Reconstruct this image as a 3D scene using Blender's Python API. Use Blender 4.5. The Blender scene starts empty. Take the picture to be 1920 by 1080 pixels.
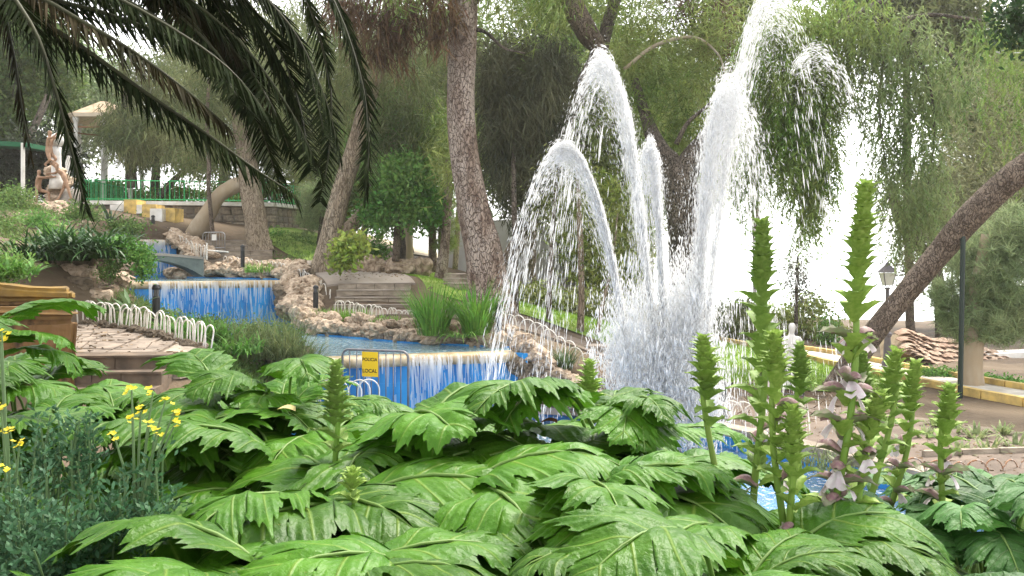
import bpy, bmesh, math, random
import numpy as np
from mathutils import Vector, Matrix, Euler, noise as mnoise

random.seed(11)
RNG = np.random.default_rng(11)
SC = bpy.context.scene
COL = SC.collection
F, CX, CY = 1663.0, 960.0, 490.0          # focal length and horizon of the photograph, in its pixels


def W(px, py, D):
    """Point at distance D (metres along the view) seen at pixel px, py. The camera is the origin, z up, y away."""
    return Vector(((px - CX) * D / F, D, (CY - py) * D / F))


# ------------------------------------------------------------------ camera, sky, sun, exposure
cam_d = bpy.data.cameras.new('camera')
cam = bpy.data.objects.new('camera', cam_d)
COL.objects.link(cam)
cam.location = (0, 0, 0)
cam.rotation_euler = (math.radians(90), 0, 0)
cam_d.sensor_width = 36
cam_d.lens = 36 * F / 1920
cam_d.shift_y = -(540 - CY) / 1920
cam_d.clip_start = 0.05
cam_d.clip_end = 3000
SC.camera = cam

SUN_EL, SUN_AZ = math.radians(58), math.radians(35)      # azimuth from +y (view direction) towards +x
wd = bpy.data.worlds.new('World')
SC.world = wd
wd.use_nodes = True
nt = wd.node_tree
nt.nodes.clear()
n_out = nt.nodes.new('ShaderNodeOutputWorld')
n_bg = nt.nodes.new('ShaderNodeBackground')
n_sky = nt.nodes.new('ShaderNodeTexSky')
n_sky.sky_type = 'NISHITA'
n_sky.sun_disc = False
n_sky.sun_elevation = SUN_EL
n_sky.sun_rotation = SUN_AZ
n_sky.air_density = 1.0
n_sky.dust_density = 2.0
n_hs = nt.nodes.new('ShaderNodeHueSaturation')           # thin overcast: the blue is washed out
n_hs.inputs['Saturation'].default_value = 0.05
n_bg.inputs['Strength'].default_value = 0.15
nt.links.new(n_sky.outputs[0], n_hs.inputs['Color'])
nt.links.new(n_hs.outputs[0], n_bg.inputs['Color'])
nt.links.new(n_bg.outputs[0], n_out.inputs['Surface'])

sun_d = bpy.data.lights.new('sun', 'SUN')
sun_d.energy = 1.5
sun_d.angle = math.radians(12)
sun_d.color = (1.0, 0.92, 0.79)
sun = bpy.data.objects.new('sun', sun_d)
COL.objects.link(sun)
sd = Vector((math.sin(SUN_AZ) * math.cos(SUN_EL), math.cos(SUN_AZ) * math.cos(SUN_EL), math.sin(SUN_EL)))
sun.rotation_euler = (-sd).to_track_quat('-Z', 'Y').to_euler()
sun.location = sd * 60

SC.view_settings.view_transform = 'Standard'
SC.view_settings.look = 'None'
SC.view_settings.gamma = 1
SC.view_settings.use_curve_mapping = False
SC.view_settings.exposure = 2.06
SC.render.engine = 'CYCLES'
SC.cycles.use_denoising = True
SC.cycles.max_bounces = 10
SC.cycles.diffuse_bounces = 7
SC.cycles.transparent_max_bounces = 96
SC.cycles.caustics_reflective = False
SC.cycles.caustics_refractive = False


# ------------------------------------------------------------------ materials
TONE = 0.8


def mat(name, col, rough=0.7, col2=None, scale=3.0, stretch=(1, 1, 1), contrast=(0.35, 0.65), bump=0.0, bscale=None,
        island=0.0, trans=0.0, spec=0.3, metal=0.0, col3=None, scale3=0.6, coords='Object', alpha=1.0, detail=4.0, hue=0.0, crack=0.0, crack_stretch=.35):
    m = bpy.data.materials.new(name)
    m.use_nodes = True
    t = m.node_tree
    N, L = t.nodes, t.links
    N.clear()
    out = N.new('ShaderNodeOutputMaterial')
    p = N.new('ShaderNodeBsdfPrincipled')
    p.inputs['Roughness'].default_value = rough
    p.inputs['Specular IOR Level'].default_value = spec
    p.inputs['Metallic'].default_value = metal
    p.inputs['Alpha'].default_value = alpha
    tc = N.new('ShaderNodeTexCoord')
    mp = N.new('ShaderNodeMapping')
    mp.inputs['Scale'].default_value = stretch
    L.new(tc.outputs[coords], mp.inputs['Vector'])
    rgb = N.new('ShaderNodeRGB')
    dim = lambda q: tuple(k * (TONE if max(q) < 0.6 else 1) for k in q)
    col, col2, col3 = dim(col), col2 and dim(col2), col3 and dim(col3)
    rgb.outputs[0].default_value = (*col, 1)
    c = rgb.outputs[0]

    def mixnoise(c, col2, scale, contrast):
        nz = N.new('ShaderNodeTexNoise')
        nz.inputs['Scale'].default_value = scale
        nz.inputs['Detail'].default_value = detail
        L.new(mp.outputs[0], nz.inputs['Vector'])
        mr = N.new('ShaderNodeMapRange')
        mr.inputs['From Min'].default_value, mr.inputs['From Max'].default_value = contrast
        L.new(nz.outputs['Fac'], mr.inputs['Value'])
        mx = N.new('ShaderNodeMix')
        mx.data_type = 'RGBA'
        L.new(mr.outputs[0], mx.inputs['Factor'])
        L.new(c, mx.inputs['A'])
        mx.inputs['B'].default_value = (*col2, 1)
        return mx.outputs['Result']
    if col2:
        c = mixnoise(c, col2, scale, contrast)
    if col3:
        c = mixnoise(c, col3, scale3, contrast)
    if island or hue:
        g = N.new('ShaderNodeNewGeometry')
        hs = N.new('ShaderNodeHueSaturation')
        mr = N.new('ShaderNodeMapRange')
        mr.inputs['To Min'].default_value, mr.inputs['To Max'].default_value = 1 - island, 1 + island
        L.new(g.outputs['Random Per Island'], mr.inputs['Value'])
        L.new(mr.outputs[0], hs.inputs['Value'])
        if hue:
            mh = N.new('ShaderNodeMapRange')
            mh.inputs['To Min'].default_value, mh.inputs['To Max'].default_value = 0.5 - hue, 0.5 + hue
            wn = N.new('ShaderNodeTexWhiteNoise')
            wn.noise_dimensions = '1D'
            L.new(g.outputs['Random Per Island'], wn.inputs['W'])
            L.new(wn.outputs['Value'], mh.inputs['Value'])
            L.new(mh.outputs[0], hs.inputs['Hue'])
        L.new(c, hs.inputs['Color'])
        c = hs.outputs[0]
    cr = None
    if crack:                                # plates parted by dark fissures
        m2 = N.new('ShaderNodeMapping')
        m2.inputs['Scale'].default_value = (1, 1, crack_stretch)
        wz = N.new('ShaderNodeTexNoise')
        wz.inputs['Scale'].default_value = 5
        L.new(tc.outputs[coords], wz.inputs['Vector'])
        ad = N.new('ShaderNodeMix')
        ad.data_type = 'RGBA'
        ad.inputs['Factor'].default_value = 0.2
        L.new(tc.outputs[coords], ad.inputs['A'])
        L.new(wz.outputs['Color'], ad.inputs['B'])
        L.new(ad.outputs['Result'], m2.inputs['Vector'])
        vo = N.new('ShaderNodeTexVoronoi')
        vo.feature = 'DISTANCE_TO_EDGE'
        vo.inputs['Scale'].default_value = crack * 2.6
        L.new(m2.outputs[0], vo.inputs['Vector'])
        mr = N.new('ShaderNodeMapRange')
        mr.inputs['From Max'].default_value = 0.11
        L.new(vo.outputs['Distance'], mr.inputs['Value'])
        cr = mr.outputs[0]
        mx = N.new('ShaderNodeMix')
        mx.data_type = 'RGBA'
        L.new(cr, mx.inputs['Factor'])
        mx.inputs['A'].default_value = (*(k * .62 for k in (col2 or col)), 1)
        L.new(c, mx.inputs['B'])
        c = mx.outputs['Result']
    L.new(c, p.inputs['Base Color'])
    if bump:
        nz = N.new('ShaderNodeTexNoise')
        nz.inputs['Scale'].default_value = bscale or scale * 3
        nz.inputs['Detail'].default_value = 5
        L.new(mp.outputs[0], nz.inputs['Vector'])
        b = N.new('ShaderNodeBump')
        b.inputs['Strength'].default_value = 1.0
        b.inputs['Distance'].default_value = bump
        hgt = nz.outputs['Fac']
        if cr is not None:
            ma = N.new('ShaderNodeMath')
            ma.operation = 'ADD'
            L.new(hgt, ma.inputs[0])
            L.new(cr, ma.inputs[1])
            hgt = ma.outputs[0]
        L.new(hgt, b.inputs['Height'])
        L.new(b.outputs[0], p.inputs['Normal'])
    s = p.outputs[0]
    if trans:
        tr = N.new('ShaderNodeBsdfTranslucent')
        L.new(c, tr.inputs['Color'])
        ms = N.new('ShaderNodeMixShader')
        ms.inputs[0].default_value = trans
        L.new(s, ms.inputs[1])
        L.new(tr.outputs[0], ms.inputs[2])
        s = ms.outputs[0]
    L.new(s, out.inputs['Surface'])
    return m


def water_mat(name, tint, rough=0.06, bump=0.02, scale=5.0, clear=0.8, white=0.0):
    """Still water over a painted basin: clear, tinted, with a rippled mirror on top; flecks of foam where it is stirred."""
    m = bpy.data.materials.new(name)
    m.use_nodes = True
    t = m.node_tree
    N, L = t.nodes, t.links
    N.clear()
    out = N.new('ShaderNodeOutputMaterial')
    tc = N.new('ShaderNodeTexCoord')
    nz = N.new('ShaderNodeTexNoise')
    nz.inputs['Scale'].default_value = scale
    nz.inputs['Detail'].default_value = 4
    L.new(tc.outputs['Object'], nz.inputs['Vector'])
    b = N.new('ShaderNodeBump')
    b.inputs['Distance'].default_value = bump
    L.new(nz.outputs['Fac'], b.inputs['Height'])
    gl = N.new('ShaderNodeBsdfGlossy')
    gl.inputs['Roughness'].default_value = rough
    L.new(b.outputs[0], gl.inputs['Normal'])
    tr = N.new('ShaderNodeBsdfTransparent')
    tr.inputs['Color'].default_value = (*tint, 1)
    df = N.new('ShaderNodeBsdfDiffuse')
    df.inputs['Color'].default_value = (0.42, 0.66, 0.68, 1)
    fr = N.new('ShaderNodeFresnel')
    fr.inputs['IOR'].default_value = 1.33
    L.new(b.outputs[0], fr.inputs['Normal'])
    m0 = N.new('ShaderNodeMixShader')
    m0.inputs[0].default_value = 1 - clear
    L.new(tr.outputs[0], m0.inputs[1])
    L.new(df.outputs[0], m0.inputs[2])
    m1 = N.new('ShaderNodeMixShader')
    L.new(fr.outputs[0], m1.inputs[0])
    L.new(m0.outputs[0], m1.inputs[1])
    L.new(gl.outputs[0], m1.inputs[2])
    s = m1.outputs[0]
    if white:
        n2 = N.new('ShaderNodeTexNoise')
        n2.inputs['Scale'].default_value = 9
        n2.inputs['Detail'].default_value = 6
        L.new(tc.outputs['Object'], n2.inputs['Vector'])
        mr = N.new('ShaderNodeMapRange')
        mr.inputs['From Min'].default_value, mr.inputs['From Max'].default_value = 0.55, 0.7
        mr.inputs['To Max'].default_value = white
        L.new(n2.outputs['Fac'], mr.inputs['Value'])
        fo = N.new('ShaderNodeBsdfDiffuse')
        fo.inputs['Color'].default_value = (0.8, 0.85, 0.88, 1)
        m2 = N.new('ShaderNodeMixShader')
        L.new(mr.outputs[0], m2.inputs[0])
        L.new(s, m2.inputs[1])
        L.new(fo.outputs[0], m2.inputs[2])
        s = m2.outputs[0]
    L.new(s, out.inputs['Surface'])
    return m


def foam_mat(name, dens, rough=0.25):
    """Falling white water: bright scattering drops, partly clear."""
    m = bpy.data.materials.new(name)
    m.use_nodes = True
    t = m.node_tree
    N, L = t.nodes, t.links
    N.clear()
    out = N.new('ShaderNodeOutputMaterial')
    df = N.new('ShaderNodeBsdfDiffuse')
    df.inputs['Color'].default_value = (0.9, 0.92, 0.93, 1)
    tl = N.new('ShaderNodeBsdfTranslucent')
    tl.inputs['Color'].default_value = (0.97, 0.97, 0.97, 1)
    gl = N.new('ShaderNodeBsdfGlossy')
    gl.inputs['Roughness'].default_value = rough
    tr = N.new('ShaderNodeBsdfTransparent')
    a = N.new('ShaderNodeMixShader'); a.inputs[0].default_value = 0.62
    L.new(df.outputs[0], a.inputs[1]); L.new(tl.outputs[0], a.inputs[2])
    b = N.new('ShaderNodeMixShader'); b.inputs[0].default_value = 0.06
    L.new(a.outputs[0], b.inputs[1]); L.new(gl.outputs[0], b.inputs[2])
    if dens >= 1:
        L.new(b.outputs[0], out.inputs['Surface'])
        return m
    c = N.new('ShaderNodeMixShader'); c.inputs[0].default_value = dens
    L.new(tr.outputs[0], c.inputs[1]); L.new(b.outputs[0], c.inputs[2])
    L.new(c.outputs[0], out.inputs['Surface'])
    return m


# ------------------------------------------------------------------ objects
def mesh_from(name, V, Fc, mats, smooth=False, uv=None, mi=None):
    me = bpy.data.meshes.new(name)
    me.from_pydata([tuple(v) for v in V], [], Fc)
    for m in (mats if isinstance(mats, (list, tuple)) else [mats]):
        me.materials.append(m)
    if mi is not None:
        me.polygons.foreach_set('material_index', np.asarray(mi, dtype=np.int32))
    if smooth:
        me.polygons.foreach_set('use_smooth', np.ones(len(me.polygons), dtype=bool))
    me.update()
    return me


def quads(name, V, m, smooth=False, nrm=None):
    """V: (n, 4, 3) array of separate quads."""
    V = np.ascontiguousarray(V, dtype=np.float32)
    n = len(V)
    me = bpy.data.meshes.new(name)
    me.vertices.add(n * 4)
    me.vertices.foreach_set('co', V.reshape(-1))
    me.loops.add(n * 4)
    me.loops.foreach_set('vertex_index', np.arange(n * 4, dtype=np.int32))
    me.polygons.add(n)
    me.polygons.foreach_set('loop_start', np.arange(0, n * 4, 4, dtype=np.int32))
    me.update(calc_edges=True)
    me.materials.append(m)
    return me


def arrays_mesh(name, V, Q, m, smooth=False):
    """V: (n,3), Q: (k,4) or (k,3) index array."""
    V = np.ascontiguousarray(V, dtype=np.float32)
    Q = np.ascontiguousarray(Q, dtype=np.int32)
    me = bpy.data.meshes.new(name)
    me.vertices.add(len(V))
    me.vertices.foreach_set('co', V.reshape(-1))
    me.loops.add(Q.size)
    me.loops.foreach_set('vertex_index', Q.reshape(-1))
    me.polygons.add(len(Q))
    me.polygons.foreach_set('loop_start', np.arange(0, Q.size, Q.shape[1], dtype=np.int32))
    if smooth:
        me.polygons.foreach_set('use_smooth', np.ones(len(Q), dtype=bool))
    me.update(calc_edges=True)
    for x in (m if isinstance(m, (list, tuple)) else [m]):
        me.materials.append(x)
    return me


def put(name, me, parent=None, world=False, loc=None, rot=None, scale=None, kind=None, label=None):
    o = bpy.data.objects.new(name, me)
    COL.objects.link(o)
    if parent is not None:
        o.parent = parent
        if world and parent.type == 'EMPTY':
            o.matrix_parent_inverse = Matrix.Translation(-parent.location)
    if loc is not None:
        o.location = loc
    if rot is not None:
        o.rotation_euler = rot
    if scale is not None:
        o.scale = scale if hasattr(scale, '__len__') else (scale,) * 3
    if kind:
        o['kind'] = kind
    if label:
        o['label'] = label
    return o


def thing(name, label, cat, loc=(0, 0, 0), group=None, rotz=0.0):
    o = bpy.data.objects.new(name, None)
    o.empty_display_size = 0.1
    COL.objects.link(o)
    o.location = loc
    o.rotation_euler = (0, 0, rotz)
    o['label'], o['category'] = label, cat
    if group:
        o['group'] = group
    return o


def tag(o, label, cat, group=None, kind=None):
    o['label'], o['category'] = label, cat
    if group:
        o['group'] = group
    if kind:
        o['kind'] = kind
    return o


class MB:
    """Collects simple solids, then links them as ONE mesh object."""

    def __init__(s):
        s.V, s.F, s.mi, s.cur = [], [], [], 0

    def add(s, V, Fc):
        b = len(s.V)
        s.V += [Vector(v) for v in V]
        s.F += [[i + b for i in f] for f in Fc]
        s.mi += [s.cur] * len(Fc)
        return s

    def box(s, c, size, rz=0.0, M=None):
        x, y, z = [k / 2 for k in size]
        V = [Vector((a * x, b * y, d * z)) for d in (-1, 1) for a, b in ((-1, -1), (1, -1), (1, 1), (-1, 1))]
        R = M if M is not None else Matrix.Rotation(rz, 4, 'Z')
        V = [R @ v + Vector(c) for v in V]
        return s.add(V, [[3, 2, 1, 0], [4, 5, 6, 7], [0, 1, 5, 4], [1, 2, 6, 5], [2, 3, 7, 6], [3, 0, 4, 7]])

    def prism(s, poly, z0, z1):
        n = len(poly)
        V = [Vector((p[0], p[1], z0)) for p in poly] + [Vector((p[0], p[1], z1)) for p in poly]
        Fc = [list(range(n))[::-1], list(range(n, 2 * n))] + [[i, (i + 1) % n, n + (i + 1) % n, n + i] for i in range(n)]
        return s.add(V, Fc)

    def tube(s, pts, rad, n=8, caps=True, jitter=0.0, seed=0, close=False):
        pts = [Vector(p) for p in pts]
        if not hasattr(rad, '__len__'):
            rad = [rad] * len(pts)
        V, Fc = [], []
        up = None
        for i, p in enumerate(pts):
            a, b = pts[max(i - 1, 0)], pts[min(i + 1, len(pts) - 1)]
            if close:
                a, b = pts[i - 1], pts[(i + 1) % len(pts)]
            d = (b - a).normalized()
            if up is None:
                up = d.orthogonal().normalized()
            else:
                up = (up - d * up.dot(d))
                up = up.normalized() if up.length > 1e-6 else d.orthogonal().normalized()
            sd_ = d.cross(up)
            for k in range(n):
                t = 2 * math.pi * k / n
                v = up * math.cos(t) + sd_ * math.sin(t)
                r = rad[i]
                if jitter:
                    q = p * 1.3 + v * 1.1 + Vector((seed, 0, 0))
                    r *= 1 + jitter * mnoise.noise(Vector((q.x * 1.6, q.y * 1.6, q.z * 0.5))) + jitter * 0.6 * mnoise.noise(Vector((v.x * 3 + seed, v.y * 3, p.z * 0.7)))
                V.append(p + v * r)
        m = len(pts)
        for i in range(m if close else m - 1):
            for k in range(n):
                i2 = (i + 1) % m
                Fc.append([i * n + k, i * n + (k + 1) % n, i2 * n + (k + 1) % n, i2 * n + k])
        if caps and not close:
            Fc.append(list(range(n))[::-1])
            Fc.append([(m - 1) * n + k for k in range(n)])
        return s.add(V, Fc)

    def lathe(s, prof, c=(0, 0, 0), n=12):
        V, Fc = [], []
        for r, z in prof:
            for k in range(n):
                t = 2 * math.pi * k / n
                V.append(Vector((c[0] + r * math.cos(t), c[1] + r * math.sin(t), c[2] + z)))
        for i in range(len(prof) - 1):
            for k in range(n):
                Fc.append([i * n + k, i * n + (k + 1) % n, (i + 1) * n + (k + 1) % n, (i + 1) * n + k])
        Fc.append(list(range(n))[::-1])
        Fc.append([(len(prof) - 1) * n + k for k in range(n)])
        return s.add(V, Fc)

    def mesh(s, name, m, smooth=False):
        return mesh_from(name, s.V, s.F, m, smooth, mi=s.mi)

    def build(s, name, m, parent=None, world=True, smooth=False, **k):
        return put(name, s.mesh(name, m, smooth), parent, world, **k)


def spline(pts, n):
    """Catmull-Rom through control tuples of any length."""
    P = np.array(pts, dtype=float)
    P = np.vstack([2 * P[0] - P[1], P, 2 * P[-1] - P[-2]])
    out = []
    m = len(P) - 3
    for k in range(n):
        t = k / (n - 1) * m
        i = min(int(t), m - 1)
        f = t - i
        a, b, c, d = P[i:i + 4]
        out.append(0.5 * (2 * b + (c - a) * f + (2 * a - 5 * b + 4 * c - d) * f * f + (3 * b - a - 3 * c + d) * f ** 3))
    return np.array(out)


def tri_quads_join(parts):
    """Join (V, Q) array pairs."""
    Vs, Qs, b = [], [], 0
    for V, Q in parts:
        Vs.append(V)
        Qs.append(Q + b)
        b += len(V)
    return np.vstack(Vs), np.vstack(Qs)
# ------------------------------------------------------------------ materials of the setting
M_soil = mat('soil', (0.13, 0.09, 0.058), 0.95, (0.07, 0.05, 0.034), 2.5, bump=0.03, bscale=9, col3=(0.17, 0.125, 0.08), scale3=0.5)
M_lawn = mat('lawn', (0.24, 0.38, 0.06), 0.9, (0.33, 0.38, 0.11), 0.7, bump=0.03, bscale=25, col3=(0.2, 0.33, 0.05), scale3=2.0, detail=6)
M_blade = mat('grass_blade', (0.25, 0.4, 0.06), 0.6, island=0.35, hue=0.02, trans=0.3)
M_stone_dark = mat('dark_rough_wall_stone', (0.24, 0.19, 0.13), 0.95, (0.1, 0.08, 0.06), 9, bump=0.03, bscale=18, col3=(0.3, 0.25, 0.18), scale3=3, island=0.2)
M_rock = mat('porous_tan_rock', (0.48, 0.36, 0.24), 0.95, (0.2, 0.145, 0.1), 7, bump=0.03, bscale=22, col3=(0.6, 0.49, 0.36), scale3=2.5, island=0.22, hue=0.012)
M_rock_dark = mat('wet_dark_rock', (0.2, 0.15, 0.105), 0.8, (0.075, 0.06, 0.048), 7, bump=0.03, bscale=22, col3=(0.33, 0.26, 0.18), scale3=2.5)
M_joint = mat('grey_mortar', (0.3, 0.27, 0.23), 0.95, (0.2, 0.18, 0.15), 6, bump=0.01)
M_wallstone = mat('rubble_wall_stone', (0.38, 0.32, 0.25), 0.95, (0.22, 0.185, 0.145), 5, bump=0.02, island=0.25, hue=0.01)
M_paving = mat('flagstone', (0.33, 0.265, 0.21), 0.85, (0.18, 0.145, 0.115), 4, bump=0.008, bscale=20, island=0.15)
M_step = mat('weathered_step_stone', (0.46, 0.39, 0.31), 0.9, (0.27, 0.225, 0.175), 3.5, stretch=(1, 1, 2.5), bump=0.012, bscale=15, island=0.12)
M_path = mat('worn_path_concrete', (0.44, 0.39, 0.34), 0.9, (0.3, 0.26, 0.22), 1.5, bump=0.006, bscale=30, col3=(0.36, 0.3, 0.25), scale3=0.5)
M_brown = mat('brown_path', (0.24, 0.185, 0.145), 0.9, (0.15, 0.115, 0.09), 1.7, bump=0.008, bscale=25)
M_white = mat('white_paint', (0.78, 0.77, 0.74), 0.7, (0.62, 0.6, 0.55), 3)
M_yellow = mat('ochre_yellow_paint', (0.7, 0.5, 0.16), 0.8, (0.5, 0.36, 0.15), 4, bump=0.004, bscale=20)
M_blue = mat('blue_pool_paint', (0.014, 0.24, 0.6), 0.45, (0.03, 0.32, 0.68), 1.2, stretch=(1, 1, 0.35), spec=0.4, col3=(0.012, 0.18, 0.5), scale3=3)
M_coping = mat('tan_wet_coping', (0.5, 0.38, 0.22), 0.45, (0.68, 0.58, 0.42), 3, bump=0.006, bscale=20, col3=(0.36, 0.25, 0.12), scale3=4)
M_hoop = mat('white_hoop_paint', (0.76, 0.74, 0.7), 0.5, (0.6, 0.55, 0.48), 8)
M_hoop_rust = mat('rusty_hoop', (0.5, 0.42, 0.36), 0.7, (0.35, 0.17, 0.08), 14, contrast=(0.45, 0.55))
M_black = mat('black_metal', (0.012, 0.012, 0.014), 0.4, spec=0.5)
M_greymetal = mat('weathered_grey_post', (0.13, 0.135, 0.15), 0.6, (0.2, 0.2, 0.2), 6)
M_galv = mat('galvanised_steel', (0.5, 0.5, 0.52), 0.4, (0.36, 0.35, 0.34), 8, metal=0.6, spec=0.5)
M_green = mat('green_railing_paint', (0.02, 0.36, 0.1), 0.5, spec=0.4)
M_water = water_mat('pool_water', (0.55, 0.88, 0.9), clear=0.55, bump=0.03, scale=6, white=0.3)
M_waterlow = water_mat('low_pool_water', (0.45, 0.8, 0.92), clear=0.85, bump=0.04, scale=5, white=0.5)
M_foam = foam_mat('falling_white_water', 0.5)

# ------------------------------------------------------------------ terrain
CTRL = [(-8, -3, -1.45), (0, -3, -1.45), (8, -3, -1.5), (-6, 1, -1.45), (0, 1, -1.45), (6, 1, -1.5), (-3, 3, -1.45), (3, 3, -1.47), (0, 4.2, -1.45),
        (-5, 4.2, -1.45), (-2, 5.6, -1.5), (-4.2, 6.6, -1.6), (-6.5, 6.5, -1.6), (0, 5.0, -1.55), (5, 4.2, -1.6), (-7, 8, -2.0), (-3, 8, -2.6), (3, 7.6, -3.05), (8, 7.6, -3.0), (7, 11, -3.12), (9, 14, -3.1), (6, 14.5, -3.12),
        (4.6, 17.5, -3.1), (3, 19, -2.95), (12, 17, -3.02), (8.4, 19.5, -2.95), (9.9, 17.8, -3.0),
        (-5.6, 13, -1.75), (-8, 13, -1.75), (-5.8, 12.0, -2.2), (-7, 12.0, -2.2), (-5.5, 14.6, -1.4), (-8, 16.6, -1.13), (-10, 14, -1.2), (-6.2, 17, -1.6),
        (-8.5, 17.6, -0.45), (-8.6, 18.6, 0.0), (-9.5, 18, 0.1), (-10.5, 17, 0.05), (-12, 15, -0.1), (-11, 20, 0.35), (-17, 30, 1.6), (-15, 32.5, 1.3), (-18.5, 35, 2.1),
        (-14.5, 37.5, 1.55), (-20, 37, 2.35), (-26, 34, 2.4), (-24, 42, 2.6), (-15, 24, 0.6), (-20, 20, 0.9), (-25, 15, 0.5),
        (-13.5, 26, 0.2), (-3.3, 24.4, -1.45), (-4.8, 25.6, -1.52), (-3.2, 25.8, -1.5), (-5.3, 27.5, -0.68), (-3.1, 27.6, -0.68), (-6, 31, -0.35), (-8.8, 33.4, -0.2), (-11.6, 34.4, -0.2), (-9.6, 34.9, -0.15), (-11.4, 37.4, 0.75), (-11.0, 36.0, 0.2), (-10.6, 35.2, -0.15), (-9.4, 36.2, 0.2), (-9.4, 37.6, 0.75),
        (-7.8, 20, -1.75), (-8.6, 22, -1.75), (-9.6, 24, -1.7), (-6.8, 18, -1.75), (-10.8, 25.6, -1.5), (-5.0, 16.9, -2.05), (-5.6, 18.0, -1.8), (-4.4, 15.2, -2.2), (-3.6, 16.6, -3.0),
        (-4.2, 30, -0.45), (-2.4, 31, -0.75), (-0.8, 24, -1.45), (-0.6, 27, -1.2), (0.7, 29, -1.6), (2.3, 27, -1.95), (1.2, 22, -2.0), (-0.3, 21, -1.62),
        (1.0, 20.3, -1.9), (1.8, 19.6, -2.3), (2.6, 19.2, -2.65), (6.5, 38, -2.6), (7.3, 32, -2.9), (6.8, 23, -2.92), (4, 25, -2.6), (7.8, 21.5, -2.9), (13.6, 27, -3.05), (9.4, 30, -3.05),
        (0, 38, -1.2), (-8, 42, 1.0), (-8, 50, 1.4), (0, 50, -0.8), (12, 45, -3.0), (20, 30, -3.2), (20, 15, -3.1), (20, 0, -2.5), (-20, 0, -1.2), (25, 50, -3.3), (-30, 55, 3.0),
        (0, 75, -0.8), (30, 75, -3.4), (-35, 80, 3.2), (60, 30, -3.4), (-60, 30, 2.5)]
CT = np.array(CTRL, dtype=float)


def _phi(r):
    return np.where(r > 1e-9, r * r * np.log(r + 1e-12), 0.0)


_n = len(CT)
_A = np.zeros((_n + 3, _n + 3))
_A[:_n, :_n] = _phi(np.hypot(CT[:, None, 0] - CT[None, :, 0], CT[:, None, 1] - CT[None, :, 1])) + np.eye(_n) * 0.03
_A[:_n, _n], _A[:_n, _n + 1:] = 1, CT[:, :2]
_A[_n, :_n], _A[_n + 1:, :_n] = 1, CT[:, :2].T
_w = np.linalg.solve(_A, np.concatenate([CT[:, 2], np.zeros(3)]))


def g(x, y):
    """Height of the hillside."""
    x, y = np.asarray(x, float), np.asarray(y, float)
    cx, cy = np.clip(x, -60, 60), np.clip(y, -6, 80)
    s = _w[_n] + _w[_n + 1] * cx + _w[_n + 2] * cy
    for i in range(_n):
        s = s + _w[i] * _phi(np.hypot(cx - CT[i, 0], cy - CT[i, 1]))
    return s


def gz(x, y):
    return float(g(x, y))


def ground_hit(px, py, d0=3.0, d1=70.0):
    """Where the view ray through a pixel meets the hillside."""
    ds = np.linspace(d0, d1, 900)
    z = (CY - py) * ds / F
    zz = g((px - CX) * ds / F, ds)
    k = np.argmax(z < zz)
    D = ds[k] if (z < zz).any() else d1
    return Vector(((px - CX) * D / F, D, gz((px - CX) * D / F, D)))


LIP2 = (Vector((-3.96, 17.7, -1.94)), Vector((0.02, 19.0, -1.94)))
LIP1 = (Vector((-11.35, 26.5, -0.61)), Vector((-7.25, 28.5, -0.61)))
LIP3 = (Vector((-15.9, 35.6, 0.88)), Vector((-13.9, 36.3, 0.88)))
POOL1 = [(-3.9, 17.75), (0.08, 19.05), (2.3, 18.4), (4.1, 15.6), (5.9, 12.4), (6.4, 9.2), (3.2, 7.9), (-2.2, 8.6), (-4.2, 12)]
POOL2 = [(-3.96, 17.7), (0.02, 19.0), (-0.05, 20.3), (-2.6, 21.5), (-5.2, 23.8), (-7.2, 28.4), (-11.3, 26.4), (-8.6, 22), (-6.2, 19.6)]
POOL3 = [(-11.35, 26.5), (-7.25, 28.5), (-7.6, 30.6), (-9.87, 32.4), (-11.7, 33.6), (-13.4, 35), (-13.9, 36.3), (-15.9, 35.6), (-14.6, 30)]


def inpoly(x, y, poly):
    x, y = np.asarray(x), np.asarray(y)
    r = np.zeros(x.shape, bool)
    n = len(poly)
    for i in range(n):
        (x1, y1), (x2, y2) = poly[i][:2], poly[(i + 1) % n][:2]
        c = ((y1 > y) != (y2 > y)) & (x < (x2 - x1) * (y - y1) / ((y2 - y1) if y2 != y1 else 1e-9) + x1)
        r ^= c
    return r


def grow(poly, d):
    c = np.mean(np.array(poly), axis=0)
    out, n = [], len(poly)
    for i in range(n):
        a, b, e = [Vector(poly[k % n][:2]) for k in (i - 1, i, i + 1)]
        d1, d2 = (b - a).normalized(), (e - b).normalized()
        nn = Vector((d1.y + d2.y, -d1.x - d2.x)).normalized()
        k = d / max(0.4, nn.dot(Vector((d1.y, -d1.x))))
        out.append((b.x + nn.x * k, b.y + nn.y * k))
    A = lambda P: sum(P[i][0] * P[(i + 1) % len(P)][1] - P[(i + 1) % len(P)][0] * P[i][1] for i in range(len(P)))
    if (abs(A(out)) < abs(A(poly))) == (d > 0):
        return grow(poly[::-1], d)[::-1]
    return out


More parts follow.
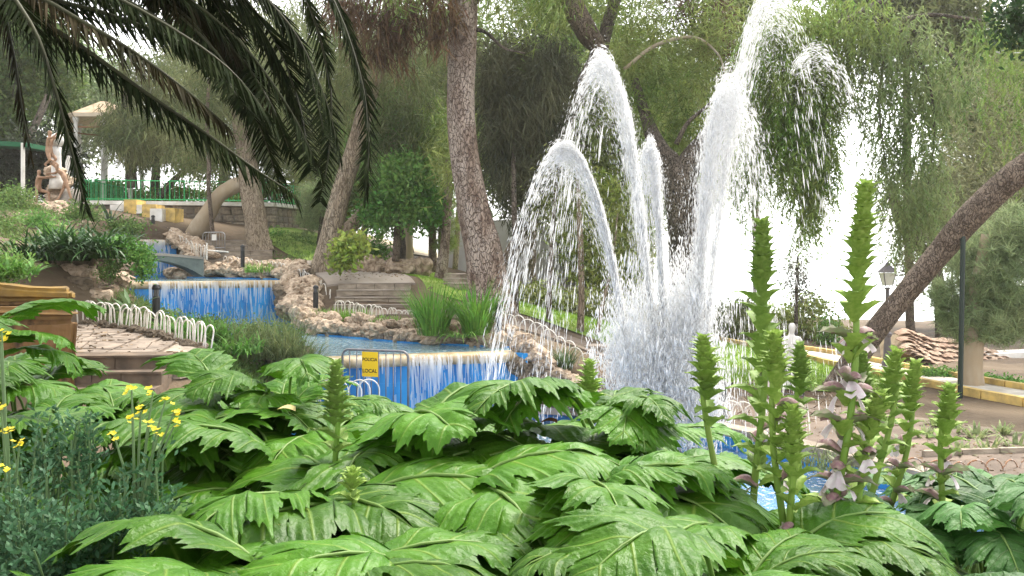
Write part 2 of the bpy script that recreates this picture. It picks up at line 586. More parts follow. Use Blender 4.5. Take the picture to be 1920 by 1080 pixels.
LEFT_PATH = [(-5.1, 13.2), (-4.75, 14.05), (-6.3, 15.5), (-8.0, 16.5), (-9.5, 15.4), (-8.6, 13.2)]
xs = np.concatenate([-60 - np.geomspace(340, 1, 14) + 1, np.arange(-60, -24, 1.5), np.arange(-24, 18, 0.25), np.arange(18, 60, 1.5), 59 + np.geomspace(1, 341, 14)])
ys = np.concatenate([-6 - np.geomspace(200, 1, 10) + 1, np.arange(-6, 46, 0.25), np.arange(46, 80, 1.5), 79 + np.geomspace(1, 900, 18)])
xs, ys = np.unique(xs), np.unique(ys)
GX, GY = np.meshgrid(xs, ys)
GZ = g(GX, GY)
GZ -= 24 * np.clip((GY - 49) / 9, 0, 1) ** 1.2 * np.clip((GX - 1.0 - (GY - 50) * .1) / 5, 0, 1)      # the hill falls away to the sea
GZ += np.where((GY > 4.5), 0.03, 0.015) * np.sin(GX * 2.1 + np.sin(GY * 1.7)) * np.cos(GY * 1.9 + GX * 0.6)
for poly, zb in ((POOL1, -4.1), (POOL2, -2.9), (POOL3, -1.6)):
    GZ = np.where(inpoly(GX, GY, grow(poly, 0.28)), np.minimum(GZ, zb), GZ)
GZ = np.where(inpoly(GX, GY, grow(LEFT_PATH, 0.12)), np.minimum(GZ, g(GX, GY)) - 0.12, GZ)
nx, ny = len(xs), len(ys)
idx = np.arange(nx * ny).reshape(ny, nx)
Q = np.stack([idx[:-1, :-1], idx[:-1, 1:], idx[1:, 1:], idx[1:, :-1]], -1).reshape(-1, 4)
ground = put('ground', arrays_mesh('ground', np.stack([GX, GY, GZ], -1).reshape(-1, 3), Q, M_soil, True), kind='structure')


def sheet(name, poly, m, lift, step=0.25, kind='structure', zf=None, thick=0.0):
    """A patch of the hillside inside a plan polygon, lying a little above the ground."""
    P = np.array([p[:2] for p in poly])
    bm = bmesh.new()
    vs = [bm.verts.new((p[0], p[1], 0)) for p in P]
    bm.faces.new(vs)
    x0, y0 = P.min(0)
    x1, y1 = P.max(0)
    for ax, a, b in ((0, x0, x1), (1, y0, y1)):
        k = math.ceil(a / step) * step
        while k < b:
            co = (k, 0, 0) if ax == 0 else (0, k, 0)
            no = (1, 0, 0) if ax == 0 else (0, 1, 0)
            bmesh.ops.bisect_plane(bm, geom=bm.verts[:] + bm.edges[:] + bm.faces[:], plane_co=co, plane_no=no)
            k += step
    bm.verts.ensure_lookup_table()
    co = np.array([v.co[:] for v in bm.verts])
    z = (zf or g)(co[:, 0], co[:, 1])
    for v, zz in zip(bm.verts, z):
        v.co.z = zz + lift
    if thick:
        bm.normal_update()
        r = bmesh.ops.extrude_face_region(bm, geom=bm.faces[:])
        for e in r['geom']:
            if isinstance(e, bmesh.types.BMVert):
                e.co.z -= thick
        bmesh.ops.recalc_face_normals(bm, faces=bm.faces[:])
    elif (bm.normal_update() or bm.faces.ensure_lookup_table() or bm.faces[0].normal.z < 0):
        bmesh.ops.reverse_faces(bm, faces=bm.faces[:])
    me = bpy.data.meshes.new(name)
    bm.to_mesh(me)
    bm.free()
    me.materials.append(m)
    return put(name, me, kind=kind)


def hits(pp):
    return [tuple(ground_hit(*p)[:2]) for p in pp]


M_sea = water_mat('hazy_sea', (0.3, 0.5, 0.6), rough=0.35, bump=0.4, scale=0.3, clear=0.0)
s_ = MB()
s_.add([(-900, 52, -24.5), (2400, 52, -24.5), (2400, 2600, -24.5), (-900, 2600, -24.5)], [[0, 1, 2, 3]])
put('sea', s_.mesh('sea', M_sea), kind='structure')

# lawns lie on the slope
lawn_centre = [(-4.9, 33.4), (-3.4, 29.8), (-2.6, 27.2), (-0.9, 26.0), (0.8, 25.2), (2.6, 24.2), (4.4, 22.4), (5.4, 20.8), (7.4, 19.9), (9.0, 19.5), (9.2, 22.2), (8.9, 25.2), (8.6, 29.0), (7.2, 32.6), (4, 40), (-2, 38.5), (-4, 34)]
lawn_back = [(-11.2, 38.5), (-7.2, 34.2), (-5.6, 36), (-7, 42), (-10, 47), (-11, 44)]
sheet('lawn', lawn_centre, M_lawn, 0.03, 0.4)
sheet('lawn', lawn_back, M_lawn, 0.05, 0.4)


def blades(poly, n, h, w, name='grass'):
    P = np.array(poly)
    pts = RNG.uniform(P.min(0), P.max(0), (n * 3, 2))
    pts = pts[inpoly(pts[:, 0], pts[:, 1], poly)][:n]
    z = g(pts[:, 0], pts[:, 1]) + 0.045
    B = np.column_stack([pts, z])
    a = RNG.uniform(0, 2 * np.pi, len(B))
    hh = h * RNG.uniform(0.5, 1.3, len(B))
    d = np.column_stack([np.cos(a), np.sin(a), np.zeros(len(B))]) * w
    tip = np.column_stack([RNG.normal(0, 0.4, len(B)) * hh, RNG.normal(0, 0.4, len(B)) * hh, hh])
    V = np.stack([B - d, B + d, B + tip + d * 0.15, B + tip - d * 0.15], 1)
    o = put(name, quads(name, V, M_blade), kind='stuff')
    return tag(o, 'short green blades of grass on the sloping lawn', 'grass', kind='stuff')


blades(lawn_centre, 45000, 0.06, 0.012)

# paths that follow the slope
sheet('path', [(-5.7, 27.35), (-3.0, 27.5), (-3.7, 29.5), (-5.2, 32.5), (-7.0, 35), (-9.6, 34.9), (-11.8, 34.4), (-9.6, 33.9), (-7.2, 31.9), (-6.5, 29.5)], M_path, 0.06, 0.35, thick=0.1)
sheet('path', [(-5.3, 25.6), (-2.9, 26.0), (-1.0, 25.0), (1.2, 23.8), (3.4, 22.5), (2.8, 20.5), (1.6, 20.6), (0.4, 21.4), (-0.8, 22.1), (-2.1, 22.9), (-3.6, 24.2)], M_brown, 0.05, 0.35, thick=0.1)
right_path = [(3.4, 19.6), (2.6, 18.9), (4.6, 15.9), (6.4, 12.6), (6.9, 9.4), (9, 6), (14, 7), (14, 13.5), (9.0, 15.6), (7.2, 17.6), (5.6, 19.2)]
sheet('path', right_path, M_brown, 0.05, 0.35, thick=0.1)
sheet('dry_slope', [(-10.5, 43), (-6, 41), (-3, 46), (-4, 60), (-14, 62), (-10.8, 48)],
      mat('dry_sandy_slope', (0.55, 0.46, 0.33), 0.95, (0.42, 0.34, 0.23), 1.5, bump=0.03, bscale=6), 0.06, 0.8)

# white sunny path with its two ochre kerbs, curving down the right side
PW = [(1.5, 37.5), (5.0, 36.0), (8.0, 33.2), (9.6, 29.0), (9.9, 25.2), (10.2, 22.2), (11.0, 19.4), (13.0, 16.4), (17, 13)]
C_ = spline(PW, 60)
T_ = np.gradient(C_, axis=0)
T_ /= np.linalg.norm(T_, axis=1)[:, None]
Nn = np.column_stack([-T_[:, 1], T_[:, 0]])
pw_poly = [tuple(p) for p in (C_ + Nn * 0.75)] + [tuple(p) for p in (C_ - Nn * 0.75)[::-1]]
M_pale = mat('pale_paving', (0.66, 0.62, 0.55), 0.85, (0.52, 0.47, 0.4), 2.5, bump=0.004)
rp = sheet('path', pw_poly, M_pale, 0.05, 0.5, thick=0.1)
slab = 0
for side in (1, -1):
    kb = thing('kerb', 'ochre painted kerb on the %s side of the pale curving path' % ('far' if side > 0 else 'near'), 'kerb', (C_[30][0], C_[30][1], gz(*C_[30])))
    E = C_ + Nn * side * 0.86
    for k in range(0, 58, 2):
        a, b = E[k], E[k + 2]
        m = MB()
        m_ = (a + b) / 2
        L_ = np.linalg.norm(b - a) - 0.02
        za, zb = gz(*a), gz(*b)
        R = Matrix.Rotation(math.atan2(b[1] - a[1], b[0] - a[0]), 4, 'Z') @ Matrix.Rotation(-math.atan2(zb - za, L_), 4, 'Y')
        m.box((m_[0], m_[1], (za + zb) / 2 + 0.08), (L_, 0.17, 0.2), M=R)
        m.build('kerb_stone', M_yellow, kb)
# ------------------------------------------------------------------ rocks
def rock_variant(i, sub=3):
    bm = bmesh.new()
    bmesh.ops.create_icosphere(bm, subdivisions=sub, radius=1)
    o = Vector((i * 7.3, i * 3.1, i * 1.7))
    for v in bm.verts:
        d = v.co.normalized()
        r = 1 + 0.32 * mnoise.noise(d * 1.3 + o) + 0.22 * mnoise.noise(d * 3.1 + o) - 0.2 * max(0, 0.35 - mnoise.cell(d * 3.0 + o) * 0.35) * (mnoise.noise(d * 5 + o) > 0.05)
        r += 0.10 * mnoise.noise(d * 7 + o)
        v.co = d * r
        v.co.z *= 0.78
    me = bpy.data.meshes.new('rock')
    bm.to_mesh(me)
    bm.free()
    return me


ROCKS = [rock_variant(i) for i in range(9)]
for r_ in ROCKS:
    r_.materials.append(M_rock)
ROCKS_D = [r_.copy() for r_ in ROCKS]
for r_ in ROCKS_D:
    r_.materials.clear()
    r_.materials.append(M_rock_dark)


def rocks_along(parent, pts, n, size, spread=0.15, rise=0.0, dark=False, seed=0):
    """Rocks set along a line of 3D points; rise stacks them upward."""
    R = random.Random(seed)
    P = spline([tuple(p) for p in pts], 80)
    L_ = np.concatenate([[0], np.cumsum(np.linalg.norm(np.diff(P, axis=0), axis=1))])
    for k in range(n):
        t = (k + R.uniform(-.3, .3) + .5) / n * L_[-1]
        p = np.array([np.interp(t, L_, P[:, j]) for j in range(3)])
        s = size * R.uniform(0.65, 1.3)
        p += np.array([R.uniform(-spread, spread), R.uniform(-spread, spread), R.uniform(0, rise) if rise else R.uniform(-.03, .05)])
        put('rock', R.choice(ROCKS_D if dark else ROCKS), parent, True, loc=tuple(p), rot=(R.uniform(-.5, .5), R.uniform(-.5, .5), R.uniform(0, 6.28)),
            scale=(s * R.uniform(.8, 1.35), s * R.uniform(.8, 1.2), s * R.uniform(.7, 1.1)))


# ------------------------------------------------------------------ pools and weirs
def offset_ring(poly, t):
    return grow(poly, t)


def pool(name, label, poly, zw, zb, ztop, wm, skip=()):
    t = thing(name, label, 'pool', (poly[0][0], poly[0][1], zb), 'blue painted pools of the cascade')
    m = MB()
    m.prism(poly if sum(poly[i][0] * poly[(i + 1) % len(poly)][1] - poly[(i + 1) % len(poly)][0] * poly[i][1] for i in range(len(poly))) > 0 else poly[::-1], zb - 0.2, zb)
    m.build('pool_floor', M_blue, t)
    out = offset_ring(poly, 0.3)
    n = len(poly)
    for i in range(n):
        if i in skip:
            continue
        a, b, c, d = poly[i], poly[(i + 1) % n], out[(i + 1) % n], out[i]
        m = MB()
        q = [a, b, c, d]
        area = sum(q[k][0] * q[(k + 1) % 4][1] - q[(k + 1) % 4][0] * q[k][1] for k in range(4))
        m.prism(q if area > 0 else q[::-1], zb - 0.2, ztop)
        m.build('pool_wall', M_blue, t)
    inner = grow(poly, -0.004)
    w = MB()
    w.add([(p[0], p[1], zw) for p in inner], [list(range(n))])
    me = w.mesh('water', wm)
    if me.polygons[0].normal.z < 0:
        me.flip_normals()
    wo = put('water', me)
    wo['kind'] = 'structure'
    return t


pool1 = pool('pool', 'lowest blue pool in which the fountain jets stand', POOL1, -3.36, -3.7, -3.16, M_waterlow, skip=(0,))
pool2 = pool('pool', 'middle blue pool between the two wide waterfalls', POOL2, -1.985, -2.5, -1.95, M_water, skip=(0, 5))
pool3 = pool('pool', 'upper blue pool under the small arched bridge', POOL3, -0.64, -1.2, -0.6, M_water, skip=(0, 6))


def weir(a, b, drop, label, seed, clusters, nstr, ext=0.3):
    """Wall, rounded coping and the water falling over it. a, b: ends of the lip."""
    R = np.random.default_rng(seed)
    d = (b - a); L_ = d.length; d.normalize()
    out = Vector((d.y, -d.x, 0))
    t = thing('weir', label, 'weir wall', (a + b) / 2 + Vector((0, 0, -drop)), 'painted weir walls of the cascade')
    ang = math.atan2(d.y, d.x)
    c = (a + b) / 2
    m = MB()
    m.box(c - out * 0.16 + Vector((0, 0, -drop / 2 - 0.16)), (L_ + ext, 0.3, drop + 0.0), rz=ang)
    m.build('blue_wall', M_blue, t)
    prof = [(-0.36, -0.16), (-0.36, 0.0), (0.0, 0.0), (0.06, -0.02), (0.1, -0.07), (0.105, -0.13), (0.07, -0.2), (0.0, -0.225), (-0.1, -0.225)]
    V, Fc = [], []
    ns = 40
    for i in range(ns + 1):
        p = a + d * (L_ + ext) * (i / ns) - d * ext / 2
        wob = 0.012 * mnoise.noise(Vector((i * 0.31 + seed, 0, 0)))
        for (o_, z) in prof:
            V.append(p + out * (o_ + wob) + Vector((0, 0, z + wob * 0.6)))
    k = len(prof)
    for i in range(ns):
        for j in range(k):
            Fc.append([i * k + j, i * k + (j + 1) % k, (i + 1) * k + (j + 1) % k, (i + 1) * k + j])
    m = MB()
    m.add(V, Fc)
    m.build('coping', M_coping, t, smooth=True)
    # thin film and strands of falling water
    quad = []
    for i in range(nstr):
        cl = clusters[R.choice(len(clusters), p=np.array([q[2] for q in clusters]) / sum(q[2] for q in clusters))]
        u = R.uniform(cl[0], cl[1])
        w = abs(R.normal(0, 0.011)) + 0.004
        z0 = R.uniform(-0.03, 0.0) if R.random() < 0.34 else -R.uniform(0, drop * 0.85)
        ln = R.uniform(0.15, 0.75) * (1 if z0 > -0.1 else 0.8)
        z1 = max(z0 - ln, -drop + 0.02)
        v = R.uniform(0.10, 0.24)
        drift = R.normal(0, 0.02)
        segs = 5
        pts = []
        for s in range(segs + 1):
            z = z0 + (z1 - z0) * s / segs
            o_ = 0.11 + v * math.sqrt(max(0, -z)) * 0.75 if z < -0.02 else 0.02 + 0.09 * (-z / 0.02)
            pts.append(a + d * (u * L_ + drift * s / segs) + out * o_ + Vector((0, 0, z + 0.012)))
        for s in range(segs):
            w0, w1 = w * (1 - 0.5 * abs(2 * s / segs - 1)), w * (1 - 0.5 * abs(2 * (s + 1) / segs - 1))
            quad.append([pts[s] - d * w0, pts[s] + d * w0, pts[s + 1] + d * w1, pts[s + 1] - d * w1])
    o = put('waterfall', quads('waterfall', np.array(quad), M_foam))
    tag(o, label.replace('weir wall', 'sheet of falling water').replace('with', 'with'), 'waterfall', 'sheets of water over the weirs')
    return t, o


w2, f2 = weir(LIP2[0], LIP2[1], 1.38, 'lower blue weir wall with tan coping behind the yellow sign barrier', 3, [(0.46, 0.62, 3.2), (0.62, 0.84, 1.6), (0.84, 0.9, 1.2), (0.2, 0.46, 0.6), (0.9, 0.99, .25)], 340)
w1, f1 = weir(LIP1[0], LIP1[1], 1.36, 'upper blue weir wall with tan coping left of the rock pile', 5, [(0.1, 0.3, 1.6), (0.3, 0.99, 3)], 420)
w3, f3 = weir(LIP3[0], LIP3[1], 1.5, 'topmost small blue weir wall behind the arched bridge', 8, [(0.05, 0.95, 1)], 420)
f2['label'] = 'lower sheet of white water falling beside the yellow sign barrier'
f1['label'] = 'upper wide curtain of white water falling behind the strap-leaved plants'
f3['label'] = 'topmost thin sheet of water falling beyond the arched bridge'

# ------------------------------------------------------------------ rock edgings
rk = thing('rock_edging', 'row of porous tan rocks along the far side of the middle pool', 'rock edging', (-2.6, 21.5, -1.95), 'rock edgings of the pools')
edge2 = [(-6.0, 25.0, -1.72), (-5.2, 23.95, -1.75), (-3.8, 22.8, -1.76), (-2.6, 21.7, -1.8), (-1.2, 20.95, -1.82), (-0.1, 20.4, -1.84)]
rocks_along(rk, edge2, 30, 0.2, 0.07, seed=1)
rocks_along(rk, [(x + .12, y + .28, z + .2) for x, y, z in edge2], 30, 0.18, 0.1, seed=2)
rocks_along(rk, [(x - .02, y + .1, z - .14) for x, y, z in edge2], 34, 0.16, 0.05, seed=22)
rk = thing('rock_pile', 'tall pile of porous rocks at the right end of the lower waterfall', 'rock pile', (0.3, 19.0, -3.2))
rocks_along(rk, [(0.2, 19.15, -1.72), (0.5, 19.0, -1.95), (0.75, 18.8, -2.2)], 12, 0.24, 0.1, seed=3)
rocks_along(rk, [(0.14, 19.02, -2.1), (0.34, 18.85, -2.55), (0.4, 18.7, -3.05)], 14, 0.24, 0.1, dark=True, seed=4)
rocks_along(rk, [(0.5, 18.9, -2.4), (0.95, 18.75, -2.75), (1.3, 18.6, -3.1)], 16, 0.26, 0.15, dark=True, seed=5)
rocks_along(rk, [(0.8, 18.95, -2.35), (1.4, 18.9, -2.7), (2.1, 18.7, -2.98)], 12, 0.22, 0.12, seed=6)
rk = thing('rock_pile', 'leaning pile of brown rocks at the right end of the upper waterfall', 'rock pile', (-7, 28.0, -1.9))
rocks_along(rk, [(-7.15, 28.7, -0.5), (-6.9, 28.2, -0.75), (-6.6, 27.4, -1.1), (-6.4, 26.6, -1.4)], 20, 0.3, 0.18, seed=7)
rocks_along(rk, [(-7.2, 28.2, -0.9), (-6.95, 27.6, -1.3), (-6.75, 26.9, -1.7)], 16, 0.28, 0.15, dark=True, seed=8)
rocks_along(rk, [(-6.5, 28.1, -0.6), (-6.1, 27.0, -1.0), (-5.9, 25.8, -1.35), (-5.6, 24.8, -1.6)], 22, 0.26, 0.2, seed=9)
rk = thing('rock_edging', 'long bank of sunlit rocks along the far side of the upper pool', 'rock edging', (-9.8, 32.4, -0.6), 'rock edgings of the pools')
edge3 = [(-7.4, 29.6, -0.5), (-7.8, 30.9, -0.45), (-9.0, 32.0, -0.4), (-10.0, 32.7, -0.4), (-11.4, 33.6, -0.4)]
rocks_along(rk, edge3, 24, 0.26, 0.1, seed=10)
rocks_along(rk, [(x + .2, y + .35, z + .24) for x, y, z in edge3], 24, 0.27, 0.15, seed=12)
rk = thing('rock_edging', 'rocks climbing beside the topmost fall behind the bridge', 'rock edging', (-13.4, 35, 0.3), 'rock edgings of the pools')
rocks_along(rk, [(-11.9, 34.2, -0.2), (-12.4, 34.6, 0.2), (-13.2, 35.4, 0.65), (-13.9, 36.6, 1.05), (-14.6, 37.2, 1.25)], 30, 0.25, 0.16, seed=14)
rocks_along(rk, [(-11.5, 34.6, 0.15), (-12.3, 35.2, 0.5), (-13.4, 36.4, 1.0)], 18, 0.22, 0.2, seed=15)
rocks_along(rk, [(-11.9, 31.8, -0.55), (-12.3, 32.5, -0.5), (-12.9, 33.4, -0.4)], 10, 0.26, 0.12, seed=16)
rk = thing('rock_edging', 'mossy rocks half hidden by reeds left of the middle pool', 'rock edging', (-6.3, 19.3, -1.9), 'rock edgings of the pools')
rocks_along(rk, [(-4.25, 17.75, -1.95), (-5.2, 18.6, -1.85), (-6.5, 19.5, -1.75), (-8.6, 21.6, -1.6), (-10, 23.6, -1.3)], 30, 0.24, 0.15, dark=True, seed=17)
rk = thing('rock_wall', 'rough brown rock bank under the dark strap-leaved plants at left', 'rock bank', (-8.9, 17.4, -1.1))
for j, (zz, yy) in enumerate(((-1.0, 17.25), (-0.75, 17.4), (-0.5, 17.6), (-0.22, 17.85), (0.02, 18.1))):
    rocks_along(rk, [(-10.6, yy - .7, zz + .02), (-9.2, yy, zz), (-8.5, yy + .2, zz - 0.05), (-8.35, yy + 1.0, zz - .2)], 19, 0.25, 0.1, dark=(j % 2 == 0), seed=30 + j)
rk = thing('rock_edging', 'pale rocks scattered on the bank below the climbing figures', 'rock edging', (-17, 33, 1.6), 'rock edgings of the pools')
rocks_along(rk, [(-19.5, 34.5, 2.0), (-18.2, 34.6, 2.1), (-17.2, 34, 1.9), (-16.3, 33, 1.6), (-15.4, 32.0, 1.2)], 22, 0.34, 0.3, seed=40)
rocks_along(rk, [(-20, 31.5, 1.7), (-18, 31.0, 1.6), (-16, 30, 1.3)], 14, 0.3, 0.4, seed=41)
# pale stone kerb on the wall of the lowest pool
rk = thing('rock_edging', 'dark rocks facing the bank at the left end of the lower weir', 'rock edging', (-4.6, 17.2, -2.4), 'rock edgings of the pools')
for zz in (-1.95, -2.2, -2.5):
    rocks_along(rk, [(-3.9, 17.25, zz), (-4.6, 17.5, zz), (-5.4, 18.2, zz + .1), (-6.4, 19.0, zz + .2)], 10, 0.24, 0.12, dark=True, seed=int(80 - zz * 10))
kb = thing('pool_kerb', 'pale stone kerb of the lowest pool below the lower waterfall', 'kerb', (1.0, 18.9, -3.2))
a, b = Vector((0.2, 18.8, 0)), Vector((2.2, 18.25, 0))
for i in range(4):
    p, q = a.lerp(b, i / 4), a.lerp(b, (i + 1) / 4)
    m = MB()
    m.box(((p + q) / 2) + Vector((0, 0, -3.12)), ((q - p).length - .015, 0.34, 0.14), rz=math.atan2(q.y - p.y, q.x - p.x))
    m.build('kerb_stone', M_path, kb)
kb = thing('pool_kerb', 'grey stone kerb around the right end of the lowest pool', 'kerb', (4.3, 15.4, -3.2))
RK = [(2.45, 18.45), (4.3, 15.7), (6.1, 12.5), (6.6, 9.2)]
for i in range(3):
    a, b = Vector((*RK[i], 0)), Vector((*RK[i + 1], 0))
    n = max(3, int((b - a).length / 0.7))
    for k in range(n):
        p, q = a.lerp(b, k / n), a.lerp(b, (k + 1) / n)
        m = MB()
        m.box(((p + q) / 2) + Vector((0.0, 0, -3.08)), ((q - p).length - .015, 0.36, 0.16), rz=math.atan2(q.y - p.y, q.x - p.x))
        m.build('kerb_stone', M_step, kb)

# ------------------------------------------------------------------ arched bridge
br = thing('footbridge', 'small grey arched footbridge over the upper pool', 'bridge', (-11.0, 31.6, -0.6))
m = MB()
e0, e1 = Vector((-14.3, 29.6, 0)), Vector((-11.05, 31.8, 0))
dd = (e1 - e0).normalized(); wd_ = Vector((-dd.y, dd.x, 0))
n = 20
V, Fc = [], []
for i in range(n + 1):
    t = i / n
    p = e0.lerp(e1, t)
    top = 0.16 + 0.1 * math.sin(math.pi * t) - 0.10 * t
    bot = -0.55 + 0.62 * math.sin(math.pi * min(1, max(0, t * 1.02))) ** 0.7
    for w_ in (0, 1.3):
        V += [p + wd_ * w_ + Vector((0, 0, min(bot, top - 0.12))), p + wd_ * w_ + Vector((0, 0, top))]
for i in range(n):
    a = i * 4
    Fc += [[a, a + 4, a + 5, a + 1], [a + 2, a + 3, a + 7, a + 6], [a + 1, a + 5, a + 7, a + 3], [a, a + 2, a + 6, a + 4]]
m.add(V, Fc + [[0, 1, 3, 2], [n * 4, n * 4 + 2, n * 4 + 3, n * 4 + 1]])
m.build('arch', mat('grey_green_concrete', (0.2, 0.22, 0.2), 0.85, (0.13, 0.15, 0.14), 3, bump=0.01), br)
m = MB()
V, Fc = [], []
for i in range(n + 1):
    t = i / n
    p = e0.lerp(e1, t)
    top = 0.163 + 0.1 * math.sin(math.pi * t) - 0.10 * t
    V += [p - wd_ * .05 + Vector((0, 0, top)), p + wd_ * 1.35 + Vector((0, 0, top)), p + wd_ * 1.35 + Vector((0, 0, top + .09)), p - wd_ * .05 + Vector((0, 0, top + .09))]
for i in range(n):
    a = i * 4
    for k in range(4):
        Fc.append([a + k, a + (k + 1) % 4, a + 4 + (k + 1) % 4, a + 4 + k])
m.add(V, Fc + [[0, 1, 2, 3], [n * 4 + 3, n * 4 + 2, n * 4 + 1, n * 4]])
m.build('deck', M_path, br)


# ------------------------------------------------------------------ stairs of stone blocks
def stairs(label, a, b, n, z0, rise, tread, back, blocks, m=M_step):
    """Steps whose lowest front edge runs a to b; going back along 'back'."""
    a, b, back = Vector((*a, 0)), Vector((*b, 0)), Vector((*back, 0)).normalized()
    t = thing('stone_stairs', label, 'stairs', ((a.x + b.x) / 2, (a.y + b.y) / 2, z0))
    ang = math.atan2(b.y - a.y, b.x - a.x)
    for i in range(n):
        k = blocks + (i % 2)
        cuts = [0] + sorted((j + random.uniform(-.15, .15)) / k for j in range(1, k)) + [1]
        for j in range(k):
            p, q = a.lerp(b, cuts[j]), a.lerp(b, cuts[j + 1])
            c = (p + q) / 2 + back * (tread * i + tread * 0.75)
            mb = MB()
            mb.box((c.x + random.uniform(-.004, .004), c.y, z0 + rise * (i + 0.5) - 0.06 + random.uniform(-.004, .004)), ((q - p).length - 0.012, tread * 1.5, rise + 0.12), rz=ang)
            mb.build('step_block', m, t)
            if j < 40:
                mb = MB()
                mb.box((c.x - back.x * .02, c.y - back.y * 0.02, z0 + rise * (i + 1) + 0.012), ((q - p).length - 0.008, tread * 1.5 + 0.04, 0.03), rz=ang)
                mb.build('tread_slab', M_path if m is M_step else m, t)
    return t


stairs('flight of stone steps up to the landing beside the leaning trunk', (-5.25, 26.0), (-3.05, 26.15), 4, -1.5, 0.205, 0.34, (-0.05, 1), 3)
stairs('upper flight of pale steps below the rubble wall', (-12.2, 34.4), (-9.5, 35.2), 5, -0.2, 0.21, 0.45, (-0.28, 1), 3)
stairs('steps descending from the flagged landing to the pool at left', (-6.7, 12.52), (-5.1, 12.67), 3, -2.05, 0.205, 0.34, (-0.09, 1), 2, mat('dark_brown_step', (0.2, 0.145, 0.1), 0.9, (0.1, 0.075, 0.055), 4, bump=0.01))
stairs('low steps behind the fountain spray beside the hoop edging', (1.4, 20.6), (3.6, 19.6), 4, -2.85, 0.19, 0.4, (0.35, 1), 4)
stairs('three little steps between the far trunks on the lawn', hits([(842, 545)])[0], hits([(872, 545)])[0], 3, -0.85, 0.14, 0.5, (0, 1), 1)

# flagged landing at left, each flag a stone of its own
lp = put('landing', None)
bpy.data.objects.remove(lp)
m = MB()
LPO = [(-5.1, 13.62), (-4.8, 14.1), (-6.3, 15.5), (-8.0, 16.5), (-9.5, 15.4), (-8.6, 13.3)]
zL = lambda x, y: -1.43 + (y - 13.6) * 0.105
bpy_land = sheet('landing', LPO, M_step, -0.03, 0.5, zf=lambda x, y: -1.43 + (np.asarray(y) - 13.6) * 0.105, thick=0.35)
R_ = random.Random(4)
cells = {}
gx0, gy0, st = -9.6, 13.3, 0.46
jit = lambda i, j: (gx0 + i * st + random.Random(i * 91 + j * 17).uniform(-.16, .16), gy0 + j * st * 0.9 + random.Random(i * 31 + j * 57 + 5).uniform(-.15, .15))
for i in range(12):
    for j in range(8):
        qd = [jit(i, j), jit(i + 1, j), jit(i + 1, j + 1), jit(i, j + 1)]
        c = np.mean(qd, axis=0)
        if not inpoly(np.array([q[0] for q in qd]), np.array([q[1] for q in qd]), LPO).all():
            continue
        qd = [tuple(c + (np.array(q) - c) * 0.93) for q in qd]
        mb = MB()
        h = R_.uniform(0, 0.012)
        mb.add([(x, y, zL(x, y) - 0.05) for x, y in qd] + [(x, y, zL(x, y) + h) for x, y in qd], [[3, 2, 1, 0], [4, 5, 6, 7], [0, 1, 5, 4], [1, 2, 6, 5], [2, 3, 7, 6], [3, 0, 4, 7]])
        mb.build('flagstone', M_paving, bpy_land, world=False)

# stained yellow wall ends at the far left
yw = thing('stair_wall', 'stained ochre stepped wall end at the left of the landing', 'wall', (-7.6, 12.9, -1.9))
M_stain = mat('ochre_wall_stained_dark', (0.17, 0.095, 0.028), 0.9, (0.03, 0.02, 0.013), 2.2, stretch=(1.6, 1.6, 0.7), contrast=(0.4, 0.6), bump=0.008, bscale=14, col3=(0.2, 0.11, 0.045), scale3=6)
def capblock(x0, x1, y0, y1, z0, z1, name, m, tilt=0.0):
    bm = bmesh.new()
    bmesh.ops.create_cube(bm, size=1)
    for v in bm.verts:
        yq = y0 + (v.co.y + .5) * (y1 - y0)
        v.co = Vector((x0 + (v.co.x + .5) * (x1 * yq / 12.72 * 1.01 - x0), yq, z0 + (v.co.z + .5) * (z1 - z0) + (v.co.x) * tilt * (v.co.z > 0)))
    bmesh.ops.bevel(bm, geom=bm.edges[:], offset=0.075 if z1 - z0 > .12 else .03, segments=3, affect='EDGES')
    bmesh.ops.subdivide_edges(bm, edges=[e for e in bm.edges if e.calc_length() > .2], cuts=9, use_grid_fill=True)
    for v in bm.verts:
        v.co += Vector((mnoise.noise(v.co * 3), mnoise.noise(v.co * 3 + Vector((9, 0, 0))), mnoise.noise(v.co * 2.3 + Vector((0, 7, 0))))) * .05
    me = bpy.data.meshes.new(name)
    bm.to_mesh(me); bm.free()
    me.materials.append(m)
    put(name, me, yw, True)
capblock(-9.6, -6.2, 12.75, 13.35, -2.1, -0.84, 'wall_base', M_stain)
capblock(-9.6, -6.19, 12.72, 13.4, -0.84, -0.68, 'lower_cap', mat('worn_tan_cap', (0.26, 0.15, 0.05), 0.85, (0.13, 0.08, 0.04), 3, bump=0.01))
capblock(-9.6, -6.24, 13.05, 13.7, -0.68, -0.6, 'recess', M_stain)
capblock(-9.6, -6.22, 12.98, 13.75, -0.6, -0.32, 'upper_cap', mat('ochre_cap', (0.3, 0.18, 0.035), 0.85, (0.15, 0.095, 0.03), 3, bump=0.006), -0.16)


# ------------------------------------------------------------------ hoop edging
def hoop_mesh(w, h, r, m, n=10):
    r0 = w / 2
    pts = [Vector((-r0, 0, -0.08)), Vector((-r0, 0, (h - r0) * .5))]
    for k in range(n + 1):
        t = math.pi * (1 - k / n)
        pts.append(Vector((r0 * math.cos(t), 0, h - r0 + r0 * math.sin(t))))
    pts += [Vector((r0, 0, (h - r0) * .5)), Vector((r0, 0, -0.08))]
    return MB().tube(pts, r, 6).mesh('hoop', m, True)


H_white, H_wide, H_rust = hoop_mesh(0.25, 0.41, 0.0125, M_hoop), hoop_mesh(0.42, 0.44, 0.013, M_hoop), hoop_mesh(0.4, 0.34, 0.012, M_hoop_rust)


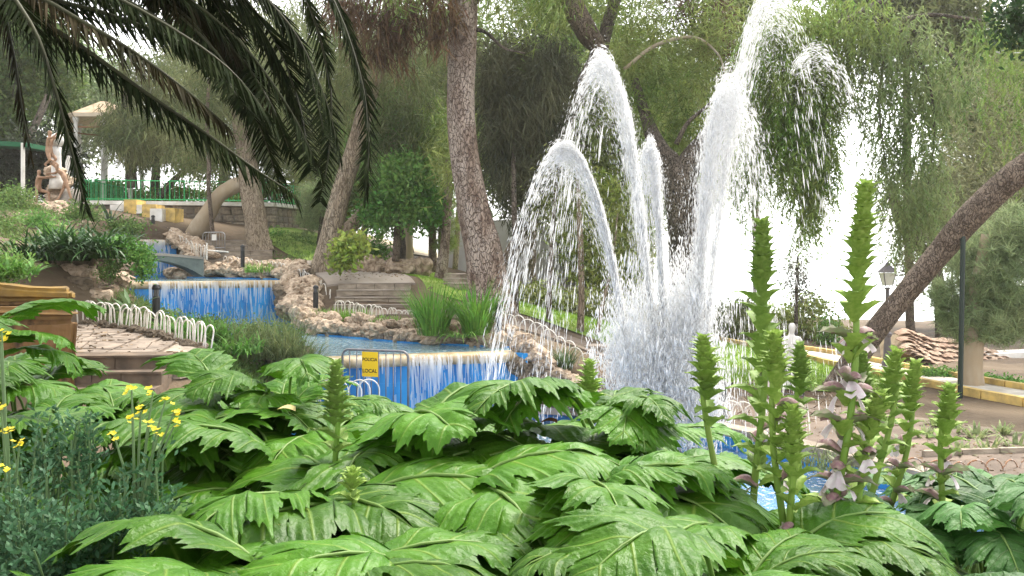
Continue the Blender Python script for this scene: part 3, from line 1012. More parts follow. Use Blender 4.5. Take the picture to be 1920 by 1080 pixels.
def hoops(label, pts, n, me, group='white hoop edgings along the beds', zoff=0.0, zf=None):
    P = spline([tuple(p) for p in pts], 120)
    L_ = np.concatenate([[0], np.cumsum(np.linalg.norm(np.diff(P[:, :2], axis=0), axis=1))])
    t = thing('hoop_edging', label, 'hoop fence', tuple(P[0]), group)
    for k in range(n):
        s = (k + .5) / n * L_[-1]
        p = np.array([np.interp(s, L_, P[:, j]) for j in range(3)])
        q = np.array([np.interp(min(s + .1, L_[-1]), L_, P[:, j]) for j in range(3)]) - np.array([np.interp(max(s - .1, 0), L_, P[:, j]) for j in range(3)])
        put('hoop', me, t, True, loc=(p[0], p[1], p[2] + zoff), rot=(random.uniform(-.16, .16), random.uniform(-.09, .09), math.atan2(q[1], q[0]) + random.uniform(-.2, .2)), scale=(random.uniform(.88, 1.1), 1, random.uniform(.9, 1.08)))
    return t


def PW3(lst):
    return [tuple(W(*p)) for p in lst]


hoops('white hoop edging curving down beside the flagged landing at left', PW3([(150, 606, 16.5), (230, 615, 15.9), (300, 630, 15.2), (350, 643, 14.7), (392, 658, 14.2)]), 25, H_white)
hoops('white hoop edging climbing beside the topmost fall to the ochre steps', PW3([(303, 444, 37.5), (325, 452, 36.4), (352, 470, 34.8), (388, 484, 33.2)]), 17, H_white)
hoops('white hoop edging on the rocks between upper pool and landing', PW3([(420, 500, 33.6), (505, 512, 31.9), (555, 524, 30), (590, 542, 28.2), (620, 570, 26.6)]), 30, H_white)
hoops('white hoop edging in front of the four stone steps', PW3([(630, 590, 25.4), (680, 598, 24.7), (730, 606, 24.0), (778, 614, 23.4)]), 18, H_white)
hoops('white hoop edging winding down behind the fountain spray', PW3([(935, 615, 21.2), (990, 632, 20.6), (1041, 660, 20.0), (1076, 682, 19.6), (1114, 706, 19.3), (1150, 722, 19.0), (1183, 745, 18.7)]), 15, H_wide)
hoops('small white hoop edging right of the fountain by the grey post', PW3([(1215, 780, 18.3), (1290, 790, 17.6), (1350, 796, 17.2), (1412, 800, 16.9), (1470, 806, 16.6)]), 13, H_wide)
hoops('rusty hoop edging along the brown path at far right', PW3([(1690, 900, 12.6), (1760, 905, 12.6), (1840, 908, 12.8), (1925, 900, 13.2), (1990, 890, 13.6)]), 9, H_rust, 'rusty hoop edgings')
hoops('white hoop edging below the yellow sign barrier at the lower weir', PW3([(575, 758, 16.7), (640, 756, 16.6), (700, 756, 16.6)]), 7, H_wide)

# kerb of rough clods under the first hoop edging
ek = thing('rock_edging', 'crumbling brown clod edging under the left hoop edging', 'rock edging', (-6.3, 15.4, -1.35), 'rock edgings of the pools')
rocks_along(ek, PW3([(150, 607, 16.4), (230, 616, 15.8), (300, 632, 15.1), (350, 647, 14.6), (395, 662, 14.1)]), 44, 0.085, 0.05, dark=True, seed=50)


# ------------------------------------------------------------------ bollard lights
def bollard(px, py, D, h, label, m=M_black):
    p = W(px, py, D)
    t = thing('bollard_light', label, 'bollard', tuple(p), 'dark bollard lights along the cascade')
    MB().lathe([(0.075, -0.1), (0.075, h * .68), (0.06, h * .69), (0.06, h * .71)], p, 14).build('post', m, t)
    MB().lathe([(0.055, h * .71), (0.055, h * .86)], p, 12).build('lamp_glass', mat('dull_lamp_glass', (0.1, 0.1, 0.11), 0.25, spec=0.6), t)
    MB().lathe([(0.08, h * .86), (0.085, h * .9), (0.06, h * .97), (0.02, h)], p, 14).build('cap', m, t)
    for k in range(4):
        a = k * math.pi / 2 + .4
        MB().tube([p + Vector((.07 * math.cos(a), .07 * math.sin(a), h * .69)), p + Vector((.07 * math.cos(a), .07 * math.sin(a), h * .88))], .008, 5).build('lamp_bar', m, t)


bollard(935, 628, 20.6, 0.72, 'black bollard light at the right of the long grass clump')
bollard(592, 578, 25.2, 0.66, 'black bollard light beside the leaning rock pile')
bollard(455, 496, 32, 0.72, 'black bollard light on the rock bank of the upper pool')
bollard(287, 431, 37, 0.62, 'black bollard light below the ochre and white steps')
bollard(293, 612, 17.6, 0.85, 'black bollard light in front of the upper waterfall')
bollard(1357, 800, 17.3, 0.9, 'grey bollard light right of the fountain spray', M_greymetal)


# ------------------------------------------------------------------ crowd barriers
def barrier(name, label, base, w, h, rz, nb, m, r=0.02, sign=None, rb=0.009):
    t = thing('crowd_barrier', label, 'barrier', base, None, rz)
    c = 0.14
    pts = [Vector((-w / 2, 0, 0)), Vector((-w / 2, 0, h - c))]
    for k in range(1, 6):
        a = math.pi - k / 6 * math.pi / 2
        pts.append(Vector((-w / 2 + c + c * math.cos(a), 0, h - c + c * math.sin(a))))
    pts += [Vector((-w / 2 + c, 0, h)), Vector((w / 2 - c, 0, h))]
    for k in range(1, 6):
        a = math.pi / 2 - k / 6 * math.pi / 2
        pts.append(Vector((w / 2 - c + c * math.cos(a), 0, h - c + c * math.sin(a))))
    pts += [Vector((w / 2, 0, h - c)), Vector((w / 2, 0, 0))]
    MB().tube(pts, r, 8).build('frame', m, t, world=False, smooth=True)
    MB().tube([(-w / 2, 0, 0.2), (w / 2, 0, 0.2)], r * .8, 8).build('lower_rail', m, t, world=False)
    bar = MB().tube([(0, 0, 0.2), (0, 0, h)], rb, 6).mesh('bar', m, True)
    for k in range(nb):
        put('bar', bar, t, loc=(-w / 2 + w * (k + 1) / (nb + 1), 0, 0))
    for sx in (-1, 1):
        MB().box((sx * (w / 2 - .12), 0, 0.015), (0.05, 0.55, 0.03)).build('foot', m, t, world=False)
    return t


B1 = barrier('crowd_barrier', 'steel crowd barrier with a yellow police sign before the lower weir', (-2.65, 17.15, -3.02), 1.42, 1.3, -0.33, 8, mat('steel_tube_grey', (0.3, 0.3, 0.32), 0.45, (0.22, 0.2, 0.2), 9, metal=0.4), 0.024, rb=.012)
sg = MB().box((-0.09, -0.035, 1.03), (0.34, 0.012, 0.48)).build('sign_plate', mat('yellow_sign', (0.85, 0.55, 0.02), 0.5), B1, world=False)
M_ink = mat('black_ink', (0.02, 0.02, 0.02), 0.6)
for txt, z in (('POLICIA', 1.12), ('LOCAL', 0.9)):
    cu = bpy.data.curves.new('lettering', 'FONT')
    cu.body = txt
    cu.size = 0.088 if txt == 'POLICIA' else 0.1
    cu.align_x, cu.align_y = 'CENTER', 'CENTER'
    cu.extrude = 0.001
    cu.offset = 0.002
    tmp = bpy.data.objects.new('tmp', cu)
    COL.objects.link(tmp)
    bpy.context.view_layer.update()
    me = bpy.data.meshes.new_from_object(tmp.evaluated_get(bpy.context.evaluated_depsgraph_get()))
    bpy.data.objects.remove(tmp)
    me.materials.clear(); me.materials.append(M_ink)
    put('lettering', me, sg, loc=(-0.09, -0.0425, z), rot=(math.pi / 2, 0, 0))
tape = MB().tube([(-0.72, -.02, 0.85), (-0.75, -.03, 0.7), (-0.7, -.04, 0.55), (-0.74, -.03, 0.4)], [.03, .035, .03, .015], 6).build('tape', mat('red_white_tape', (0.75, 0.7, 0.68), 0.6, (0.6, 0.1, 0.1), 9), B1, world=False)
B2 = barrier('crowd_barrier', 'pale crowd barrier standing on the upper steps', tuple(W(401, 474, 35.6)) , 1.0, 0.82, -0.25, 7, M_galv, .022, rb=.007)
MB().box((0.03, -0.03, 0.62), (0.2, 0.012, 0.24)).build('notice', M_white, B2, world=False)
B3 = barrier('crowd_barrier', 'dark iron barrier in front of the white robed statue', tuple(W(1478, 756, 19.2)), 0.75, 0.72, -0.9, 6, M_greymetal, .018)
# low white rail between the hoop edgings
lr = thing('handrail', 'low white tube rail and gate post between two hoop edgings', 'railing', tuple(W(388, 487, 32.6)))
a, b = W(388, 487, 32.6), W(428, 487, 31.8)
MB().tube([a + Vector((0, 0, 0)), a + Vector((0, 0, 0.62))], .03, 8).build('post', M_hoop, lr)
MB().tube([a + Vector((0, 0, 0.35)), b + Vector((0, 0, 0.28))], .022, 8).build('rail', M_hoop, lr)
# ------------------------------------------------------------------ terrace with rubble wall, coping and green railing
TW = [Vector((-23, 39.2, 0)), Vector((-19.2, 39.8, 0)), Vector((-15, 40.5, 0)), Vector((-11.15, 41.3, 0)), Vector((-10.2, 44.5, 0)), Vector((-10, 50, 0))]
tw = thing('terrace_wall', 'rubble stone terrace wall with white coping under the green railing', 'wall', (-15, 40.5, 0.5))
m = MB()
m.prism([(p.x, p.y + .12) for p in TW] + [(-23, 50)], 0.0, 2.55)
m.build('wall_core', M_joint, tw)
STN = []
for i in range(6):
    bm = bmesh.new()
    bmesh.ops.create_icosphere(bm, subdivisions=2, radius=0.5)
    for v in bm.verts:
        v.co = Vector((max(-.42, min(.42, v.co.x * 1.25)), v.co.y * 0.5, max(-.42, min(.42, v.co.z * 1.25)))) * (1 + .22 * mnoise.noise(v.co * 2 + Vector((i * 5, 0, 0))))
    me = bpy.data.meshes.new('wall_stone'); bm.to_mesh(me); bm.free()
    me.materials.append(mat('rubble_stone', [(0.36, 0.3, 0.23), (0.3, 0.25, 0.2), (0.42, 0.35, 0.27), (0.25, 0.21, 0.17), (0.38, 0.3, 0.21), (0.33, 0.29, 0.24)][i], 0.95, (0.2, 0.17, 0.135), 4, bump=0.02, bscale=12))
    STN.append(me)
R_ = random.Random(9)
for s0 in range(1, 4):
    a, b = TW[s0], TW[s0 + 1]
    if s0 == 1:
        a = a.lerp(b, 0.35)
    L_ = (b - a).length; ang = math.atan2(b.y - a.y, b.x - a.x)
    z = 0.35
    while z < 2.45:
        h = R_.uniform(0.26, 0.42)
        x = R_.uniform(-.2, 0)
        while x < L_:
            w = R_.uniform(0.3, 0.62)
            p = a.lerp(b, min(1, (x + w / 2) / L_))
            if gz(p.x, p.y - .3) < z + h:
                put('wall_stone', R_.choice(STN), tw, True, loc=(p.x, p.y + .1, z + h / 2), rot=(0, R_.uniform(-.12, .12), ang), scale=(w * 1.06, 0.3, h * 1.06))
            x += w
        z += h * 0.93
for i in range(5):
    a, b = TW[i], TW[i + 1]
    mb = MB()
    mb.box((a + b) / 2 + Vector((0, .1, 2.64)), ((b - a).length + .04, 0.5, 0.17), rz=math.atan2(b.y - a.y, b.x - a.x))
    mb.build('coping', M_white, tw)
sheet('terrace', [(p.x, p.y + .3) for p in TW] + [(-23, 50)], M_pale, 0, 3.0, zf=lambda x, y: np.full(np.shape(x), 2.58))
rl = thing('railing', 'green painted metal railing around the terrace', 'railing', (-15, 40.6, 2.72))
bar = MB().tube([(0, 0, 0), (0, 0, 0.92)], .014, 5).mesh('bar', M_green)
post = MB().tube([(0, 0, 0), (0, 0, 1.0)], .032, 6).mesh('railing_post', M_green)
RT = [Vector((-19.3, 44, 0)), Vector((-19.4, 39.95, 0)), Vector((-15, 40.6, 0)), Vector((-11.2, 41.4, 0)), Vector((-10.3, 44.5, 0))]
for i in range(4):
    a, b = RT[i], RT[i + 1]
    L_ = (b - a).length
    n = int(L_ / 0.21)
    for zz in (0.1, 0.95):
        MB().tube([a + Vector((0, 0, 2.72 + zz)), b + Vector((0, 0, 2.72 + zz))], .024, 6).build('rail', M_green, rl)
    for k in range(n + 1):
        p = a.lerp(b, k / n)
        put('railing_post' if k % 9 == 0 else 'bar', post if k % 9 == 0 else bar, rl, True, loc=(p.x, p.y, 2.72))

# white and ochre stepped wall of the stair to the terrace
ys_ = thing('stair_wall', 'white stepped stair wall with ochre ends below the terrace', 'wall', tuple(W(265, 415, 38)))
for x0, x1, y0, y1, D, mm, nm in ((206, 234, 384, 402, 39.0, M_white, 'white_block'), (232, 256, 374, 402, 38.6, M_yellow, 'ochre_block'), (256, 268, 384, 408, 38.6, M_white, 'white_block'), (266, 292, 383, 404, 38.2, M_yellow, 'ochre_block'),
                            (281, 304, 391, 436, 37.6, M_white, 'white_block'), (304, 328, 390, 420, 38.0, M_yellow, 'ochre_block')):
    a, b = W(x0, y0, D), W(x1, y1, D)
    mb = MB()
    mb.box(((a.x + b.x) / 2, D + .5, (a.z + b.z) / 2 - .15), (b.x - a.x - .004, 1.0, a.z - b.z + .3))
    mb.build(nm, mm, ys_)
stairs('short steps between the white stair wall and the agave', tuple(W(240, 420, 37.6))[:2], tuple(W(281, 420, 37.6))[:2], 3, 1.45, 0.2, 0.4, (0, 1), 1)

# ------------------------------------------------------------------ kiosk with posts and octagonal roof
M_cream = mat('cream_paint', (0.72, 0.63, 0.5), 0.8, (0.6, 0.5, 0.38), 2)
kc = W(196, 338, 46.5)
kk = thing('kiosk', 'cream octagonal bandstand with white posts beyond the green railing', 'kiosk', (kc.x, kc.y, 2.6))
oct_ = lambda r, z, c=kc: [Vector((c.x + r * math.cos(math.pi / 4 * (k + .5)), c.y + r * math.sin(math.pi / 4 * (k + .5)), z)) for k in range(8)]
ZE = 7.3
A_, B_, T_2 = oct_(2.0, ZE), oct_(2.0, ZE + .2), oct_(0.25, ZE + 1.05)
m = MB()
m.add(B_ + T_2, [[k, (k + 1) % 8, 8 + (k + 1) % 8, 8 + k] for k in range(8)] + [[8 + k for k in range(8)], list(range(8))[::-1]])
m.build('roof', mat('pale_tan_roof', (0.62, 0.47, 0.33), 0.85, (0.5, 0.37, 0.25), 3), kk)
m = MB()
m.add(A_ + [v + Vector((0, 0, .197)) for v in A_], [[k, (k + 1) % 8, 8 + (k + 1) % 8, 8 + k] for k in range(8)] + [list(range(8))[::-1], [8 + k for k in range(8)]])
m.build('eave_band', M_cream, kk)
for p in oct_(1.8, 2.6):
    MB().lathe([(.16, 0), (.16, .25), (.115, .3), (.1, ZE - 2.9), (.16, ZE - 2.75), (.16, ZE - 2.6)], p, 10).build('post', M_white, kk)
m = MB()
m.prism([(v.x, v.y) for v in oct_(2.2, 0)], 2.585, 2.72)
m.build('floor_slab', M_pale, kk)
tm = oct_(1.75, ZE - .5)
for k in range(8):
    MB().tube([tm[k], tm[(k + 1) % 8]], .06, 4).build('trim_rail', mat('brown_trim', (0.3, 0.17, 0.09), 0.8), kk)

# canopy and poles left of the figures
cp = thing('awning', 'dark green shade awning on white poles at the far left', 'awning', tuple(W(42, 368, 38)))
a, b = W(-60, 268, 38), W(50, 268, 38)
m = MB()
V = [a + Vector((0, 0, .16)), b + Vector((0, 0, .02)), b + Vector((0, 3, .1)), a + Vector((0, 3, .3))]
m.add(V + [v - Vector((0, 0, .2)) for v in V], [[0, 1, 2, 3], [7, 6, 5, 4], [0, 4, 5, 1], [1, 5, 6, 2], [2, 6, 7, 3], [3, 7, 4, 0]])
m.build('canvas', mat('dark_green_canvas', (0.02, 0.13, 0.06), 0.8), cp)
MB().tube([W(43, 372, 38), W(43, 268, 38)], .085, 8).build('pole', M_white, cp)
MB().tube([W(127, 368, 38.5), W(127, 292, 38.5)], .1, 8).build('pole', M_white, cp)


# ------------------------------------------------------------------ figures
def figure(joints, bones, parent_label, name, m, sub=2, cat='statue', group=None):
    """One continuous body grown round a skeleton. joints: {name: (x, y, z, r)}"""
    names = list(joints)
    me = bpy.data.meshes.new(name)
    me.from_pydata([joints[k][:3] for k in names], [(names.index(a), names.index(b)) for a, b in bones], [])
    o = bpy.data.objects.new(name, me)
    COL.objects.link(o)
    sk = o.modifiers.new('skin', 'SKIN')
    o.modifiers.new('sub', 'SUBSURF').levels = sub
    for k, v in zip(names, me.skin_vertices[0].data):
        r = joints[k][3]
        v.radius = (r, r)
        v.use_root = (k == 'pelvis')
    bpy.context.view_layer.update()
    res = bpy.data.meshes.new_from_object(o.evaluated_get(bpy.context.evaluated_depsgraph_get()))
    bpy.data.objects.remove(o)
    res.name = name
    res.materials.clear()
    res.materials.append(m)
    res.polygons.foreach_set('use_smooth', np.ones(len(res.polygons), dtype=bool))
    return res


BONES = [('pelvis', 'waist'), ('waist', 'chest'), ('chest', 'neck'), ('neck', 'chin'), ('chin', 'head'), ('head', 'crown'), ('chest', 'shl'), ('shl', 'ell'), ('ell', 'wrl'), ('wrl', 'hal'), ('chest', 'shr'), ('shr', 'elr'),
         ('elr', 'wrr'), ('wrr', 'har'), ('pelvis', 'hil'), ('hil', 'knl'), ('knl', 'anl'), ('anl', 'tol'), ('pelvis', 'hir'), ('hir', 'knr'), ('knr', 'anr'), ('anr', 'tor')]
RAD = dict(pelvis=.125, waist=.115, chest=.14, neck=.055, chin=.07, head=.095, crown=.06, shl=.065, ell=.045, wrl=.033, hal=.04, shr=.065, elr=.045, wrr=.033, har=.04, hil=.095, knl=.062, anl=.042, tol=.04, hir=.095, knr=.062, anr=.042, tor=.04)


def pose(**k):
    return {n: (*v, RAD[n]) for n, v in k.items()}


M_bronze = mat('pinkish_tan_statue_stone', (0.45, 0.28, 0.18), 0.7, (0.3, 0.18, 0.11), 6, bump=0.004)
M_marble = mat('white_statue_stone', (0.74, 0.72, 0.69), 0.7, (0.6, 0.58, 0.55), 5, bump=0.003)
# x to the right of the picture, y away
stride = pose(pelvis=(0, 0, .88), waist=(-.02, 0, 1.05), chest=(-.02, 0, 1.28), neck=(0, 0, 1.45), chin=(.03, 0, 1.53), head=(.03, 0, 1.62), crown=(.02, 0, 1.7), shl=(.1, .15, 1.36), ell=(.36, .16, 1.36), wrl=(.62, .14, 1.4), hal=(.72, .13, 1.42),
              shr=(.08, -.16, 1.36), elr=(.34, -.2, 1.34), wrr=(.6, -.16, 1.39), har=(.7, -.14, 1.42), hil=(.02, .1, .8), knl=(.4, .1, .72), anl=(.42, .1, .3), tol=(.56, .1, .27), hir=(0, -.1, .8), knr=(-.02, -.1, .44), anr=(-.06, -.1, .06), tor=(.09, -.1, .03))
bend = pose(pelvis=(.1, 0, .95), waist=(.02, 0, 1.1), chest=(-.14, 0, 1.25), neck=(-.26, 0, 1.38), chin=(-.32, 0, 1.44), head=(-.37, 0, 1.5), crown=(-.4, 0, 1.58), shl=(-.2, .16, 1.28), ell=(-.42, .18, 1.16), wrl=(-.66, .15, 1.14), hal=(-.76, .14, 1.13),
            shr=(-.16, -.17, 1.26), elr=(-.06, -.28, 1.46), wrr=(-.3, -.2, 1.62), har=(-.42, -.16, 1.68), hil=(.08, .1, .85), knl=(-.06, .12, .5), anl=(-.24, .1, .1), tol=(-.38, .1, .06), hir=(.14, -.1, .85), knr=(.26, -.1, .5), anr=(.38, -.1, .1), tor=(.26, -.1, .05))
climb = pose(pelvis=(0, 0, .6), waist=(0, 0, .78), chest=(.0, 0, 1.02), neck=(.0, 0, 1.2), chin=(.03, 0, 1.28), head=(.03, 0, 1.37), crown=(.02, 0, 1.45), shl=(.06, .15, 1.1), ell=(.22, .16, 1.2), wrl=(.36, .12, 1.34), hal=(.42, .1, 1.4),
             shr=(.05, -.16, 1.1), elr=(.22, -.2, 1.12), wrr=(.36, -.14, 1.28), har=(.42, -.12, 1.35), hil=(.02, .1, .54), knl=(.22, .14, .3), anl=(-.02, .12, .12), tol=(.1, .12, .06), hir=(0, -.1, .54), knr=(.12, -.16, .22), anr=(-.12, -.12, .06), tor=(-.02, -.12, .01))
D_s = 36.0
rkb = thing('rock_pile', 'rocky mound carrying the climbing figures', 'rock pile', tuple(W(100, 392, D_s)))
rocks_along(rkb, [tuple(W(62, 396, D_s)), tuple(W(90, 398, D_s - .4)), tuple(W(125, 392, D_s))], 12, 0.34, 0.2, seed=60)
rocks_along(rkb, [tuple(W(98, 385, D_s + .4)), tuple(W(112, 350, D_s + .5)), tuple(W(106, 318, D_s + .6))], 12, 0.32, 0.1, seed=61)
for nm, ps, px, py, s, lab, mm in (('statue', stride, 72, 391, .92, 'tan nude figure statue stepping up with both arms stretched right', M_bronze), ('statue', bend, 118, 378, 1.0, 'tan figure statue bending down to pull up the one below', M_bronze),
                               ('statue', climb, 92, 312, 1.0, 'tan figure statue clinging high on the white column', M_bronze)):
    p = W(px, py, D_s - .3)
    st_ = tag(put(nm, figure(ps, BONES, lab, nm, mm), loc=tuple(p), scale=s), lab, 'statue', 'figures of the climbing statue group')
p = W(106, 345, D_s + .1)
wc = thing('column', 'white column with a rounded head that the tan figures climb', 'column', tuple(p))
MB().lathe([(.3, -0.2), (.26, 0.15), (.2, 0.3), (.17, 1.3), (.18, 1.5)], p, 12).build('shaft', M_marble, wc, smooth=True)
MB().lathe([(.05, 1.5), (.2, 1.55), (.27, 1.7), (.28, 1.82), (.22, 1.98), (.06, 2.06)], p, 12).build('head', M_marble, wc, smooth=True)
MB().lathe([(.3, -1.5), (.45, -1.2), (.5, -.6), (.34, -.2)], p + Vector((.5, .2, 0)), 9).build('base', mat('grey_rough_base', (0.38, 0.35, 0.31), 0.9, (0.25, 0.22, 0.19), 4, bump=.03), wc, smooth=True)

# white robed statue at right, arms folded
D_w = 21.0
p = W(1484, 748, D_w)
ws = thing('statue', 'white robed statue with folded arms on the right lawn', 'statue', tuple(p))
H_ = 1.85
arm = pose(pelvis=(0, 0, .9), waist=(0, 0, 1.08), chest=(0, 0, 1.32), neck=(0, 0, 1.5), chin=(0, -.03, 1.57), head=(.01, -.02, 1.67), crown=(.01, 0, 1.76), shl=(-.19, 0, 1.4), ell=(-.26, -.05, 1.12), wrl=(-.03, -.22, 1.17), hal=(.08, -.23, 1.2),
           shr=(.19, 0, 1.4), elr=(.26, -.05, 1.1), wrr=(.05, -.2, 1.12), har=(-.07, -.23, 1.14), hil=(-.09, 0, .8), knl=(-.1, 0, .45), anl=(-.09, 0, .08), tol=(-.09, -.14, .04), hir=(.09, 0, .8), knr=(.1, 0, .45), anr=(.09, 0, .08), tor=(.09, -.14, .04))
put('body', figure(arm, BONES, '', 'body', M_marble), ws, True, loc=tuple(p), scale=H_ / 1.8)
V, Fc = [], []
for i, (r, z) in enumerate(((.24, .02), (.225, .3), (.2, .7), (.19, 1.0), (.2, 1.15))):
    for k in range(28):
        t = 2 * math.pi * k / 28
        rr = r * (1 + .07 * math.sin(9 * t + i * .3) * (1 - z / 1.3))
        V.append(p + Vector((rr * 1.15 * math.cos(t), rr * .85 * math.sin(t), z)))
for i in range(4):
    for k in range(28):
        Fc.append([i * 28 + k, i * 28 + (k + 1) % 28, (i + 1) * 28 + (k + 1) % 28, (i + 1) * 28 + k])
m = MB(); m.add(V, Fc)
m.build('robe', M_marble, ws, smooth=True)
m = MB(); m.box(p + Vector((0, 0, -.12)), (.6, .5, .3)); m.build('plinth', M_marble, ws)

# ------------------------------------------------------------------ lamp post
p = W(1664, 702, 25)
lm = thing('lamp_post', 'cast iron lamp post with a four sided lantern on the right', 'street lamp', tuple(p))
M_iron = mat('grey_violet_iron', (0.11, 0.1, 0.12), 0.55, (0.16, 0.14, 0.15), 5)
MB().lathe([(.2, -.1), (.2, .15), (.15, .2), (.16, .34), (.12, .4), (.1, .8), (.085, 1.05), (.12, 1.1), (.12, 1.16), (.07, 1.2), (.055, 2.2), (.05, 2.38), (.09, 2.42), (.05, 2.46)], p, 14).build('post', M_iron, lm, smooth=False)
q = lambda w, z: [p + Vector((a * w, b * w, z)) for a, b in ((-1, -1), (1, -1), (1, 1), (-1, 1))]
m = MB(); m.add(q(.09, 2.5) + q(.17, 2.86), [[0, 1, 5, 4], [1, 2, 6, 5], [2, 3, 7, 6], [3, 0, 4, 7], [3, 2, 1, 0], [4, 5, 6, 7]])
m.build('lantern_glass', mat('frosted_lantern_glass', (0.75, 0.74, 0.7), 0.25, trans=0.4), lm)
for k in range(4):
    MB().tube([q(.093, 2.48)[k], q(.175, 2.87)[k]], .012, 5).build('lantern_bar', M_iron, lm)
m = MB(); m.add(q(.22, 2.87) + q(.06, 3.08) + q(.02, 3.16), [[0, 1, 5, 4], [1, 2, 6, 5], [2, 3, 7, 6], [3, 0, 4, 7], [3, 2, 1, 0], [4, 5, 9, 8], [5, 6, 10, 9], [6, 7, 11, 10], [7, 4, 8, 11], [8, 9, 10, 11]])
m.build('lantern_roof', M_iron, lm)

# support pole of the leaning trunk
p = W(1800, 748, 19.2)
sp = thing('support_pole', 'dark green pole propping up the leaning trunk', 'pole', tuple(p))
MB().tube([p + Vector((0, 0, -.2)), W(1806, 433, 19.5)], .055, 8).build('shaft', mat('dark_green_pole', (0.015, 0.03, 0.022), 0.5), sp)
q_ = W(1806, 433, 19.5)
MB().box(q_, (.3, .16, .05)).build('saddle', M_black, sp)

# ------------------------------------------------------------------ scalloped tile roof at the right
tr_ = thing('tiled_roof', 'low sweeping roof of big terracotta scales at far right', 'roof', tuple(W(1800, 690, 28)))
TILE = [mat('terracotta_tile', c, 0.9, (0.3, 0.2, 0.14), 5, bump=0.01, bscale=14) for c in ((0.5, 0.35, 0.26), (0.56, 0.42, 0.32), (0.42, 0.28, 0.21), (0.58, 0.46, 0.35))]
def tile_mesh(mm):
    V, Fc = [], []
    for i in range(5):
        a = math.pi * (.12 + .76 * i / 4)
        for y in (0, 1):
            V += [Vector((-math.cos(a) * .5, y * 1.0, math.sin(a) * .28 - .1)), Vector((-math.cos(a) * .5, y * 1.0, math.sin(a) * .28 - .16))]
    for i in range(4):
        b = i * 4
        Fc += [[b, b + 4, b + 6, b + 2], [b + 1, b + 3, b + 7, b + 5], [b, b + 1, b + 5, b + 4], [b + 2, b + 6, b + 7, b + 3]]
    Fc += [[0, 2, 3, 1], [16, 17, 19, 18]]
    return mesh_from('roof_tile', V, Fc, mm)
TM = [tile_mesh(k) for k in TILE]
R_ = random.Random(3)
ridge = spline([(1698, 622, 27.2), (1724, 634, 27.4), (1758, 644, 27.6), (1800, 646, 27.9), (1850, 662, 28.4), (1930, 672, 29)], 60)
base_ = spline([(1706, 655, 25.6), (1738, 680, 25.8), (1770, 690, 26.2), (1805, 690, 26.8), (1860, 690, 27.4), (1940, 692, 28.0)], 60)
rows = 6
for r_i in range(rows):
    for k in range(16):
        t = min(59, (k + .5 * (r_i % 2)) / 17 * 59)
        a = W(*[np.interp(t, range(60), ridge[:, j]) for j in range(3)])
        b = W(*[np.interp(t, range(60), base_[:, j]) for j in range(3)])
        f = (r_i + R_.uniform(-.1, .1)) / (rows - 1)
        p = b.lerp(a, f)
        dirv = (a - b).normalized()
        put('roof_tile', R_.choice(TM), tr_, True, loc=tuple(p), rot=(math.atan2(dirv.z, max(.05, dirv.y)) * .7 + R_.uniform(-.1, .1), R_.uniform(-.15, .15), R_.uniform(-.2, .2)), scale=(R_.uniform(.36, .5), .32, .4))
V, Fc = [], []
for t in range(0, 60, 3):
    a, b = W(*ridge[t]), W(*base_[t])
    V += [b + Vector((0, .12, -.1)), a + Vector((0, .12, -.06)), a + Vector((0, 2.0, -.3)), b + Vector((0, 2.0, -.5))]
for i in range(19):
    for k in range(4):
        Fc.append([i * 4 + k, i * 4 + (k + 1) % 4, i * 4 + 4 + (k + 1) % 4, i * 4 + 4 + k])
m = MB(); m.add(V, Fc + [[0, 1, 2, 3], [79, 78, 77, 76]])
m.build('roof_bed', mat('sandy_mortar', (0.45, 0.36, 0.24), 0.95, (0.3, 0.23, 0.15), 3, bump=.02), tr_)
m = MB()
a, b = W(1690, 690, 27), W(1990, 700, 29)
m.box(((a.x + b.x) / 2, (a.y + b.y) / 2 + .6, a.z + .02), ((b.x - a.x) * 1.05, .8, 0.55), rz=math.atan2(b.y - a.y, b.x - a.x))
m.build('white_wall', M_white, tr_)

# ------------------------------------------------------------------ boundary wall behind
bw = thing('boundary_wall', 'long pale grey boundary wall behind the far trunks', 'wall', (0, 40.5, -1.5))
for i, (x0, x1) in enumerate(((-3.4, 0.2), (0.2, 3.6), (3.6, 6.6))):
    m = MB(); m.box(((x0 + x1) / 2, 41 + i * .15, .1 - i * .25), (x1 - x0 - .03, .3, 3.6)); m.build('wall_panel', mat('pale_render', (0.5, 0.48, 0.46), 0.9, (0.36, 0.34, 0.32), 1.2, stretch=(1, 1, .5)), bw)
rkl = thing('rock_ledge', 'low reddish rock ledge on the lawn under the trees', 'rock ledge', tuple(W(720, 500, 31.5)))
rocks_along(rkl, [tuple(W(652, 496, 31)), tuple(W(700, 498, 31.2)), tuple(W(760, 502, 31.5)), tuple(W(795, 506, 31.6))], 12, 0.38, 0.1, seed=70)
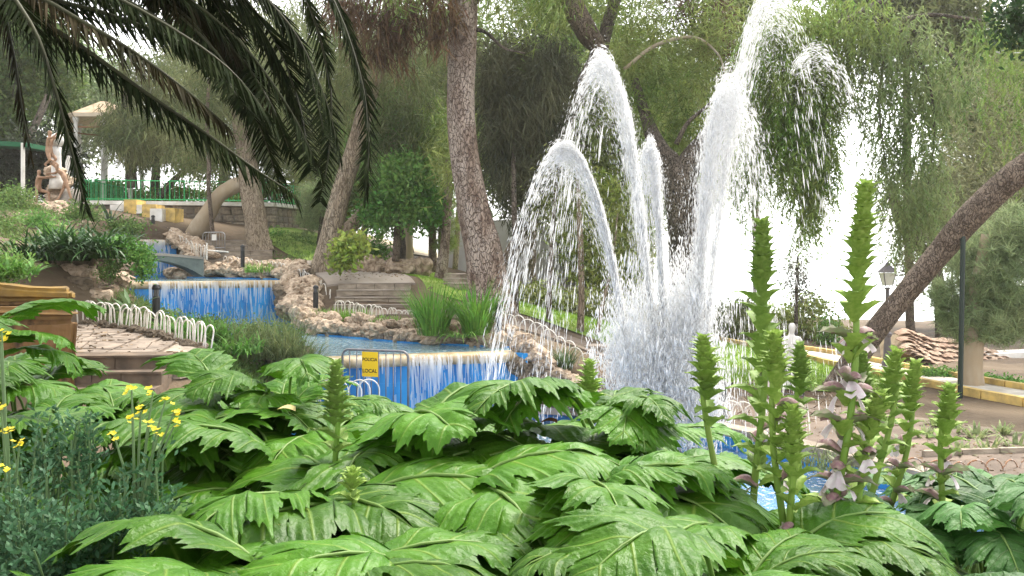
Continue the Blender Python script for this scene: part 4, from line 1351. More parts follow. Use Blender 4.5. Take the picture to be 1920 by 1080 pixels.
# ------------------------------------------------------------------ bark and leaf materials
M_bark_pink = mat('pinkish_grey_pine_bark', (0.36, 0.27, 0.21), 0.95, (0.16, 0.105, 0.08), 9, stretch=(1, 1, .42), contrast=(0.4, 0.6), bump=0.035, bscale=11, col3=(0.46, 0.38, 0.32), scale3=2.2, detail=8, crack=7)
M_bark_tan = mat('tan_grooved_bark', (0.42, 0.33, 0.24), 0.95, (0.23, 0.17, 0.12), 7, stretch=(1, 1, .25), bump=0.03, bscale=9, col3=(0.4, 0.33, 0.24), scale3=1.5, crack=6, crack_stretch=.12)
M_bark_dark = mat('dark_grey_furrowed_bark', (0.15, 0.125, 0.1), 0.95, (0.055, 0.045, 0.036), 9, stretch=(1, 1, .3), bump=0.04, bscale=10, col3=(0.22, 0.18, 0.145), scale3=1.5, crack=8, crack_stretch=.2)
M_bark_pale = mat('pale_smooth_bark', (0.5, 0.44, 0.35), 0.9, (0.3, 0.25, 0.18), 4, stretch=(1, 1, .5), bump=0.02, bscale=8, col3=(0.42, 0.33, 0.22), scale3=1)
M_bark_brown = mat('grey_brown_bark', (0.23, 0.175, 0.13), 0.95, (0.11, 0.08, 0.06), 10, stretch=(1, 1, .5), bump=0.03, bscale=14, col3=(0.29, 0.23, 0.18), scale3=1.5, crack=9, crack_stretch=.3)


def leafmat(n, c, c2, isl=0.4, hue=0.02, trans=0.35, rough=0.6):
    return mat(n, c, rough, c2, 0.55, contrast=(0.4, 0.6), island=isl, hue=hue, trans=trans, spec=0.2, detail=2)


L_casu = leafmat('grey_green_needles', (0.125, 0.165, 0.06), (0.24, 0.265, 0.115))
L_casu_dark = leafmat('dull_dark_needles', (0.08, 0.09, 0.05), (0.14, 0.145, 0.08))
L_pine = leafmat('olive_needles', (0.15, 0.23, 0.05), (0.3, 0.36, 0.11))
L_pepper = leafmat('fresh_hanging_leaves', (0.16, 0.28, 0.05), (0.28, 0.37, 0.1))
L_broad = leafmat('bright_green_leaves', (0.11, 0.27, 0.05), (0.2, 0.37, 0.09))
L_pale = leafmat('pale_blue_green_needles', (0.28, 0.38, 0.18), (0.38, 0.46, 0.24))
L_yellow = leafmat('yellow_green_leaves', (0.26, 0.36, 0.06), (0.36, 0.42, 0.1))
L_dry = leafmat('dry_brown_leaves', (0.1, 0.058, 0.03), (0.17, 0.1, 0.05), trans=0.1)
L_shrub = leafmat('shrub_leaves', (0.12, 0.22, 0.05), (0.2, 0.3, 0.09))


def rnd(n, *s):
    return RNG.normal(0, 1, (n, *s))


def unit(v):
    return v / (np.linalg.norm(v, axis=-1, keepdims=True) + 1e-9)


def clump_centres(clumps, per=1.0):
    """clumps: (px, py, rx, ry, D, rd, n) ellipsoids given by where they stand; returns points spread in their volume."""
    out = []
    for (px, py, rx, ry, D, rd, n) in clumps:
        c = np.array(W(px, py, D))
        R = np.array([rx * D / F, rd, ry * D / F])
        n = max(1, int(n * per))
        d = unit(rnd(n, 3)) * RNG.uniform(0, 1, (n, 1)) ** 0.42
        out.append(c + d * R)
    return np.vstack(out)


def strips(base, dirv, length, width):
    """Thin tapering leaves: base (n,3), dirv (n,3) unit, each two quads? one tapering quad."""
    n = len(base)
    side = unit(np.cross(dirv, rnd(n, 3))) * np.asarray(width).reshape(-1, 1)
    tip = base + dirv * np.asarray(length).reshape(-1, 1)
    return np.stack([base - side, base + side, tip + side * 0.25, tip - side * 0.25], 1)


def needles(clumps, sub, k, length, width, droop=0.9, sub_r=0.35, spread=0.35):
    """Tufts of hanging needles: sub = tufts scale, k needles per tuft."""
    c = clump_centres(clumps, sub)
    n = len(c)
    tuft_dir = unit(rnd(n, 3) * np.array([1, 1, .5]) + np.array([0, 0, -droop * 1.4]))
    k = max(6, int(k * .62))
    width, length = width * 1.75, length * 1.05
    B = np.repeat(c, k, 0) + rnd(n * k, 3) * sub_r * .8 * np.array([.7, .7, 1])
    d = unit(np.repeat(tuft_dir, k, 0) + rnd(n * k, 3) * spread)
    return strips(B, d, length * RNG.uniform(.5, 1.3, n * k), width * RNG.uniform(.6, 1.3, n * k))


def bursts(clumps, sub, k, length, width):
    """Pine tufts: needles radiating from shoot ends."""
    c = clump_centres(clumps, sub)
    n = len(c)
    up = unit(rnd(n, 3) * .6 + np.array([0, 0, .5]))
    d = unit(rnd(n * k, 3) + np.repeat(up, k, 0) * .8)
    B = np.repeat(c, k, 0) + np.repeat(up, k, 0) * RNG.uniform(-.12, .12, (n * k, 1))
    return strips(B, d, length * RNG.uniform(.6, 1.2, n * k), width)


def leaves(clumps, sub, k, size, sub_r=0.25, aspect=0.5):
    c = clump_centres(clumps, sub)
    n = len(c)
    B = np.repeat(c, k, 0) + rnd(n * k, 3) * sub_r
    d = unit(rnd(n * k, 3) + np.array([0, 0, -.35]))
    s = size * RNG.uniform(.6, 1.3, n * k)
    side = unit(np.cross(d, rnd(n * k, 3))) * (s * aspect * .5)[:, None]
    mid = B + d * (s * .5)[:, None]
    return np.stack([B, mid + side, B + d * s[:, None], mid - side], 1)


def curtains(clumps, sub, length, leaf, lw, dens=9):
    """Weeping strands hung with narrow leaflets."""
    c = clump_centres(clumps, sub)
    n = len(c)
    ln = length * RNG.uniform(.4, 1.2, n)
    sway = rnd(n, 2) * .12
    out = []
    for j in range(4):                       # the hanging twig itself
        t0, t1 = j / 4, (j + 1) / 4
        pa, pb = [c + np.column_stack([sway[:, 0] * t * ln + .15 * (1 - (1 - t) ** 2) * np.sign(sway[:, 0]), sway[:, 1] * t * ln, -t * ln]) for t in (t0, t1)]
        wv = np.array([.0035, .002, 0])
        out.append(np.stack([pa - wv, pa + wv, pb + wv, pb - wv], 1))
    for j in range(dens * 2):
        t = ((j // 2) + RNG.uniform(0, 1, n)) / dens
        P = c + np.column_stack([sway[:, 0] * t * ln + .15 * (1 - (1 - t) ** 2) * np.sign(sway[:, 0]), sway[:, 1] * t * ln, -t * ln])
        d = unit(np.column_stack([rnd(n), rnd(n), -1.3 + .4 * rnd(n)]))
        out.append(strips(P, d, leaf * RNG.uniform(.6, 1.2, n), lw))
    return np.vstack(out)


def trunk(tree, pts, m, name='trunk', n=16, jit=.1, seg=4, seed=0):
    """pts: (px, py, width_px, D)"""
    P = spline(pts, max(6, len(pts) * seg))
    return MB().tube([W(a[0], a[1], a[3]) for a in P], [max(.01, a[2] / 2 * a[3] / F) for a in P], n, jitter=jit, seed=seed).build(name, m, tree, smooth=True)


def limb(tree, pts, m, n=8):
    return trunk(tree, pts, m, 'branch', n, .08, 5, RNG.integers(50))


def crown(tree, V, m, name='crown'):
    o = put(name, quads(name, V, m), tree, True)
    o['kind'] = 'stuff'
    return o


def tree(name, label, base, group='trees of the park'):
    return thing(name, label, 'tree', tuple(W(*base)), group)


# ---- the big pinkish trunk in the middle
t = tree('pine_tree', 'big pinkish grey trunk curving up through the middle behind the long grass clump', (915, 575, 24))
trunk(t, [(925, 640, 130, 24), (918, 580, 104, 24), (914, 530, 78, 24), (904, 460, 68, 24), (888, 390, 60, 24), (872, 300, 54, 24), (864, 200, 52, 24), (866, 100, 52, 24), (868, 0, 54, 24), (862, -150, 56, 24)], M_bark_pink, n=28, jit=.07, seg=9)
limb(t, [(868, 10, 40, 24), (930, -60, 30, 24), (1000, -160, 22, 24.5)], M_bark_pink)
limb(t, [(880, 55, 10, 24), (910, 60, 7, 24), (945, 90, 5, 24), (985, 100, 3, 24)], M_bark_dark)
crown(t, np.vstack([needles([(900, -100, 260, 110, 24, 3, 500), (980, 20, 70, 50, 24, 2, 40), (760, -20, 120, 60, 23, 2, 60)], 1, 30, .3, .009)]), L_pine)
crown(t, needles([(705, 35, 95, 52, 23, .8, 60), (810, 22, 55, 48, 23, .8, 50), (742, 82, 34, 42, 23, .5, 26), (700, 80, 30, 30, 23, .5, 12), (822, 70, 16, 30, 23, .4, 9), (650, 15, 45, 28, 23, .5, 18)], 1.0, 22, .5, .011, 1.6, .22, .26), L_dry, 'dry_foliage')

# ---- left leaning trunk
t = tree('casuarina_tree', 'tall tan trunk leaning right behind the drooping palm fronds', (605, 505, 30.5))
trunk(t, [(596, 540, 69, 30.5), (606, 505, 52, 30.5), (617, 460, 41, 30.5), (628, 410, 38, 30.5), (642, 355, 35, 30.5), (662, 290, 34, 30.5), (686, 200, 33, 30.5), (706, 110, 31, 30.5), (728, 30, 30, 30.5), (752, -120, 28, 30.5)], M_bark_tan, n=20, jit=.12, seg=7)
crown(t, needles([(690, 80, 190, 130, 31, 3, 330), (620, 210, 90, 130, 32, 2.2, 170), (760, 230, 75, 110, 32, 2, 190), (730, 350, 45, 60, 32, 1.2, 30)], 1, 36, .5, .0085, 1.2, .4), L_casu)

# ---- dark weeping tree left of the jets
t = tree('casuarina_tree', 'dark weeping casuarina on a thin straight stem left of the fountain jets', (966, 600, 25.5))
trunk(t, [(967, 606, 13, 25.5), (966, 480, 11, 25.5), (964, 380, 10, 25.5), (963, 300, 8, 26), (964, 230, 6, 26.6)], M_bark_dark, jit=.04)
crown(t, needles([(985, 180, 80, 130, 27, 1.6, 300), (940, 260, 50, 110, 27, 1.2, 130), (985, 330, 65, 75, 27, 1.4, 130), (930, 140, 50, 80, 27, 1.2, 90), (1045, 130, 40, 80, 27.5, 1, 60)], 1, 40, .5, .0085, 1.3, .35), L_casu_dark)

# ---- reddish leaning trunk with a fork behind the jets
t = tree('pine_tree', 'leaning reddish trunk that forks above the tallest tent of water', (938, 520, 28))
trunk(t, [(925, 560, 40, 28), (940, 512, 34, 28), (975, 450, 30, 28), (1008, 375, 28, 28), (1045, 270, 26, 28), (1085, 170, 26, 28), (1122, 100, 32, 28), (1100, 60, 42, 28), (1075, 10, 40, 28), (1050, -80, 36, 28)], M_bark_brown, jit=.08, seg=6)
limb(t, [(1122, 108, 30, 28), (1138, 50, 24, 28), (1158, -20, 22, 28), (1175, -100, 18, 28)], M_bark_dark)
crown(t, needles([(1090, -60, 200, 120, 28.5, 2.5, 300), (1180, 60, 90, 80, 28.5, 2, 120), (1010, 20, 60, 50, 28, 1.2, 60)], 1, 32, .34, .009, .7, .35), L_pine)

# ---- fountain tree: dark trunk with two limbs, weeping crown to the right
t = tree('pepper_tree', 'stout dark forked trunk with weeping crown behind the fountain', (1288, 640, 27))
trunk(t, [(1296, 680, 92, 27), (1290, 620, 76, 27), (1287, 540, 66, 27), (1284, 470, 62, 27), (1280, 400, 62, 27), (1272, 345, 66, 27), (1252, 305, 50, 27), (1236, 280, 36, 27), (1215, 230, 24, 27.5), (1190, 150, 16, 28)], M_bark_dark, n=24, jit=.12, seg=7)
limb(t, [(1274, 345, 56, 27), (1294, 305, 50, 27), (1325, 265, 42, 27), (1362, 225, 34, 27), (1410, 160, 28, 26.5), (1470, 105, 30, 26), (1530, 62, 30, 25.5), (1580, 48, 26, 25), (1625, 22, 20, 25), (1680, -10, 14, 25)], M_bark_dark, 12)
limb(t, [(1600, 38, 20, 25), (1640, 30, 17, 25), (1680, 52, 12, 25), (1704, 80, 7, 25), (1712, 130, 5, 25), (1722, 200, 3, 25)], M_bark_dark)
limb(t, [(1620, 30, 14, 25), (1680, 38, 10, 25), (1750, 28, 8, 25), (1850, 40, 5, 25)], M_bark_dark)
for q in ([(1640, 30, 8, 24.6), (1655, 110, 6, 24.5), (1648, 200, 4, 24.5), (1660, 300, 2, 24.5)], [(1700, 70, 8, 24.4), (1740, 150, 6, 24.3), (1752, 250, 4, 24.3), (1740, 350, 2, 24.3)], [(1690, 45, 7, 24.8), (1780, 100, 5, 24.6), (1820, 190, 3, 24.6)],
          [(1470, 100, 8, 25.8), (1455, 190, 6, 25.6), (1440, 280, 3, 25.6)], [(1530, 62, 8, 25.3), (1548, 160, 5, 25.2), (1540, 270, 3, 25.2)], [(1580, 48, 7, 25), (1592, 130, 4, 25), (1580, 220, 2, 25)]):
    limb(t, q, M_bark_dark, 6)
limb(t, [(1268, 270, 10, 26.5), (1290, 230, 8, 26.5), (1330, 195, 6, 26.5), (1360, 160, 4, 26.5)], M_bark_dark)
limb(t, [(1170, 130, 7, 27), (1230, 85, 7, 27), (1300, 70, 6, 27), (1345, 100, 4, 27), (1360, 140, 3, 27)], M_bark_pale)
PEP = [(1470, 110, 95, 110, 25.5, 1.4, 330), (1500, 240, 70, 130, 25.5, 1.1, 250), (1440, 190, 50, 110, 25.8, 1.0, 130), (1545, 130, 60, 90, 25.5, 1.1, 110), (1560, 40, 140, 60, 25, 1.5, 150), (1400, 300, 50, 80, 26.3, .8, 60), (1515, 370, 24, 60, 25.5, .5, 34), (1535, 300, 36, 80, 25.5, .6, 50)]
PEP2 = [(1650, 170, 70, 120, 24.5, 1.1, 150), (1715, 200, 66, 130, 24.5, 1.1, 170), (1760, 110, 90, 90, 24.5, 1.3, 120), (1700, 330, 90, 70, 24.5, 1, 150), (1660, 60, 110, 60, 24.5, 1.2, 120), (1740, 380, 60, 50, 24.5, .8, 70), (1690, 420, 16, 60, 24.5, .3, 16)]
crown(t, curtains(PEP, 2.8, 1.2, .19, .02, 7), L_pepper)
crown(t, curtains(PEP2, 1.25, 1.2, .19, .02, 7), leafmat('olive_hanging_leaves', (0.15, 0.24, 0.065), (0.25, 0.32, 0.13)), 'crown')
crown(t, needles([(1240, 150, 110, 120, 28, 1.8, 240), (1290, 250, 60, 70, 28.2, 1.2, 80), (1330, 60, 80, 80, 28, 1.5, 110), (1220, 330, 50, 70, 28.5, 1, 60)], 1, 30, .34, .0095, .6, .32), L_pine)
crown(t, needles([(1330, 40, 60, 60, 28.5, 1, 60), (1280, 10, 60, 40, 28.5, 1, 50), (1370, 120, 30, 40, 28.5, .6, 20)], 1, 30, .3, .01, .6, .3), L_dry, 'dry_foliage')

# ---- right leaning trunk
t = tree('pepper_tree', 'long brown trunk leaning hard to the right, propped by a pole', (1575, 722, 20.5))
trunk(t, [(1562, 760, 74, 20.5), (1577, 722, 56, 20.5), (1602, 676, 46, 20.4), (1634, 630, 41, 20.3), (1684, 568, 41, 20.2), (1732, 510, 42, 20), (1782, 450, 46, 19.8), (1818, 408, 49, 19.5), (1868, 358, 50, 19.3), (1928, 312, 52, 19), (2040, 234, 56, 19), (2150, 120, 56, 19)], M_bark_brown, n=22, jit=.1, seg=7)
crown(t, curtains([(2030, 120, 120, 120, 19, 1.5, 160), (1900, 200, 60, 120, 20.5, 1.2, 70), (1890, 60, 70, 90, 20.5, 1.2, 80)], 1, 1.0, .13, .01), L_pepper)

# ---- pale pine at the far right
t = tree('pine_tree', 'soft pale green pine with a fluted pale trunk at far right', (1822, 738, 20.8))
trunk(t, [(1828, 760, 60, 20.8), (1822, 735, 46, 20.8), (1818, 690, 38, 20.8), (1822, 630, 36, 20.8), (1832, 540, 26, 20.8), (1850, 440, 16, 20.8)], M_bark_pale, n=22, jit=.22, seg=7)
crown(t, bursts([(1860, 520, 70, 90, 21, 1.2, 420), (1830, 600, 70, 45, 21, 1.1, 240), (1895, 590, 60, 60, 21, 1.1, 220), (1900, 450, 50, 60, 21, .9, 180), (1770, 555, 22, 40, 21, .4, 40)], 1.1, 40, .27, .0075), L_pale)

# ---- trees beyond, right
t = tree('olive_tree', 'grey olive crown rising behind the lamp post', (1760, 660, 33))
trunk(t, [(1765, 690, 24, 33), (1764, 600, 22, 33), (1755, 510, 22, 33), (1722, 460, 22, 33), (1688, 415, 20, 33), (1668, 350, 14, 33)], M_bark_dark)
crown(t, leaves([(1790, 350, 90, 110, 33, 2.5, 90), (1840, 230, 80, 110, 34, 2.5, 80), (1730, 490, 50, 60, 33, 1.5, 60), (1890, 330, 60, 120, 34, 2, 90), (1860, 170, 50, 50, 34, 2, 30)], 1, 46, .2, .5, .25), leafmat('grey_olive_leaves', (0.2, 0.22, 0.1), (0.28, 0.29, 0.15)))
t = tree('small_tree', 'thin pale sapling with sparse leaves against the white sky', (1495, 600, 34))
trunk(t, [(1492, 660, 8, 34), (1493, 560, 7, 34), (1496, 480, 4, 34)], M_bark_dark)
crown(t, leaves([(1496, 500, 24, 44, 34, .6, 26), (1492, 540, 30, 20, 34, .6, 12), (1500, 455, 10, 20, 34, .3, 6)], 1, 22, .16, .22, .35), leafmat('grey_leaves', (0.2, 0.2, 0.17), (0.26, 0.26, 0.2)))
t = tree('small_tree', 'dark broad leaved branch tip in the top right corner', (1960, 640, 16))
trunk(t, [(1990, 820, 30, 16), (1985, 600, 26, 16), (1975, 300, 22, 16), (1950, 30, 14, 16)], M_bark_dark)
crown(t, leaves([(1925, 20, 38, 50, 16, .5, 34), (1900, 60, 24, 40, 16, .4, 12)], 1, 26, .14, .18, .5), leafmat('dark_leaves', (0.03, 0.07, 0.02), (0.05, 0.1, 0.03)))

# ---- slim stems by the brown path
for lab, pts, m in (('slim brown stem with a tiny crown standing before the yellow kerb', [(1029, 612, 11, 25.5), (1030, 540, 10, 25.5), (1034, 470, 9, 25.8), (1040, 380, 7, 26), (1048, 300, 4, 26)], M_bark_brown),
                    ('grey stem with rough bark right of the slim brown stems', [(1088, 625, 15, 25), (1090, 560, 12, 25), (1089, 480, 12, 25), (1086, 400, 10, 25.5), (1082, 320, 6, 26)], M_bark_tan),
                    ('thin grey sapling leaning right with loose green sprays', [(1120, 628, 9, 24.5), (1128, 580, 8, 24.5), (1142, 520, 6, 24.5), (1152, 460, 5, 24.5), (1158, 400, 3, 24.5)], M_bark_tan)):
    t = tree('slender_tree', lab, (pts[0][0], pts[0][1], pts[0][3]), 'slender young trees')
    trunk(t, pts, m, n=8, jit=.06)
    q = pts[-1]
    crown(t, leaves([(q[0], q[1] + 40, 46, 60, q[3], .8, 34), (q[0] - 30, q[1] + 90, 36, 40, q[3], .6, 16)], 1, 26, .13, .25, .35), leafmat('soft_yellow_green_leaves', (0.17, 0.21, 0.06), (0.26, 0.29, 0.1)))

# ---- far trunks in the middle distance
FT = [('far grey trunk leaning right just behind the tan leaning trunk', [(635, 470, 34, 33), (655, 430, 28, 33), (692, 385, 24, 33), (720, 340, 20, 33), (740, 260, 16, 33)], M_bark_tan, L_broad),
      ('far thin brown trunk left of the cut palm', [(680, 470, 12, 36), (684, 430, 13, 36), (690, 380, 12, 36), (694, 300, 10, 36)], M_bark_brown, L_broad),
      ('far dark rough trunk under the bright green foliage', [(752, 492, 22, 35), (757, 450, 18, 35), (762, 400, 16, 35), (766, 300, 14, 35)], M_bark_dark, L_broad),
      ('far pale trunk touching the dark rough trunk', [(768, 495, 16, 34.5), (768, 460, 14, 34.5), (766, 420, 18, 34.5), (770, 330, 12, 34.5)], M_bark_pale, L_pale),
      ('far pinkish trunk left of the grey tapering trunk', [(812, 510, 18, 33), (811, 470, 16, 33), (810, 420, 15, 33), (806, 320, 12, 33)], M_bark_pink, L_pine),
      ('far grey tapering trunk on the lawn edge', [(824, 535, 26, 31), (832, 480, 20, 31), (838, 410, 17, 31), (842, 300, 14, 31)], M_bark_pink, L_pine),
      ('far thin pale trunk beside the three little steps', [(853, 505, 11, 36), (857, 450, 10, 36), (860, 390, 9, 36), (862, 300, 8, 36)], M_bark_tan, L_pine),
      ('far reddish twin trunk just left of the big pinkish trunk', [(876, 545, 14, 29), (882, 490, 12, 29), (884, 430, 10, 29), (880, 330, 9, 29)], M_bark_brown, L_pine),
      ('far stout brown trunk behind the slim stems before the pale wall', [(1000, 560, 16, 33), (998, 480, 14, 33), (1001, 400, 12, 33), (1005, 300, 10, 33)], M_bark_brown, L_casu)]
for lab, pts, m, lf in FT:
    t = tree('park_tree', lab, (pts[0][0], pts[0][1], pts[0][3]), 'far trees on the slope')
    trunk(t, pts, m, n=12, jit=.1)
    q = pts[-1]
    crown(t, needles([(q[0], q[1] - 40, 55, 90, q[3], 1.4, 60)], 1, 34, .42, .012, .8, .4), lf)
# round bright-green broadleaf shrub-trees
t = tree('broadleaf_tree', 'bright green glossy leaved tree left of the big pinkish trunk', (748, 480, 31))
trunk(t, [(742, 490, 14, 31), (745, 430, 12, 31), (752, 340, 9, 31)], M_bark_brown)
crown(t, leaves([(752, 350, 55, 55, 31, 1.1, 230), (715, 400, 40, 32, 31, .9, 100), (790, 390, 36, 40, 31, .9, 90), (770, 320, 32, 30, 31, .7, 60)], 1, 30, .17, .22, .5), L_broad)
t = tree('young_pine_tree', 'pale round young pine between broad green tree and big pinkish trunk', (828, 500, 32.5))
trunk(t, [(826, 520, 10, 32.5), (826, 430, 9, 32.5), (826, 380, 7, 32.5)], M_bark_pink)
crown(t, bursts([(826, 385, 34, 44, 32.5, .8, 150), (838, 440, 26, 40, 32.5, .8, 60), (806, 410, 20, 26, 32.5, .5, 30)], 1, 40, .3, .007), L_pine)
t = tree('tamarisk_tree', 'feathery mid green tree right of the rubble terrace wall', (610, 440, 38))
trunk(t, [(600, 460, 14, 38), (604, 420, 12, 38), (610, 370, 8, 38)], M_bark_dark)
crown(t, bursts([(600, 370, 40, 36, 38, 1.2, 170), (580, 410, 22, 30, 38, .8, 60), (625, 345, 30, 30, 38, .9, 70)], 1, 40, .34, .008), L_pale)
# trunks in front of the terrace wall
t = tree('fig_tree', 'stout fluted brown trunk in front of the rubble terrace wall', (482, 452, 36.5))
trunk(t, [(490, 474, 54, 36.5), (485, 450, 44, 36.5), (478, 400, 38, 36.6), (470, 350, 38, 36.8), (462, 290, 34, 37), (450, 180, 36, 37), (440, 60, 34, 37)], M_bark_tan, n=22, jit=.2, seg=7)
crown(t, needles([(470, 230, 120, 80, 38, 2.4, 200), (400, 290, 60, 40, 38.5, 1.6, 80), (520, 280, 60, 60, 38, 1.6, 90), (430, 100, 160, 90, 38, 3, 200)], 1, 36, .5, .011, 1, .45), L_casu)
t = tree('fig_tree', 'pale smooth trunk arching left to the ground beside the white hoops', (372, 445, 37))
trunk(t, [(352, 446, 22, 37.4), (372, 430, 36, 37.2), (392, 398, 30, 37), (412, 366, 26, 36.9), (440, 348, 28, 36.9), (475, 340, 24, 37)], M_bark_pale, n=18, jit=.12, seg=6)
t = tree('slender_tree', 'thin dark vine-like stem before the pale arching trunk', (396, 440, 36.4), 'slender young trees')
trunk(t, [(399, 445, 9, 36.4), (395, 400, 8, 36.4), (391, 350, 8, 36.4), (392, 300, 8, 36.4), (388, 220, 7, 36.5), (396, 100, 5, 36.5)], M_bark_brown, n=8)

# ---- trees beyond the railing
BT = [('casuarina_tree', 'weeping grey casuarina hanging before the bandstand', (240, 350, 44), [(246, 352, 22, 44), (244, 300, 18, 44), (238, 220, 16, 44), (230, 120, 14, 44)], [(248, 258, 45, 46, 43, 1.5, 120), (222, 232, 30, 36, 43.5, .8, 50), (275, 260, 40, 50, 43, 1.4, 100), (330, 270, 60, 50, 43.5, 1.6, 110), (280, 140, 80, 50, 44, 2, 110)], L_casu),
      ('casuarina_tree', 'grey casuarina with twisting dark limb beyond the green railing', (292, 350, 46), [(290, 360, 18, 46), (292, 330, 16, 46), (296, 270, 14, 46), (310, 180, 12, 46)], [(310, 190, 80, 60, 46, 2, 120), (360, 230, 60, 60, 46, 1.6, 110)], L_casu),
      ('broadleaf_tree', 'small bright green tree beyond the railing with low spreading limbs', (312, 352, 44.5), [(300, 368, 12, 44.5), (318, 346, 12, 44.5), (340, 325, 10, 44.5), (366, 300, 8, 44.5)], [(345, 285, 40, 34, 44.5, 1, 60), (290, 275, 22, 36, 44.5, .8, 40), (380, 300, 26, 24, 44.5, .8, 30)], L_broad)]
for nm, lab, base, pts, cl, lf in BT:
    t = tree(nm, lab, base, 'trees beyond the terrace railing')
    trunk(t, pts, M_bark_dark, n=12)
    crown(t, leaves(cl, 1, 34, .26, .4, .35) if lf is L_broad else needles(cl, 1, 36, .55, .013, 1.3, .45), lf)
t = tree('laurel_tree', 'dense green tree behind the shade awning at the far left', (20, 360, 44))
trunk(t, [(0, 380, 24, 42), (20, 340, 18, 42), (42, 290, 14, 42), (90, 180, 12, 44)], M_bark_dark)
crown(t, leaves([(60, 140, 80, 80, 48, 2.5, 300), (0, 200, 60, 90, 44, 2, 150), (60, 60, 90, 60, 44, 2.5, 150), (20, 300, 60, 50, 44, 1.4, 60)], 1, 40, .28, .45, .45), leafmat('dense_green_leaves', (0.085, 0.15, 0.04), (0.15, 0.22, 0.06)))
t = tree('dark_shrub', 'dark shrubbery behind the climbing figures', (80, 380, 41))
trunk(t, [(90, 390, 12, 41), (92, 330, 10, 41)], M_bark_dark)
crown(t, leaves([(80, 310, 60, 66, 41.5, 1.2, 200), (20, 330, 40, 50, 41.5, 1, 90)], 1, 36, .26, .4, .4), leafmat('very_dark_leaves', (0.035, 0.05, 0.03), (0.06, 0.075, 0.04)))  # shrub leaves in very dark green tones

# ---- the wooded background, each tree with its own crown and trunk
BG = [(-120, 46, 130, 150, L_broad), (150, 60, 110, 110, L_pale), (420, 50, 130, 170, L_casu), (560, 52, 120, 170, L_casu), (640, 46, 90, 130, L_pine), (760, 44, 110, 170, L_casu), (900, 46, 120, 190, L_pine),
      (1010, 44, 100, 170, L_casu), (1090, 46, 90, 190, L_pine), (1180, 42, 90, 200, L_pine), (1290, 46, 70, 170, L_yellow), (1810, 44, 100, 90, L_casu), (1935, 42, 80, 190, L_pine), (1130, 40, 60, 90, L_yellow), (2050, 44, 140, 190, L_pine), (1420, 40, 95, 150, L_pine), (1705, 42, 150, 70, L_casu), (1850, 42, 90, 110, L_pine)]
BGY = [160, 190, 150, 190, 300, 190, 190, 250, 150, 250, 240, 400, 260, 440, 120, 110, 20, 180]
BGL = ['tall bright green tree in the wood beyond the left edge', 'pale hazy tree beyond the bandstand roof', 'grey green tree above the rubble terrace wall', 'grey green tree between terrace and leaning tan trunk', 'olive tree low behind the leaning tan trunk',
       'tall grey casuarina in the wood behind the bright green broadleaf', 'tall olive pine directly behind the big pinkish trunk', 'grey casuarina behind the left arc of water', 'olive pine behind the forked reddish trunk', 'olive pine behind the tallest tent of water',
       'yellow green tree behind the dark forked trunk', 'grey casuarina beyond the leaning brown trunk', 'olive pine behind the soft pale pine', 'small yellow green tree low behind the jets', 'olive pine beyond the right edge', 'light olive pine high behind the thick white plume', 'thin grey crown at the top behind the weeping leaves', 'light olive pine above the leaning brown trunk']
for (px, D, rx, ry, lf), py, lab in zip(BG, BGY, BGL):
    gzv = gz((px - CX) * D / F, D)
    by = CY - gzv * F / D
    t = tree('park_tree', lab, (px, by, D), 'trees of the wooded background')
    trunk(t, [(px + 8, by + 10, 20, D), (px, by - 60, 16, D), (px - 6, py, 12, D), (px, py - ry * .7, 6, D)], M_bark_brown, n=10)
    cl = [(px, py, rx, ry, D, 2.6, 230), (px - rx * .4, py - ry * .4, rx * .6, ry * .5, D, 2, 70), (px + rx * .45, py + ry * .3, rx * .6, ry * .5, D, 2, 70)]
    crown(t, leaves(cl, 1, 60, .42, .6, .22), lf)

# ---- shrubs and hedges

def shrub(name, label, cl, lf, size=.14, k=30, group='shrubs of the park', r=.18):
    c = cl[0]
    b = W(c[0], c[1] + c[3], c[4])
    t = thing(name, label, 'shrub', tuple(b), group)
    MB().tube([b + Vector((0, 0, -.1)), W(c[0], c[1], c[4])], .03, 6).build('stem', M_bark_brown, t)
    crown(t, leaves(cl, 1, k, size, r, .5), lf, 'foliage')
    return t


shrub('shrub', 'small yellow green umbrella plant at the foot of the leaning tan trunk', [(660, 462, 24, 10, 27.5, .4, 26), (640, 488, 14, 9, 27, .3, 12)], L_yellow, .2)
shrub('hedge', 'grey green rounded hedge on the right lawn beyond the fountain', [(1385, 600, 48, 40, 33, 1.2, 160), (1350, 615, 30, 34, 33, 1, 70)], leafmat('grey_green_hedge', (0.16, 0.2, 0.08), (0.22, 0.25, 0.11)))
shrub('hedge', 'low yellowish hedge along the kerb behind the slim stems', [(1000, 562, 60, 26, 32, .8, 140), (1090, 575, 60, 26, 33, .8, 120), (1170, 585, 50, 24, 34, .8, 80)], leafmat('yellowish_hedge', (0.22, 0.27, 0.07), (0.3, 0.33, 0.12)))
shrub('shrub', 'sunny yellow green bushes behind the white robed statue', [(1500, 600, 46, 40, 37, 1, 70), (1450, 600, 40, 34, 38, 1, 60), (1555, 625, 34, 34, 36, .8, 50), (1530, 570, 40, 20, 37, .8, 30)], leafmat('sunny_leaves', (0.3, 0.38, 0.09), (0.4, 0.44, 0.16)), .18, 22)
shrub('shrub', 'dark ivy clad stump behind the white robed statue', [(1553, 628, 13, 34, 34, .3, 40)], L_broad, .13)
shrub('hedge', 'clipped bright green hedge along the pale path left of the pale pine', [(1765, 708, 36, 11, 22.5, .35, 110), (1735, 706, 14, 9, 22.5, .3, 30)], L_broad, .08, 40, r=.08)
shrub('hedge', 'clipped bright green hedge right of the pale pine trunk', [(1885, 728, 44, 17, 21.5, .4, 170), (1850, 722, 18, 13, 21.5, .3, 40)], L_broad, .08, 40, r=.08)
